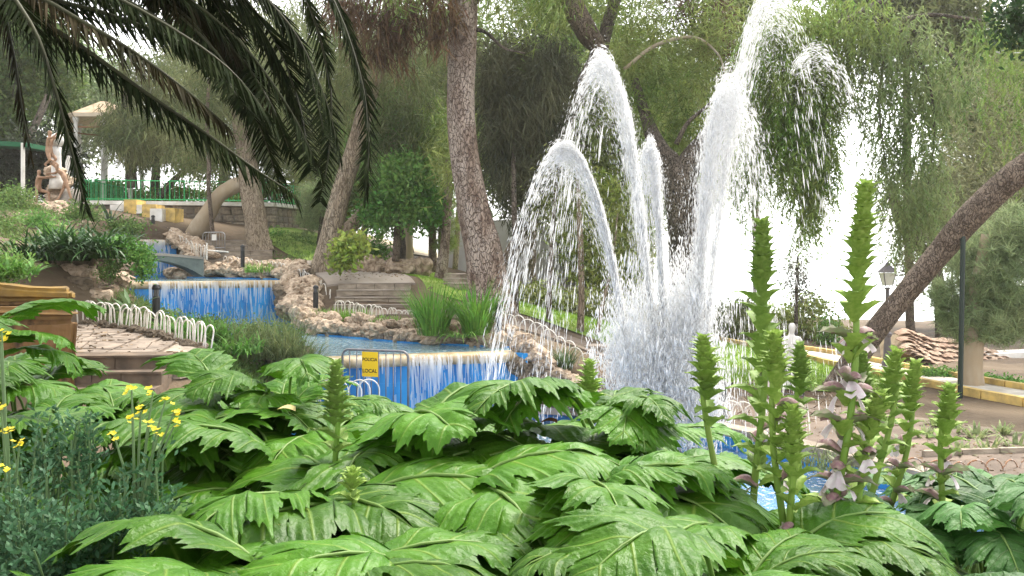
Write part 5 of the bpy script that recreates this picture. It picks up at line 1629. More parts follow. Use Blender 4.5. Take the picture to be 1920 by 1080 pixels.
shrub('shrub', 'low green shrub at the foot of the terrace wall corner', [(518, 446, 10, 8, 39, .3, 20)], L_broad, .12)
shrub('shrub', 'shaded green shrubs under the far trunks', [(700, 470, 26, 14, 33, .6, 50), (660, 470, 20, 10, 34, .5, 30)], L_broad, .13)
shrub('shrub', 'feathery light green shrub on the far left bank', [(20, 385, 40, 30, 32, .8, 120), (-20, 400, 40, 24, 31, .8, 60)], L_shrub, .11, 40)
shrub('shrub', 'trailing green creeper over the rocks right of the dark strap plants', [(228, 468, 24, 18, 17.4, .3, 50), (262, 478, 20, 12, 17.3, .3, 34), (272, 500, 10, 20, 17.2, .2, 20)], leafmat('creeper_leaves', (0.1, 0.24, 0.04), (0.16, 0.32, 0.07)), .08, 26, r=.1)
shrub('shrub', 'mossy green creeper hanging down the brown rock bank', [(206, 505, 16, 20, 17.2, .2, 40)], L_shrub, .05, 26, r=.07)
shrub('shrub', 'green ground foliage left of the agave on the upper bank', [(150, 405, 34, 18, 32, .6, 60), (235, 430, 40, 12, 33, .6, 50)], L_shrub, .13)
shrub('shrub', 'bright leafy weeds at the foot of the left rock bank', [(10, 500, 50, 14, 14.6, .3, 50)], leafmat('fern_leaves', (0.1, 0.23, 0.04), (0.17, 0.3, 0.07)), .09, 30, r=.12)

shrub('hedge', 'yellow green hedge seen through the green railing', [(330, 366, 60, 14, 46, 1, 110), (430, 366, 60, 16, 46, 1, 110)], leafmat('yellow_green_hedge', (0.2, 0.32, 0.06), (0.28, 0.38, 0.1)), .16, 34)  # hedge leaves of a light yellow green
shrub('hedge', 'shaded green hedge behind the left part of the green railing', [(190, 360, 50, 22, 47, 1, 120), (262, 372, 30, 12, 47, .8, 40)], L_broad, .2, 34)
shrub('shrub', 'dark bushes on the terrace behind the stout fluted trunk', [(470, 350, 60, 34, 47, 1, 110), (540, 380, 40, 40, 47, 1, 60)], leafmat('dark_green_bush', (0.07, 0.11, 0.04), (0.12, 0.16, 0.06)), .2, 34)  # bush leaves of a darker green than the hedges
shrub('shrub', 'weeds on the bank left of the middle pool', [(520, 640, 50, 26, 17.2, .4, 90), (470, 625, 40, 16, 18.4, .4, 50)], L_shrub, .07, 30, r=.1)
shrub('shrub', 'low weeds on the bank beside the upper waterfall', [(300, 600, 40, 16, 19.5, .5, 70), (380, 615, 50, 14, 18.5, .5, 70)], L_shrub, .08, 30, r=.1)

def cover(name, label, poly, n, h, w, m, lift=.02):
    P = np.array(poly)
    pts = RNG.uniform(P.min(0), P.max(0), (n * 4, 2))
    pts = pts[inpoly(pts[:, 0], pts[:, 1], poly)][:n]
    k = 7
    B = np.repeat(np.column_stack([pts, g(pts[:, 0], pts[:, 1]) + lift]), k, 0) + rnd(len(pts) * k, 3) * np.array([.06, .06, .01])
    V = strips(B, unit(rnd(len(B), 3) * np.array([.6, .6, .3]) + np.array([0, 0, .8])), h * RNG.uniform(.4, 1.2, len(B)), w)
    return tag(put(name, quads(name, V, m)), label, 'ground cover', kind='stuff')


cover('ground_cover', 'low weeds and grass covering the left bank of the cascade', [(-24, 16), (-11, 14.5), (-9.2, 18.6), (-12, 24), (-13.5, 28), (-15.5, 33), (-16, 36), (-24, 38)], 3200, .16, .014, L_shrub)
shrub('shrub', 'white flowered bush on the bank at the left edge', [(10, 440, 30, 24, 27, .6, 70), (-20, 450, 30, 24, 26, .6, 40)], L_shrub, .1, 34)
shrub('shrub', 'dull green shrub between the pale rocks on the upper bank', [(70, 420, 34, 16, 29, .6, 60), (110, 440, 30, 12, 27, .5, 40)], L_broad, .1, 34)

cover('ground_cover', 'short grass and weeds on the slope between landing and lower weir', [(-6.2, 15.7), (-4.9, 14.3), (-4.3, 13.0), (-3.4, 15.0), (-3.9, 17.0), (-5.0, 17.8), (-6.4, 18.6), (-8, 20), (-8, 17.2)], 1500, .2, .012, L_shrub)
cover('ground_cover', 'thin grass around the trunks beyond the landing', [(-10.6, 36.5), (-8.4, 34.9), (-6.2, 35.2), (-7.2, 40), (-10.4, 40.5)], 900, .14, .014, L_shrub)
# ------------------------------------------------------------------ strap-leaved clumps
def strap(base, az, el, length, width, bendk, segs=6, twist=0.0):
    """One arching strap leaf: list of quads (n,4,3)."""
    h = np.array([math.cos(az), math.sin(az), 0])
    s = np.array([-math.sin(az), math.cos(az), 0])
    p = np.array(base, float)
    out, prev = [], None
    for i in range(segs + 1):
        t = i / segs
        w = width * (1 - t ** 2.2) * (0.6 + .4 * min(1, t * 4)) + .001
        q = (p - s * w, p + s * w)
        if prev is not None:
            out.append([prev[0], prev[1], q[1], q[0]])
        prev = q
        e = el - bendk * t
        p = p + (h * math.cos(e) + np.array([0, 0, math.sin(e)])) * length / segs
    return out


def strap_clump(name, label, base, n, length, width, m, r=.15, el=(1.0, 1.45), bend=(.3, 1.6), cat='plant', group='strap-leaved plants of the cascade', rx=None):
    base = Vector((base[0], base[1], max(base[2], gz(base[0], base[1]) + .01)))
    t = thing(name, label, cat, tuple(base), group)
    V = []
    for i in range(n):
        a = random.uniform(0, 2 * math.pi)
        rr = r * math.sqrt(random.random())
        ox = (rx or r) * random.uniform(-1, 1) if rx else rr * math.cos(a)
        b = (base[0] + ox, base[1] + rr * math.sin(a), base[2] - .03)
        V += strap(b, a + random.uniform(-.5, .5), random.uniform(*el), length * random.uniform(.6, 1.15), width * random.uniform(.7, 1.2), random.uniform(*bend))
    o = put('blades', quads('blades', np.array(V), m), t, True)
    o['kind'] = 'stuff'
    return t


S_long = leafmat('long_grass_leaves', (0.1, 0.26, 0.03), (0.17, 0.34, 0.05), .35, .015)
S_dark = leafmat('dark_strap_leaves', (0.025, 0.075, 0.018), (0.045, 0.11, 0.025), .4, .015, .2, .4)
S_mid = leafmat('mid_strap_leaves', (0.08, 0.21, 0.03), (0.14, 0.29, 0.06), .35, .015)
S_wisp = leafmat('wispy_reed_leaves', (0.1, 0.15, 0.05), (0.18, 0.22, 0.09), .4, .02)
S_gras = leafmat('fresh_grass_leaves', (0.16, 0.34, 0.04), (0.24, 0.42, 0.08), .3, .015)
strap_clump('grass_clump', 'tall clump of long green grass blades left half behind the middle pool', W(812, 626, 20.9), 230, 1.25, .02, S_long, .36, (1.1, 1.5), (.2, 1.0))
strap_clump('grass_clump', 'tall clump of long arching grass blades next to the black bollard', W(893, 632, 20.7), 230, 1.3, .02, S_long, .34, (1.05, 1.5), (.2, 1.4))
strap_clump('grass_clump', 'pale drooping grass blades hanging over the rocks into the pool', W(868, 630, 20.45), 60, .75, .016, S_gras, .3, (.5, 1.2), (1.4, 2.6))
strap_clump('grass_clump', 'fresh low green grass on the bank before the stone steps', W(640, 600, 24.9), 420, .42, .012, S_gras, .35, (.9, 1.5), (.2, 1.0), rx=.85)
strap_clump('grass_clump', 'small weeds between the rocks of the middle pool', W(722, 612, 23.0), 90, .3, .014, S_gras, .2, rx=.4)
strap_clump('strap_plant', 'dark green strap-leaved plant on top of the left rock bank', W(95, 486, 17.3), 230, .95, .03, S_dark, .5, (.6, 1.4), (.8, 2.2), rx=.6)
strap_clump('strap_plant', 'dark green strap-leaved plant right of its twin on the left rock bank', W(178, 482, 17.4), 230, .95, .03, S_dark, .45, (.6, 1.4), (.8, 2.2), rx=.55)
strap_clump('strap_plant', 'dark strap-leaved plants behind on the bank above the creeper', W(140, 455, 20), 150, .7, .026, S_dark, .5, (.6, 1.4), (.8, 2.2), rx=.9)
strap_clump('strap_plant', 'green strap-leaved plant left below the upper waterfall', W(360, 640, 16.4), 150, .62, .024, S_mid, .3, (.7, 1.45), (.6, 1.9), rx=.38)
strap_clump('strap_plant', 'green strap-leaved plant in the middle below the upper waterfall', W(405, 640, 16.2), 150, .62, .024, S_mid, .3, (.7, 1.45), (.6, 1.9), rx=.35)
strap_clump('strap_plant', 'loose green strap leaves behind the left hoop edging', W(318, 622, 16.8), 90, .5, .02, S_mid, .25, (.6, 1.4), (.6, 1.9), rx=.45)
strap_clump('strap_plant', 'short strap leaves at the end of the left hoop edging', W(440, 660, 15.4), 120, .5, .02, S_mid, .3, (.6, 1.4), (.6, 1.9), rx=.4)
strap_clump('reed_clump', 'wispy grey green reeds left of the middle pool', W(500, 668, 16.3), 520, 1.0, .0075, S_wisp, .4, (.8, 1.5), (.3, 1.7), rx=.6)
strap_clump('reed_clump', 'wispy reeds hanging over the end of the lower weir', W(560, 690, 16.4), 340, .95, .007, S_wisp, .3, (.7, 1.5), (.6, 2.2), rx=.32)
strap_clump('reed_clump', 'fine grass trailing over the mossy rocks below the upper fall', W(455, 640, 17.5), 240, .7, .007, S_wisp, .4, (.6, 1.5), (.5, 2.0), rx=.7)
strap_clump('reed_clump', 'dark grass tuft beside the rock pile at the lower waterfall', W(1058, 690, 19.1), 130, .6, .01, leafmat('dull_tuft', (.07, .13, .05), (.11, .17, .07)), .18, (.9, 1.5), (.4, 1.4))
strap_clump('grass_clump', 'straggly grass beside the brown path behind the flower spikes', W(1580, 880, 13.6), 160, .42, .01, S_wisp, .3, rx=.55)
strap_clump('grass_clump', 'small tuft on the rocks by the upper landing', W(488, 512, 31.6), 120, .45, .02, S_gras, .3, rx=.5)
strap_clump('strap_plant', 'green leaves at the very left edge above the ochre wall', W(5, 512, 14.0), 130, .5, .02, S_mid, .3, (.5, 1.4), (.6, 1.9), rx=.5)


def agave(label, base, n, length, width, m, el=(.35, 1.2)):
    base = Vector((base.x, base.y, max(base.z, gz(base.x, base.y) + .02)))
    t = thing('agave_plant', label, 'agave', tuple(base), 'agaves on the left bank')
    for i in range(n):
        az = i * 2.4
        e = el[0] + (el[1] - el[0]) * (i / n)
        V = []
        h = Vector((math.cos(az), math.sin(az), 0)); s = Vector((-math.sin(az), math.cos(az), 0))
        rows = 8
        p = Vector(base)
        Vs, Fc = [], []
        for k in range(rows + 1):
            tt = k / rows
            w = width * (0.55 + 1.1 * tt - 1.65 * tt ** 2.2) if tt < 1 else 0.002
            ee = e - .5 * tt
            nrm = Vector((-h.x * math.sin(ee), -h.y * math.sin(ee), math.cos(ee)))
            Vs += [p - s * max(w, .002) + nrm * w * .45, p, p + s * max(w, .002) + nrm * w * .45]
            p = p + (h * math.cos(ee) + Vector((0, 0, math.sin(ee)))) * length * (.8 + .3 * math.sin(i)) / rows
        for k in range(rows):
            for c in (0, 1):
                Fc.append([k * 3 + c, k * 3 + c + 1, k * 3 + c + 4, k * 3 + c + 3])
        put('leaf', mesh_from('leaf', Vs, Fc, m, True), t, True)


M_ag = mat('agave_grey_green', (0.17, 0.27, 0.12), 0.55, (0.24, 0.34, 0.17), 3, trans=.1)
agave('pale green agave rosette left of the black bollard below the upper fall', W(242, 590, 16.5), 16, .58, .06, M_ag)
agave('second smaller agave rosette at the left against the rock bank', W(204, 588, 16.9), 13, .5, .055, M_ag)
agave('tall blue grey agave standing below the white stair wall', W(206, 428, 33), 11, 1.1, .07, mat('blue_grey_agave', (0.1, 0.16, 0.1), .6, (.16, .22, .14), 3), (.9, 1.45))

# ------------------------------------------------------------------ bedding on the right, among bare soil
for k, (px, py, D) in enumerate([(1790, 800, 16.6), (1830, 812, 16.3), (1880, 806, 16.8), (1905, 830, 15.6), (1850, 836, 15.4), (1760, 790, 17.2), (1735, 812, 16.0), (1800, 842, 15.0)]):
    q = ground_hit(px, py + 12, 8, 30)
    labs = ['nearest the pale path', 'in the second row', 'close under the pale kerb', 'at the right edge', 'in the middle of the bed', 'at the back left end', 'at the left end by the spikes', 'at the front of the bed']
    strap_clump('bedding_plant', 'pale yellow green seedling in the bare soil bed ' + labs[k], (q.x, q.y, q.z), 42, .34, .03, leafmat('seedling_leaves', (.22, .3, .1), (.3, .36, .16)), .14, (.4, 1.4), (.3, 1.4), group='seedlings in the right soil bed')
ed = thing('bed_edging', 'low brown timber edging of the bare soil bed at right', 'edging', tuple(W(1860, 850, 14.6)))
a, b = ground_hit(1730, 862, 8, 30), ground_hit(2010, 852, 8, 30)
for i in range(4):
    p, q = a.lerp(b, i / 4), a.lerp(b, (i + 1) / 4)
    m = MB(); m.box((p + q) / 2 + Vector((0, 0, .06)), ((q - p).length - .02, .09, .16), rz=math.atan2(q.y - p.y, q.x - p.x))
    m.build('board', M_step, ed)
# dead twigs and litter on the slope right of the fountain
lit = []
for i in range(900):
    q = ground_hit(random.uniform(1360, 1680), random.uniform(720, 800), 8, 40)
    lit.append((q.x, q.y, q.z + .03))
B = np.array(lit)
o = put('leaf_litter', quads('leaf_litter', strips(B, unit(rnd(len(B), 3) * np.array([1, 1, .35])), RNG.uniform(.1, .4, len(B)), RNG.uniform(.004, .02, len(B))), mat('litter', (.24, .17, .11), .9, island=.5)))
tag(o, 'dry twigs and fallen leaves on the soil right of the fountain', 'leaf litter', kind='stuff')

# fallen leaves and grit on the paths
for lab, poly, n, zf in (('fallen leaves scattered over the brown path at right', right_path, 1500, lambda x, y: g(x, y) + .056), ('fallen leaves scattered over the flagged landing', LPO, 260, lambda x, y: -1.43 + (y - 13.6) * .105 + .018),
                         ('fallen leaves scattered over the landing above the stone steps', [(-5.4, 27.6), (-3.2, 27.7), (-4, 30), (-5.6, 32.5), (-6.4, 30.5)], 420, lambda x, y: g(x, y) + .066)):
    P = np.array(poly)
    q = RNG.uniform(P.min(0), P.max(0), (n * 3, 2))
    q = q[inpoly(q[:, 0], q[:, 1], poly)][:n]
    B = np.column_stack([q, zf(q[:, 0], q[:, 1])])
    o = put('leaf_litter', quads('leaf_litter', strips(B, unit(rnd(len(B), 3) * np.array([1, 1, .12])), RNG.uniform(.03, .11, len(B)), RNG.uniform(.006, .02, len(B))), mat('fallen_leaf_litter', (.3, .2, .1), .9, (.14, .09, .05), 9, island=.5)))
    tag(o, lab, 'leaf litter', kind='stuff')
# ------------------------------------------------------------------ acanthus leaves
def vein_leaf_mat(name, c1, c2, vein, rough=0.46):
    """Glossy leaf blade; u runs over the lobes, v from midrib to edge, so the pale veins follow the lobes."""
    m = bpy.data.materials.new(name)
    m.use_nodes = True
    t = m.node_tree
    N, L = t.nodes, t.links
    N.clear()

    def math_(op, a, b=None, clamp=False):
        n = N.new('ShaderNodeMath'); n.operation = op; n.use_clamp = clamp
        for i, x in enumerate((a, b)):
            if x is None:
                continue
            if isinstance(x, (int, float)):
                n.inputs[i].default_value = x
            else:
                L.new(x, n.inputs[i])
        return n.outputs[0]
    out = N.new('ShaderNodeOutputMaterial')
    uv = N.new('ShaderNodeUVMap')
    sp = N.new('ShaderNodeSeparateXYZ')
    L.new(uv.outputs[0], sp.inputs[0])
    u, v = sp.outputs[0], sp.outputs[1]
    fr = math_('FRACT', u)
    d = math_('ABSOLUTE', math_('SUBTRACT', fr, 0.5))
    main = math_('SUBTRACT', 1.0, math_('DIVIDE', d, math_('ADD', math_('MULTIPLY', math_('SUBTRACT', 1.0, v), 0.07), 0.012)), True)
    main = math_('MULTIPLY', main, math_('SUBTRACT', 1.0, math_('POWER', v, 3.0)))
    # side veins branching off the lobe vein
    w = math_('FRACT', math_('ADD', math_('MULTIPLY', v, 4.0), math_('MULTIPLY', d, -5.0)))
    side = math_('SUBTRACT', 1.0, math_('DIVIDE', math_('ABSOLUTE', math_('SUBTRACT', w, 0.5)), 0.10), True)
    side = math_('MULTIPLY', side, 0.16)
    ve = math_('MAXIMUM', main, side, True)
    oi = N.new('ShaderNodeObjectInfo')
    nz = N.new('ShaderNodeTexNoise'); nz.inputs['Scale'].default_value = 5; nz.inputs['Detail'].default_value = 5
    tc = N.new('ShaderNodeTexCoord')
    L.new(tc.outputs['Object'], nz.inputs['Vector'])
    mx = N.new('ShaderNodeMix'); mx.data_type = 'RGBA'
    mx.inputs['A'].default_value = (*c1, 1); mx.inputs['B'].default_value = (*c2, 1)
    mr = N.new('ShaderNodeMapRange'); mr.inputs['From Min'].default_value = .35; mr.inputs['From Max'].default_value = .65
    L.new(nz.outputs['Fac'], mr.inputs['Value'])
    L.new(mr.outputs[0], mx.inputs['Factor'])
    hs = N.new('ShaderNodeHueSaturation')
    mv = N.new('ShaderNodeMapRange'); mv.inputs['To Min'].default_value = .7; mv.inputs['To Max'].default_value = 1.3
    L.new(oi.outputs['Random'], mv.inputs['Value']); L.new(mv.outputs[0], hs.inputs['Value'])
    L.new(mx.outputs['Result'], hs.inputs['Color'])
    # small spots and worn patches of their own
    n2 = N.new('ShaderNodeTexNoise'); n2.inputs['Scale'].default_value = 38; n2.inputs['Detail'].default_value = 3
    L.new(tc.outputs['Object'], n2.inputs['Vector'])
    m4 = N.new('ShaderNodeMapRange'); m4.inputs['From Min'].default_value = .70; m4.inputs['From Max'].default_value = .76; m4.inputs['To Max'].default_value = .55
    L.new(n2.outputs['Fac'], m4.inputs['Value'])
    m5 = N.new('ShaderNodeMix'); m5.data_type = 'RGBA'
    L.new(m4.outputs[0], m5.inputs['Factor']); L.new(hs.outputs[0], m5.inputs['A']); m5.inputs['B'].default_value = (.2, .2, .05, 1)
    m2 = N.new('ShaderNodeMix'); m2.data_type = 'RGBA'
    L.new(math_('MULTIPLY', ve, 0.75), m2.inputs['Factor'])
    L.new(m5.outputs['Result'], m2.inputs['A']); m2.inputs['B'].default_value = (*vein, 1)
    p = N.new('ShaderNodeBsdfPrincipled')
    L.new(m2.outputs['Result'], p.inputs['Base Color'])
    p.inputs['Roughness'].default_value = rough
    p.inputs['Specular IOR Level'].default_value = 0.24
    b = N.new('ShaderNodeBump'); b.inputs['Distance'].default_value = 0.006; b.inputs['Strength'].default_value = .9
    n3 = N.new('ShaderNodeTexNoise'); n3.inputs['Scale'].default_value = 16; n3.inputs['Detail'].default_value = 4
    L.new(tc.outputs['Object'], n3.inputs['Vector'])
    L.new(math_('SUBTRACT', math_('MULTIPLY', n3.outputs['Fac'], 1.6), math_('MULTIPLY', ve, 0.4)), b.inputs['Height'])
    L.new(b.outputs[0], p.inputs['Normal'])
    tr = N.new('ShaderNodeBsdfTranslucent')
    L.new(m2.outputs['Result'], tr.inputs['Color'])
    ms = N.new('ShaderNodeMixShader'); ms.inputs[0].default_value = .22
    L.new(p.outputs[0], ms.inputs[1]); L.new(tr.outputs[0], ms.inputs[2])
    L.new(ms.outputs[0], out.inputs['Surface'])
    return m


M_aca = vein_leaf_mat('acanthus_blade', (0.034, 0.112, 0.004), (0.064, 0.168, 0.009), (0.19, 0.28, 0.05))
M_aca_dull = vein_leaf_mat('acanthus_blade_dull', (0.034, 0.105, 0.02), (0.055, 0.15, 0.03), (0.12, 0.19, 0.07), .5)
M_rib = mat('acanthus_midrib', (0.2, 0.31, 0.08), .5, (0.14, 0.25, 0.05), 6, trans=.1)
M_stalk = mat('flower_stalk', (0.16, 0.3, 0.04), .5, (0.24, 0.34, 0.07), 5, stretch=(1, 1, .2))


def acanthus_leaf(seed, nl=6, e0=1.1, curl=1.7, droop=.9, wide=.36, petiole=.85, mats_=(None, None), depth=.5):
    """Blade of unit length past its stalk. Local y leads away from the plant, z up; the base of the stalk is the origin."""
    R = random.Random(seed)
    ns, nv = nl * 24, 8
    lob = [(R.uniform(.85, 1.15), R.uniform(.85, 1.15)) for _ in range(nl)]

    def centre(y):                         # arc of the midrib in the y-z plane
        n = 24
        py = pz = 0.0
        yy = 0.0
        tot = y + petiole
        e = e0
        for k in range(n):
            s = tot * (k + .5) / n
            e = e0 + (1.42 - e0) * max(0, 1 - s / petiole) ** .6 - curl * max(0, (s - petiole * .7)) ** 1.25
            py += math.cos(e) * tot / n
            pz += math.sin(e) * tot / n
        return py, pz, e0 - curl * max(0, (tot - petiole * .7)) ** 1.25
    V, Fc, UV, MI = [], [], [], []
    cache = {}

    def at(x, y, z):
        k = round(y, 3)
        if k not in cache:
            cache[k] = centre(k)
        cy, cz, e = cache[k]
        return (x, cy - z * math.sin(e), cz + z * math.cos(e))
    swirl = R.uniform(-.12, .12)
    for sd_ in (-1, 1):
        b0 = len(V)
        for i in range(ns + 1):
            s = i / ns
            u = s * nl
            k = min(int(u), nl - 1)
            f = u - k
            env = wide * (math.sin(math.pi * (0.1 + 0.82 * s ** .85)) ** .75) * (1 - .5 * s ** 4) * lob[k][sd_ > 0]
            q = abs(2 * f - 1)
            lobe = np.interp(f, (0, .06, .15, .2, .32, .38, .53, .6, .71, .77, .88, 1), (.5, .5, .74, .66, .92, .78, 1.12, .82, .92, .7, .72, .5))
            lobe = 1 - depth * (1 - lobe)
            if k == nl - 1:                # the end lobe closes on the tip
                lobe *= max(0.0, 1 - f ** 3)
            ang = math.radians(62 - 34 * s)
            for j in range(nv + 1):
                v = j / nv
                w = env * lobe * v
                x = sd_ * w * math.sin(ang) * 1.08 + swirl * s * s * .3
                y = s * .93 * (1 - .0 * v) + w * math.cos(ang) * .9 + (f - .5) * .05 * v * v
                z = .013 * (0.5 + .5 * math.cos(2 * math.pi * f)) * math.sin(math.pi * min(1, v * 1.15)) + .16 * w * (1 - v * .6)
                z += .004 * math.cos(2 * math.pi * (f * 3)) * v + .035 * mnoise.noise(Vector((x * 5 + seed, y * 5, sd_)))
                z -= droop * (w ** 2) * (1.2 + .5 * math.sin(seed + k)) + .10 * v ** 3 * (q < .5) * (.3 + .3 * math.sin(k * 2.1 + seed)) * .6
                V.append(at(x, max(-.1, min(1.18, y)), z))
                UV.append((u, v))
        for i in range(ns):
            for j in range(nv):
                a = b0 + i * (nv + 1) + j
                Fc.append([a, a + 1, a + nv + 2, a + nv + 1] if sd_ < 0 else [a, a + nv + 1, a + nv + 2, a + 1])
                MI.append(0)
    # stalk and midrib
    mb = MB()
    pts, rr = [], []
    for i in range(16):
        y = -petiole + (petiole + .95) * i / 15
        p = at(swirl * max(0, y) ** 2 * .3, y, .006)
        pts.append(p)
        rr.append(.012 * (1 - .8 * max(0, y)) if y > -petiole * .5 else .015)
    # below the blade at() uses negative y: rebuild along the arc
    mb.tube(pts, rr, 6)
    b = len(V)
    V += [tuple(v) for v in mb.V]
    UV += [(0, 0)] * len(mb.V)
    for f_ in mb.F:
        Fc.append([q + b for q in f_]); MI.append(1)
    me = mesh_from('leaf', V, Fc, [mats_[0], mats_[1]], True, mi=MI)
    ul = me.uv_layers.new(name='UVMap')
    li = np.zeros(len(me.loops), dtype=np.int32)
    me.loops.foreach_get('vertex_index', li)
    ul.data.foreach_set('uv', np.array(UV, dtype=np.float32)[li].reshape(-1))
    return me


LV = [acanthus_leaf(i, nl=[5, 6, 5, 4, 6, 5][i], e0=[1.0, .85, 1.1, .8, 1.15, 1.0][i], curl=[1.35, 1.2, 1.5, 1.1, 1.4, 1.6][i], droop=[.3, .45, .2, .4, .35, .25][i],
                    wide=[.42, .4, .44, .46, .42, .44][i], mats_=(M_aca, M_rib), depth=[.98, 1.05, .92, .88, 1.05, .95][i]) for i in range(6)]
LVD = [acanthus_leaf(i + 20, nl=6, e0=.95, curl=1.1 + .2 * i, droop=.8, wide=.36, mats_=(M_aca_dull, M_rib), depth=.78) for i in range(2)]


VCO = {m.name: np.array([v.co[:] for v in m.vertices]) for m in LV + LVD}

# ------------------------------------------------------------------ acanthus flower parts
def bract_mesh(seed, mats_, w=.34, curl=.9):
    """Spiny bract: leaf-like cup pointing up and out; length 1 along z."""
    V, Fc = [], []
    rows, cols = 7, 5
    for i in range(rows + 1):
        t = i / rows
        ww = w * (math.sin(math.pi * (t * .82 + .1)) ** .8) * (1 if i < rows else .05)
        ww *= 1 + (.22 if i % 2 == 0 else -.08) * (0 < i < rows)
        e = math.radians(90) - curl * t ** 2
        y = .08 + .5 * t ** 2.2 * curl * .8
        z = t * (1 - .12 * curl * t * t)
        for j in range(cols):
            a = (j / (cols - 1) - .5) * 2
            V.append((a * ww, y - abs(a) ** 2 * ww * .75 + .0, z - .08 * abs(a) * t))
    for i in range(rows):
        for j in range(cols - 1):
            k = i * cols + j
            Fc.append([k, k + 1, k + cols + 1, k + cols])
    return mesh_from('bract', V, Fc, mats_, True)


M_br = [mat('bract_green', (0.25, 0.4, 0.07), .6, (0.36, 0.5, 0.12), 9, trans=.25), mat('bract_dark_green', (0.18, 0.3, 0.06), .6, (0.26, 0.38, 0.09), 9, trans=.25), mat('bract_pale_purplish', (0.26, 0.33, 0.16), .6, (0.32, 0.29, 0.22), 5, trans=.25)]
BRM = [[bract_mesh(i, m, w, c) for i, (w, c) in enumerate(((.27, .8), (.24, 1.05), (.29, .5)))] for m in M_br]
M_hood = mat('hood_purple', (0.27, 0.13, 0.16), .5, (0.36, 0.26, 0.22), 7, trans=.2)
M_petal = mat('white_petal', (0.82, 0.76, 0.8), .6, (0.75, 0.62, 0.7), 6, trans=.3)
V, Fc = [], []
for i in range(8):                      # purple hood: a curved spoon reaching out along y
    t = i / 7
    for j in range(5):
        a = (j / 4 - .5) * 2
        w = .3 * math.sin(math.pi * (.12 + .8 * t)) ** .6
        V.append((a * w, t * .95, .35 * math.sin(t * 2.2) - abs(a) ** 2 * w * .7 - .25 * t * t))
for i in range(7):
    for j in range(4):
        k = i * 5 + j
        Fc.append([k, k + 1, k + 6, k + 5])
HOOD = mesh_from('hood', V, Fc, M_hood, True)
V, Fc = [], []
for i in range(7):                      # white three-lobed lip hanging below the hood
    t = i / 6
    for j in range(7):
        a = (j / 6 - .5) * 2
        w = .1 + .34 * t ** 1.4
        y = .25 + .55 * t - .1 * abs(math.sin(a * 4.5)) * t
        V.append((a * w, y, .05 - .55 * t ** 2 + .1 * math.cos(a * 7) * t))
for i in range(6):
    for j in range(6):
        k = i * 7 + j
        Fc.append([k, k + 1, k + 8, k + 7])
PETAL = mesh_from('petal', V, Fc, M_petal, True)
ZB = -1.45


def spike(t, top, low, length, size, flowers=0.0, tone=(0, 1), seed=0, dense=.45, open_=1.0):
    """Flower spike: stalk from the ground through 'low' to 'top'. length: flowering part in metres from the top."""
    size *= 1.42
    R = random.Random(seed)
    d = (top - low).normalized()
    foot = low + d * ((ZB - low.z) / d.z)
    n = 14
    pts = [foot.lerp(top, i / n) + Vector((.012 * math.sin(i * .7 + seed), .01 * math.cos(i * .9 + seed), 0)) * (1 if i < n else 0) for i in range(n + 1)]
    st = MB().tube(pts, [.0135 - .0065 * (i / n) for i in range(n + 1)], 8).build('flower_spike', M_stalk, t, smooth=True)
    L_ = (top - foot).length
    s, node = 0.0, 0
    while s < length:
        fr = s / length
        p = top - d * s
        k = max(0, (s / L_)) * n
        grow_ = min(1, .32 + fr * 1.6 / (.4 + dense))
        big = size * min(1.0, .52 + .9 * fr ** .8)
        tilt = math.radians(16) + math.radians(36) * min(1, fr * 1.2) * open_
        nb = 4 if fr < dense else 3 if fr < dense * 1.6 else 2
        for q in range(nb):
            az = node * (math.pi / 4 if nb == 4 else math.pi / 2.1) + .2 + q * 2 * math.pi / nb + R.uniform(-.2, .2)
            M_ = Matrix.Rotation(az, 4, 'Z') @ Matrix.Rotation(-tilt + R.uniform(-.12, .12), 4, 'X')
            tn = tone[0] if fr < dense * .9 else tone[1]
            if fr > .4 and R.random() < flowers:
                hd = put('hood', HOOD, st, loc=p, rot=(R.uniform(-.1, .25), R.uniform(-.15, .15), az), scale=big * .7)
                if R.random() < .85:
                    put('petal', PETAL, st, loc=p - d * big * .15, rot=(R.uniform(-.3, .1), R.uniform(-.15, .15), az), scale=big * R.uniform(.6, .8))
                tn = 2
                M_ = Matrix.Rotation(az, 4, 'Z') @ Matrix.Rotation(-math.radians(62), 4, 'X')
                p_ = p - d * big * .12
            else:
                p_ = p
            o = put('bract', R.choice(BRM[tn]), st, loc=p_ if True else p, scale=big * R.uniform(.85, 1.15))
            o.rotation_euler = M_.to_euler()
        s += .011 if fr < dense * .8 else .019 if fr < dense else .03 + .01 * fr
        node += 1
    return st


def acanthus(label, base, nleaf, scale, seed, az=None, vs=LV, elev=0.0, ytop=None):
    R = random.Random(seed)
    t = thing('acanthus_plant', label, 'acanthus', (base[0], base[1], ZB), 'acanthus plants in the front bed')
    for i in range(nleaf):
        a = (az[i] if az and i < len(az) else i * 2.4 + R.uniform(-.4, .4) if i % 3 == 2 else math.pi + R.gauss(0, .85))
        s = scale * R.uniform(.78, 1.05)
        put('leaf', R.choice(vs), t, loc=(R.uniform(-.05, .05), R.uniform(-.05, .05), R.uniform(-.02, .1) + elev), rot=(R.uniform(-.15, .12), R.uniform(-.22, .22), a), scale=(s * R.uniform(.9, 1.1), s, s))
    if ytop is not None:                     # set the height of the clump
        lo, dz = 1e9, 0
        for o in t.children:
            M_ = np.array(Matrix.LocRotScale(o.location, o.rotation_euler, o.scale))
            v = VCO[o.data.name] @ M_[:3, :3].T + M_[:3, 3] + np.array(t.location)
            v = v[v[:, 1] > .4]
            py = CY - v[:, 2] * F / v[:, 1]
            k = int(py.argmin())
            if py[k] < lo:
                lo, dz = py[k], -(ytop - py[k]) * v[k, 1] / F
        for o in t.children:
            o.location.z += dz
    return t


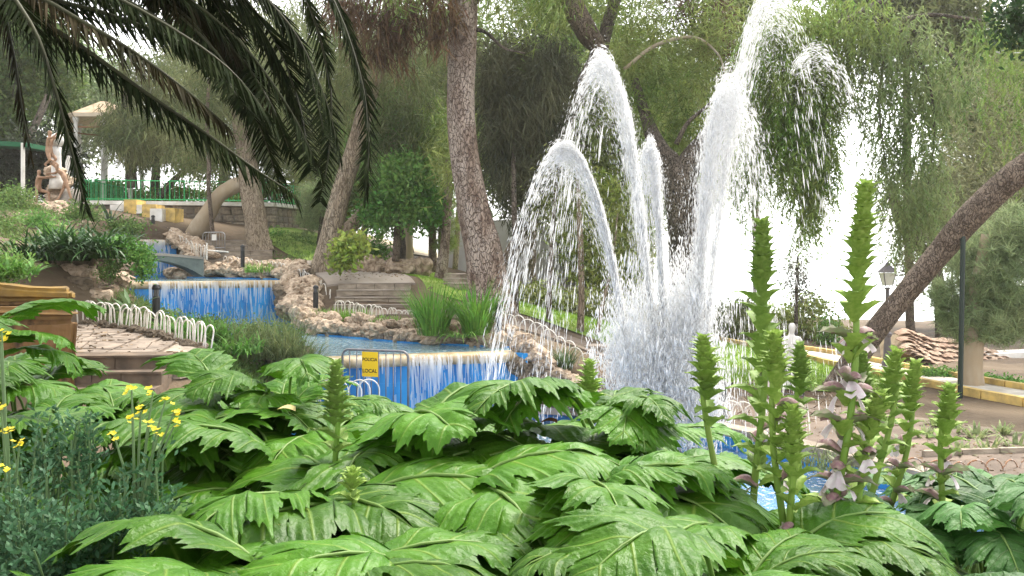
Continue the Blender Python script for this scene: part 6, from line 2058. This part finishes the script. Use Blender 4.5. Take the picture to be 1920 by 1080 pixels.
# spikes: (top px, top py, low px, low py, D, flowering length px, bract size, flowers, tones, leaves, label)
SPK = [(1430, 432, 1422, 905, 2.35, 480, .062, .3, (1, 1), 3, 'acanthus plant with tall dark green spike left of the tallest one, purple flowers low down'),
       (1625, 360, 1570, 920, 2.2, 640, .062, .6, (0, 0), 3, 'tallest acanthus plant, its open spike hung with white and purple flowers'),
       (1318, 642, 1346, 985, 2.5, 160, .05, 0, (0, 1), 4, 'acanthus plant with a bare reddish green stalk and short spike left of the tall pair'),
       (1500, 655, 1500, 830, 2.9, 130, .05, 0, (1, 1), 2, 'acanthus plant with small dark spike between the two tallest spikes'),
       (1486, 775, 1490, 1010, 2.15, 250, .05, .15, (0, 0), 3, 'acanthus plant with short light green spike in front of the tall pair'),
       (1680, 672, 1632, 1000, 2.5, 200, .055, .15, (0, 1), 3, 'acanthus plant with thick green spike just right of the tallest'),
       (1718, 690, 1672, 960, 2.7, 260, .052, .3, (0, 0), 2, 'acanthus plant with pale spike close behind the thick green one'),
       (1650, 752, 1575, 1030, 2.2, 210, .055, .1, (0, 0), 3, 'acanthus plant with leaning light green spike low in front of the tallest'),
       (1782, 735, 1755, 1000, 2.5, 230, .055, .3, (0, 0), 4, 'acanthus plant with pale bracted spike at the right end of the spikes'),
       (1452, 640, 1462, 900, 2.2, 260, .055, .3, (0, 0), 2, 'acanthus plant with yellowish green spike crossing in front of the dark tall one'),
       (1105, 684, 1103, 840, 3.1, 125, .048, 0, (0, 0), 5, 'acanthus plant with a stubby bright spike alone before the rock pile'),
       (630, 690, 632, 930, 2.6, 165, .05, 0, (1, 1), 5, 'acanthus plant with dull green spike before the yellow sign barrier'),
       (662, 888, 650, 1010, 2.15, 70, .035, 0, (0, 0), 3, 'acanthus plant with a tiny young spike low in the leaves'),
       (1618, 668, 1612, 860, 3.1, 150, .05, 0, (1, 1), 2, 'acanthus plant with dark spike half hidden behind the tallest flower stalk')]
for i, (tx, ty, lx, ly, D, fl, sz, fw, tone, nlv, lab) in enumerate(SPK):
    top, low = W(tx, ty, D), W(lx, ly, D)
    d = (top - low).normalized()
    foot = low + d * ((ZB - low.z) / d.z)
    t = acanthus(lab, (foot.x, foot.y), nlv + 1, .4, 100 + i)
    st_parent = t
    R = random.Random(i)
    spike_o = spike(t, top, low, fl * D / F, sz, fw, tone, i, dense=(.24 if fl > 400 else .34 if fl > 190 else .6))
    spike_o.matrix_parent_inverse = Matrix.Translation(-t.location)

LVH = float(np.mean([max(v.co.z for v in m.vertices) for m in LV])) + .09
# leafy plants: (px, D, leaves, scale, label)
LEAFY = [(640, 1.75, 8, 0.46, 985, 'low acanthus at the bottom edge beneath the young spike'), (960, 1.7, 8, 0.44, 1000, 'low acanthus at the bottom edge in the middle'), (1180, 1.9, 8, 0.46, 955, 'low acanthus at the bottom edge under the fountain'), (1300, 1.75, 7, 0.4, 1005, 'low acanthus at the bottom edge beside the bare reddish stalk'), (1120, 2.5, 9, 0.5, 800, 'acanthus behind the stubby bright spike'), (250, 1.75, 7, 0.5, 990, 'low acanthus at the bottom edge among the rue'), (530, 3.4, 9, 0.42, 700, 'leafy acanthus right of the tall upright leaf near the steps'), (60, 3.1, 9, 0.5, 735, 'leafy acanthus with wavy leaves above the rue'), (1510, 2.5, 8, .38, 945, 'leafy acanthus between the feet of the two tallest spikes'), (1250, 2.9, 8, 0.4, 850, 'leafy acanthus before the splash of the jets'), (430, 1.75, 7, 0.5, 985, 'lowest leafy acanthus at the bottom edge left of the middle'), (740, 2.4, 9, 0.6, 830, 'leafy acanthus in front of the broad dome of leaves'), (560, 2.9, 9, 0.6, 760, 'leafy acanthus around the dull green spike'), (-90, 2.9, 5, 0.36, 568, 'acanthus with one leaf reaching over the stained ochre wall end'), (-60, 3.6, 9, .5, 655, 'leafy acanthus at the left edge under the ochre wall'), (50, 3.9, 9, .45, 672, 'leafy acanthus below the stained ochre wall end'),
         (215, 3.5, 9, .44, 722, 'leafy acanthus below the steps, behind the yellow flowers'), (450, 3.5, 10, .44, 652, 'leafy acanthus with one tall upright leaf right of the steps'),
         (520, 3.3, 10, 0.62, 745, 'leafy acanthus in front of the wispy reeds'), (480, 2.5, 10, 0.65, 790, 'leafy acanthus right of the yellow rue flowers'),
         (690, 3.1, 9, .58, 765, 'leafy acanthus below the yellow sign barrier'), (790, 3.0, 10, .56, 712, 'leafy acanthus with broad dome of leaves below the lower waterfall'),
         (900, 2.6, 10, .58, 800, 'leafy acanthus with hanging pointed lobes in the middle of the bed'), (1000, 2.9, 9, .52, 792, 'leafy acanthus below the rock pile'),
         (1150, 2.9, 8, 0.50, 725, 'leafy acanthus with two upright dull leaves before the fountain'), (1020, 2.3, 10, .44, 870, 'leafy acanthus spreading low in the centre right of the bed'),
         (330, 1.95, 9, 0.63, 950, 'leafy acanthus with one huge glossy leaf at the bottom left'), (620, 2.05, 9, 0.59, 905, 'leafy acanthus at the bottom beneath the young spike'),
         (850, 2.0, 9, 0.59, 880, 'leafy acanthus at the bottom middle with pale ribs'), (1020, 1.9, 9, 0.56, 930, 'leafy acanthus at the bottom right of the middle'),
         (1240, 2.3, 9, 0.56, 900, 'leafy acanthus left of the bare reddish stalk'), (1400, 2.1, 8, .42, 935, 'leafy acanthus at the foot of the tall spikes'),
         (150, 2.9, 9, .5, 750, 'leafy acanthus behind the blue green rue'), (1200, 1.9, 7, 0.45, 960, 'low leafy acanthus at the bottom under the fountain side')]
for i, (px, D, n, s, yt, lab) in enumerate(LEAFY):
    acanthus(lab, ((px - CX) * D / F, D), n, s, 300 + i, az=[-1.5, -1.8, -2.2, -2.6, -1.2] if px == -90 else None, ytop=yt)
# shaded undergrowth filling the bank beneath the big leaves
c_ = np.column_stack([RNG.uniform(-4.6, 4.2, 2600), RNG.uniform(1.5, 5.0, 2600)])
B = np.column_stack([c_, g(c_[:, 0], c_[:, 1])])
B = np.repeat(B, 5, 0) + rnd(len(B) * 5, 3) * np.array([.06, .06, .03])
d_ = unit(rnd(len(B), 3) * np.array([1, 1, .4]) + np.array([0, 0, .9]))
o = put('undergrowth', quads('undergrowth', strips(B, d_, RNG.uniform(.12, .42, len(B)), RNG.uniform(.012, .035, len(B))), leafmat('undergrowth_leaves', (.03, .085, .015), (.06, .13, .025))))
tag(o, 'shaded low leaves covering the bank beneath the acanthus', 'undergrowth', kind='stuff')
DULL = [(1880, 2.4, 10, .45, 885, 'dull dark leaved acanthus at the right edge'), (1760, 2.2, 9, .4, 915, 'dull dark leaved acanthus in the lower right corner'), (1980, 2.8, 9, .5, 872, 'dull acanthus growing beyond the right edge'),
        (1820, 3.1, 10, .48, 880, 'dull acanthus behind the right end of the spikes'), (1650, 2.0, 8, .36, 985, 'dull low acanthus below the leaning light green spike')]
for i, (px, D, n, s, yt, lab) in enumerate(DULL):
    acanthus(lab, ((px - CX) * D / F, D), n, s, 400 + i, vs=LVD, ytop=yt)

# ------------------------------------------------------------------ rue with yellow flowers
M_rue = leafmat('blue_green_rue_leaves', (0.065, 0.16, 0.07), (0.11, 0.22, 0.115), .35, .02, .25, .55)
M_rstem = mat('rue_stem', (0.12, 0.2, 0.08), .6)
M_ryel = mat('rue_yellow_petal', (0.75, 0.62, 0.03), .6, (0.6, 0.5, 0.04), 20, trans=.2)


def rue(label, px, py, D, spread, n, flowers, seed):
    R = random.Random(seed)
    b = W(px, py, D)
    base = Vector((b.x, b.y, ZB))
    t = thing('rue_plant', label, 'rue', tuple(base), 'blue green rue plants at the left')
    V = []
    sm = MB()
    for i in range(n):
        top = b + Vector((R.uniform(-1.3, 1.3) * spread, R.gauss(0, spread * .6), R.uniform(-1.5, .9) * spread * .9))
        mid = base.lerp(top, .5) + Vector((R.gauss(0, .05), R.gauss(0, .05), .08))
        if i < 40:
            sm.tube([base + Vector((R.gauss(0, .08), R.gauss(0, .06), 0)), mid, top], [.006, .004, .002], 5)
        ax = (top - mid).normalized()
        for k in range(7):
            p = top - ax * (.022 * k) + Vector((R.gauss(0, .008), R.gauss(0, .008), 0))
            for sgn in (-1, 1):
                side = ax.cross(Vector((R.gauss(0, 1), R.gauss(0, 1), R.gauss(0, 1)))).normalized()
                dd_ = (side * sgn + ax * .6).normalized()
                for m_ in range(3):
                    q = p + dd_ * (.009 * (m_ + 1) + .004)
                    ld = (dd_ + side.cross(ax) * (m_ - 1) * .9 + ax * .3).normalized()
                    wv = ld.cross(Vector((R.gauss(0, 1), R.gauss(0, 1), R.gauss(0, 1)))).normalized() * .0042
                    V.append([q, q + ld * .01 + wv, q + ld * .019, q + ld * .01 - wv])
    o = put('foliage', quads('foliage', np.array(V), M_rue), t, True)
    o['kind'] = 'stuff'
    sm.build('stems', M_rstem, t)
    for (fx, fy, fd) in flowers:
        c = W(fx, fy, fd)
        st = MB().tube([b.lerp(base, .3), b.lerp(c, .6) + Vector((0, 0, -.03)), c], [.004, .003, .002], 5).build('flower_stem', M_rstem, t)
        m = MB()
        for q in range(5):
            cc = c + Vector((R.uniform(-.012, .012), R.uniform(-.012, .012), R.uniform(-.01, .012)))
            up = Vector((R.uniform(-.5, .5), R.uniform(-.9, .1), 1)).normalized()
            a = up.orthogonal().normalized(); e = up.cross(a)
            for k in range(4):
                th = k * math.pi / 2 + q
                d1 = a * math.cos(th) + e * math.sin(th); d2 = up.cross(d1)
                m.add([cc, cc + d1 * .004 + d2 * .0035 + up * .002, cc + d1 * .0075 + up * .003, cc + d1 * .004 - d2 * .0035 + up * .002], [[0, 1, 2, 3]])
        m.build('flower', M_ryel, st, world=False)


rue('blue green rue bush with a spray of yellow flowers above the leaves', 255, 890, 2.0, .08, 24, [(247, 732, 2.05), (287, 736, 2.05), (264, 770, 2.02), (248, 788, 2.0), (280, 800, 2.0), (298, 815, 1.98), (327, 772, 2.05), (328, 796, 2.03), (215, 820, 2.0), (310, 752, 2.06)], 1)
rue('blue green rue bush in the bottom left corner', 80, 1040, 1.85, .12, 110, [], 2)
rue('blue green rue bush with yellow heads at the left edge', 20, 920, 2.0, .08, 45, [(15, 812, 2.0), (37, 832, 1.98), (8, 873, 1.95), (3, 620, 2.1), (0, 640, 2.1), (2, 768, 2.0)], 3)
rue('pale rue shoots rising in front of the stepped landing', 110, 800, 2.3, .07, 30, [], 4)
rue('blue green rue bush below the spray of yellow flowers', 215, 1020, 1.9, .09, 46, [], 5)

# fallen leaves lying on the foliage
for px, py, D, c, lab in ((537, 770, 2.42, (.62, .52, .22), 'small fallen yellow leaf lying on the acanthus'), (1030, 793, 2.75, (.3, .14, .07), 'curled brown dead leaf lying before the pale pool kerb')):
    p = W(px, py, D)
    V, Fc = [], []
    for i in range(7):
        t_ = i / 6
        w = .011 * math.sin(math.pi * (t_ * .94 + .03))
        for j in (-1, 0, 1):
            V.append(p + Vector(((t_ - .5) * .05, j * w, .004 * abs(j) + .008 * math.sin(t_ * 3) + .006 * j * t_)))
    for i in range(6):
        for j in (0, 1):
            Fc.append([i * 3 + j, i * 3 + j + 1, i * 3 + j + 4, i * 3 + j + 3])
    tag(put('fallen_leaf', mesh_from('fallen_leaf', V, Fc, mat('dead_leaf', c, .7, tuple(k * .6 for k in c), 30), True)), lab, 'fallen leaf')
# ------------------------------------------------------------------ palm: crown just out of the picture, dark fronds hanging into it
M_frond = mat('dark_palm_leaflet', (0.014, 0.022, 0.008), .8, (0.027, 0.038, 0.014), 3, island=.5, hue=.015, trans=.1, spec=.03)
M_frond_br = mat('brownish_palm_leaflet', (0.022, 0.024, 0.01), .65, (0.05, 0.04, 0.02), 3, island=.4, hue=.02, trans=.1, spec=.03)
M_rachis = mat('palm_rachis', (0.05, 0.055, 0.02), .6, (0.035, 0.035, 0.015), 5)
PC = Vector((-4.9, 5.6, 3.3))
pt = thing('palm_tree', 'date palm whose dark fronds hang in from above on the left', 'palm', (PC.x - .3, PC.y, -1.6))
MB().tube([(PC.x - .3, PC.y, -1.7), (PC.x - .25, PC.y, 0), (PC.x - .1, PC.y, 2), (PC.x, PC.y, 3.2)], [.34, .28, .27, .32], 18, jitter=.12).build('trunk', M_bark_brown, pt, smooth=True)


def frond(pts, ln, n=95, hang=.55, seed=0, m=M_frond, start=.12, w=.012, sideways=0.0, plane=None):
    """pts: (px, py, D) through which the midrib runs, beginning near the crown."""
    R = np.random.default_rng(seed)
    C0 = [tuple(PC)] + [tuple(W(*p)) for p in pts]
    P = spline(C0, 120)
    L_ = np.concatenate([[0], np.cumsum(np.linalg.norm(np.diff(P, axis=0), axis=1))])
    sub = P[::5]
    rb = MB().tube([tuple(p) for p in sub], [.022 * (1 - .85 * i / len(sub)) for i in range(len(sub))], 6).build('frond', M_rachis, pt, smooth=True)
    V = []
    for k in range(n):
        s = (start + (1 - start) * (k + .5) / n) * L_[-1]
        p = np.array([np.interp(s, L_, P[:, j]) for j in range(3)])
        q = np.array([np.interp(min(s + .06, L_[-1]), L_, P[:, j]) for j in range(3)])
        tg = (q - p) / (np.linalg.norm(q - p) + 1e-9) if s < L_[-1] - .05 else tg
        sidev = np.cross(tg, [0, 0, 1.0])
        if plane is not None:
            sidev = np.cross(tg, plane)
        sidev /= np.linalg.norm(sidev) + 1e-9
        u = k / n
        l = ln * (math.sin(math.pi * (.12 + .80 * u)) ** .6) * R.uniform(.85, 1.1)
        for sg in (-1, 1):
            d = sidev * sg * R.uniform(.75, 1.0) + tg * R.uniform(.55, .85) + np.array([0, 0, -hang * R.uniform(.5, 1.4)]) + R.normal(0, .07, 3)
            d /= np.linalg.norm(d)
            nrm = np.cross(d, tg); nrm /= np.linalg.norm(nrm) + 1e-9
            wv = np.cross(d, nrm) if R.random() < .5 else nrm * .8 + np.cross(d, nrm) * .6
            wv = wv / np.linalg.norm(wv) * w
            segs = 3
            a = p.copy(); dd_ = d.copy(); prev = None
            for j in range(segs + 1):
                ww = wv * (1.0, 1.05, .7, .05)[j]
                e = (a - ww, a + ww)
                if prev is not None:
                    V.append([prev[0], prev[1], e[1], e[0]])
                prev = e
                a = a + dd_ * l / segs
                dd_ = dd_ + np.array([0, 0, -.16 * hang]); dd_ /= np.linalg.norm(dd_)
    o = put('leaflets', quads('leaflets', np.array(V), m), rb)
    o['kind'] = 'stuff'
    rb.matrix_parent_inverse = Matrix.Translation(-pt.location)
    return rb


fr_ = [([(-60, -60, 5.6), (150, 85, 5.6), (275, 175, 5.6), (390, 253, 5.6), (480, 318, 5.6), (556, 366, 5.6)], .44, 110, 1.0, M_frond),
       ([(-90, -130, 5.2), (48, 30, 5.0), (100, 160, 5.0), (136, 290, 5.0), (162, 396, 5.0)], .36, 150, .35, M_frond),
       ([(-150, -120, 5.8), (-20, -40, 5.8), (20, 80, 5.8), (40, 200, 5.8), (58, 295, 5.8)], .3, 90, 1.2, M_frond_br),
       ([(-40, -150, 5.8), (250, -60, 5.9), (430, 60, 6), (540, 200, 6), (598, 318, 6)], .48, 130, .5, M_frond),
       ([(0, -220, 6.2), (330, -130, 6.2), (520, 20, 6.2), (600, 160, 6.2), (640, 300, 6.2)], .5, 130, .5, M_frond),
       ([(60, -260, 6.4), (450, -180, 6.5), (600, -40, 6.5), (672, 130, 6.5), (690, 260, 6.5), (686, 372, 6.5)], .42, 130, .4, M_frond),
       ([(-60, -110, 5.4), (140, -40, 5.4), (300, 40, 5.4), (430, 130, 5.4), (520, 240, 5.5)], .45, 110, .8, M_frond),
       ([(-60, -140, 5.9), (180, -90, 6), (350, 0, 6), (450, 110, 6.1), (520, 210, 6.2)], .5, 110, .9, M_frond_br),
       ([(-30, -180, 6.0), (260, -140, 6.0), (420, -30, 6.1), (510, 90, 6.2), (560, 220, 6.3)], .5, 120, .7, M_frond),
       ([(-50, -90, 5.3), (120, 20, 5.2), (240, 90, 5.2), (350, 170, 5.2), (430, 240, 5.3)], .4, 100, .8, M_frond_br),
       ([(-50, -70, 5.5), (90, -5, 5.5), (200, 25, 5.5), (320, 70, 5.5), (420, 130, 5.6)], .36, 90, .9, M_frond)]
Rf = random.Random(8)
for p, ln, n, hg, m in list(fr_)[3:9]:
    for c in range(2):
        dx, dy = Rf.uniform(-100, 8), Rf.uniform(-70, 30)
        k_ = len(p)
        fr_.append(([(q[0] + dx * (j + 1) / k_, q[1] + dy * (j + 1) / k_, q[2] + Rf.uniform(-.2, .5)) for j, q in enumerate(p)], ln * Rf.uniform(.7, 1), n, hg * Rf.uniform(.7, 1.5), M_frond if c else m))
for i, (p, ln, n, hg, m) in enumerate(fr_):
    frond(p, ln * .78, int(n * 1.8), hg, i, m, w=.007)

# extra fronds added unseen above the bed, to shade the front leaves
for k in range(15):
    a = -2.3 + k * .33
    d = Vector((math.cos(a), math.sin(a), 0))
    if k > 6:
        d = Vector((math.cos(a * .35 - .5), math.sin(a * .35 - .75), 0))
    P_ = [PC + d * r + Vector((0, 0, z)) for r, z in ((1.2, .9), (2.6, 1.25), (4.2, .9), (5.6, .1))]
    frond([(CX + p.x * F / p.y, CY - p.z * F / p.y, p.y) if abs(p.y) > .3 else (CX + p.x * F / .3, CY - p.z * F / .3, .3) for p in P_], .5, 70, .5, 200 + k, M_frond, w=.016)

# ------------------------------------------------------------------ fountain jets: streams of real drops on their thrown arcs
G = 9.81
M_drop = foam_mat('white_water_drops', 0.42)
M_mist = foam_mat('fine_white_spray', 0.6)
ZW = -3.33


def jet(label, nozzle, peak, n, spread, size, seed, tmin=0.0, tmax=1.0, brk=.0, lateral=None, mist=0, fall=.18):
    """nozzle, peak in world metres; drops follow the parabola between them with a random scatter of speed and heading."""
    R = np.random.default_rng(seed)
    nz, pk = np.array(nozzle), np.array(peak)
    h = pk[2] - nz[2]
    vz = math.sqrt(2 * G * h)
    tp = vz / G
    vh = (pk - nz)[:2] / tp
    T = tp + math.sqrt(2 * (pk[2] - ZW) / G)
    n = int(n * 2.2)
    mist = int(n * .7)
    size *= .72
    N_ = n + mist
    # drops bunch into pulses as a real broken jet does
    t = R.uniform(tmin, tmax, N_) * T
    if brk:
        nb = int(46 * T)
        ph = R.normal(0, .006, N_)
        t = np.where(R.random(N_) < brk, (np.round(t / T * nb) / nb) * T + ph + .004 * T, t)
        t = np.clip(t, .001, T)
    ds = R.normal(0, 1, (N_, 3)) * spread
    if lateral is not None:
        ds += np.outer(R.uniform(-1, 1, N_), lateral)
    ds[:, 2] -= np.abs(R.normal(0, 1, N_)) * spread * .5 + 2.2 * np.hypot(ds[:, 0], ds[:, 1])
    ds[n:] *= 2.2
    v0 = np.column_stack([np.full(N_, vh[0]), np.full(N_, vh[1]), np.full(N_, vz)]) + ds
    P = nz + v0 * t[:, None] + np.column_stack([np.zeros(N_), np.zeros(N_), -.5 * G * t ** 2])
    P += R.normal(0, .012, (N_, 3))
    vel = v0 + np.column_stack([np.zeros(N_), np.zeros(N_), -G * t])
    keep = (P[:, 2] > ZW) & ((t < tp * 1.12) | (R.random(N_) < fall))
    P, vel, t = P[keep], vel[keep], t[keep]
    sp = np.linalg.norm(vel, axis=1)
    dv = vel / sp[:, None]
    s = size * R.lognormal(0, .5, len(P))
    s[np.arange(len(P)) >= keep[:n].sum()] *= .5
    el = s * (3.0 + 1.4 * np.minimum(sp, 8))
    a = unit(np.cross(dv, R.normal(0, 1, (len(P), 3))))
    b = np.cross(dv, a)
    # long octahedral drops
    O = np.stack([P + dv * el[:, None], P + a * s[:, None], P + b * s[:, None], P - a * s[:, None], P - b * s[:, None], P - dv * el[:, None] * 1.2], 1)
    base = np.arange(len(P))[:, None, None] * 6
    tri = np.array([[0, 1, 2], [0, 2, 3], [0, 3, 4], [0, 4, 1], [5, 2, 1], [5, 3, 2], [5, 4, 3], [5, 1, 4]])[None]
    o = put('water_jet', arrays_mesh('water_jet', O.reshape(-1, 3), (base + tri).reshape(-1, 3), M_drop, True))
    return tag(o, label, 'fountain jet', 'jets of the fountain')


NZ = lambda px, D=15.6: tuple(W(px, CY - ZW * F / D, D))
jet('lowest arc of water leaning far left in front of the dark casuarina', NZ(1205), W(1056, 262, 15.6), 8000, .045, .0065, 1, brk=.3, lateral=(.1, .05, 0))
jet('tall tent of water whose tip covers the forked reddish trunk', NZ(1245), W(1126, 92, 15.8), 9000, .065, .0062, 2, brk=.22, lateral=(.12, .08, 0))
jet('narrow column of water just left of the dark forked trunk', NZ(1252), W(1218, 258, 15.4), 8000, .06, .006, 3, brk=.3, lateral=(.06, .05, 0))
jet('thick white plume of water rising before the dark trunk branch', NZ(1290), W(1368, 132, 15.6), 13000, .14, .0062, 4, brk=.2, lateral=(.14, .1, 0), fall=.22)
jet('highest jet, leaving the top of the picture', NZ(1305), W(1452, -40, 15.9), 6000, .09, .006, 5, brk=.35, lateral=(.12, .1, 0), fall=.12)
jet('thin stray jet falling furthest right over the weeping leaves', NZ(1325), W(1532, 78, 15.9), 420, .05, .006, 7, tmin=.4, tmax=.66, fall=.5, brk=.5, lateral=(.06, .05, 0))
# spray hanging round the foot of the jets
def spray(label, parts, size, seed):
    R = np.random.default_rng(seed)
    P = []
    for (px, py, rx, ry, D, rd, n) in parts:
        c = np.array(W(px, py, D))
        P.append(c + np.clip(R.normal(0, .5, (n, 3)), -1.3, 1.3) * np.array([rx * D / F, rd, ry * D / F]))
    P = np.vstack(P)
    P = P[P[:, 2] > ZW]
    s = size * R.lognormal(0, .5, len(P))
    dv = unit(R.normal(0, .22, (len(P), 3)) + np.array([0, 0, -1]))
    a = unit(np.cross(dv, R.normal(0, 1, (len(P), 3))))
    b = np.cross(dv, a)
    el = s * 6
    O = np.stack([P + dv * el[:, None], P + a * s[:, None], P - a * .5 * s[:, None] + b * .85 * s[:, None], P - a * .5 * s[:, None] - b * .85 * s[:, None], P - dv * el[:, None]], 1)
    base = np.arange(len(P))[:, None, None] * 5
    tri = np.array([[0, 1, 2], [0, 2, 3], [0, 3, 1], [4, 2, 1], [4, 3, 2], [4, 1, 3]])[None]
    o = put('water_spray', arrays_mesh('water_spray', O.reshape(-1, 3), (base + tri).reshape(-1, 3), M_mist, True))
    return tag(o, label, 'spray', kind='stuff')


spray('white spray and splash around the foot of the fountain jets', [(1240, 700, 100, 110, 15.6, .7, 20000), (1285, 590, 62, 110, 15.6, .6, 11000), (1215, 790, 80, 50, 15.6, .7, 7000), (1180, 640, 60, 120, 15.6, .5, 6000), (1320, 760, 40, 60, 15.4, .5, 4000)], .0058, 21)
for wa, wb, zb, lab, n in ((LIP1[0], LIP1[1], -1.95, 'white splash where the upper curtain of water meets the pool', 2600), (LIP2[0], LIP2[1], -3.33, 'white splash at the foot of the lower waterfall', 3000)):
    dl = (wb - wa).normalized()
    ot = Vector((dl.y, -dl.x, 0))
    R = np.random.default_rng(5)
    c = np.array(wa)[None] + np.outer(R.uniform(.08, .97, n), np.array(wb - wa)) + np.outer(.28 + np.abs(R.normal(0, .1, n)), np.array(ot))
    c[:, 2] = zb + np.abs(R.normal(0, .09, n))
    s = .007 * R.lognormal(0, .5, n)[:, None]
    a = unit(R.normal(0, 1, (n, 3))); b = unit(np.cross(a, R.normal(0, 1, (n, 3))))
    o = put('water_spray', quads('water_spray', np.stack([c + a * s, c + b * s, c - a * s, c - b * s], 1), M_mist))
    tag(o, lab, 'spray', kind='stuff')
for k, px in enumerate((1205, 1245, 1275, 1300, 1325)):
    p = Vector(NZ(px))
    t = thing('nozzle', ['dark fountain nozzle furthest left in the pool', 'dark fountain nozzle second from the left', 'dark fountain nozzle in the middle of the row', 'dark fountain nozzle second from the right', 'dark fountain nozzle furthest right in the pool'][k], 'nozzle', tuple(p), 'fountain nozzles')
    MB().lathe([(.05, -.4), (.05, -.05), (.035, 0), (.025, .06)], p, 8).build('pipe', M_greymetal, t)
# ------------------------------------------------------------------ bright damp air between the trees
hm = bpy.data.materials.new('haze')
hm.use_nodes = True
t = hm.node_tree
t.nodes.clear()
o_ = t.nodes.new('ShaderNodeOutputMaterial')
v_ = t.nodes.new('ShaderNodeVolumePrincipled')
v_.inputs['Color'].default_value = (1.0, 0.98, 0.93, 1)
v_.inputs['Density'].default_value = 0.00045
v_.inputs['Anisotropy'].default_value = 0.3
t.links.new(v_.outputs[0], o_.inputs['Volume'])
hz = MB().box((500, 1100, -2.5), (3600, 3600, 46)).build('haze', hm)
hz['kind'] = 'stuff'
SC.cycles.volume_bounces = 2
SC.cycles.volume_step_rate = 5
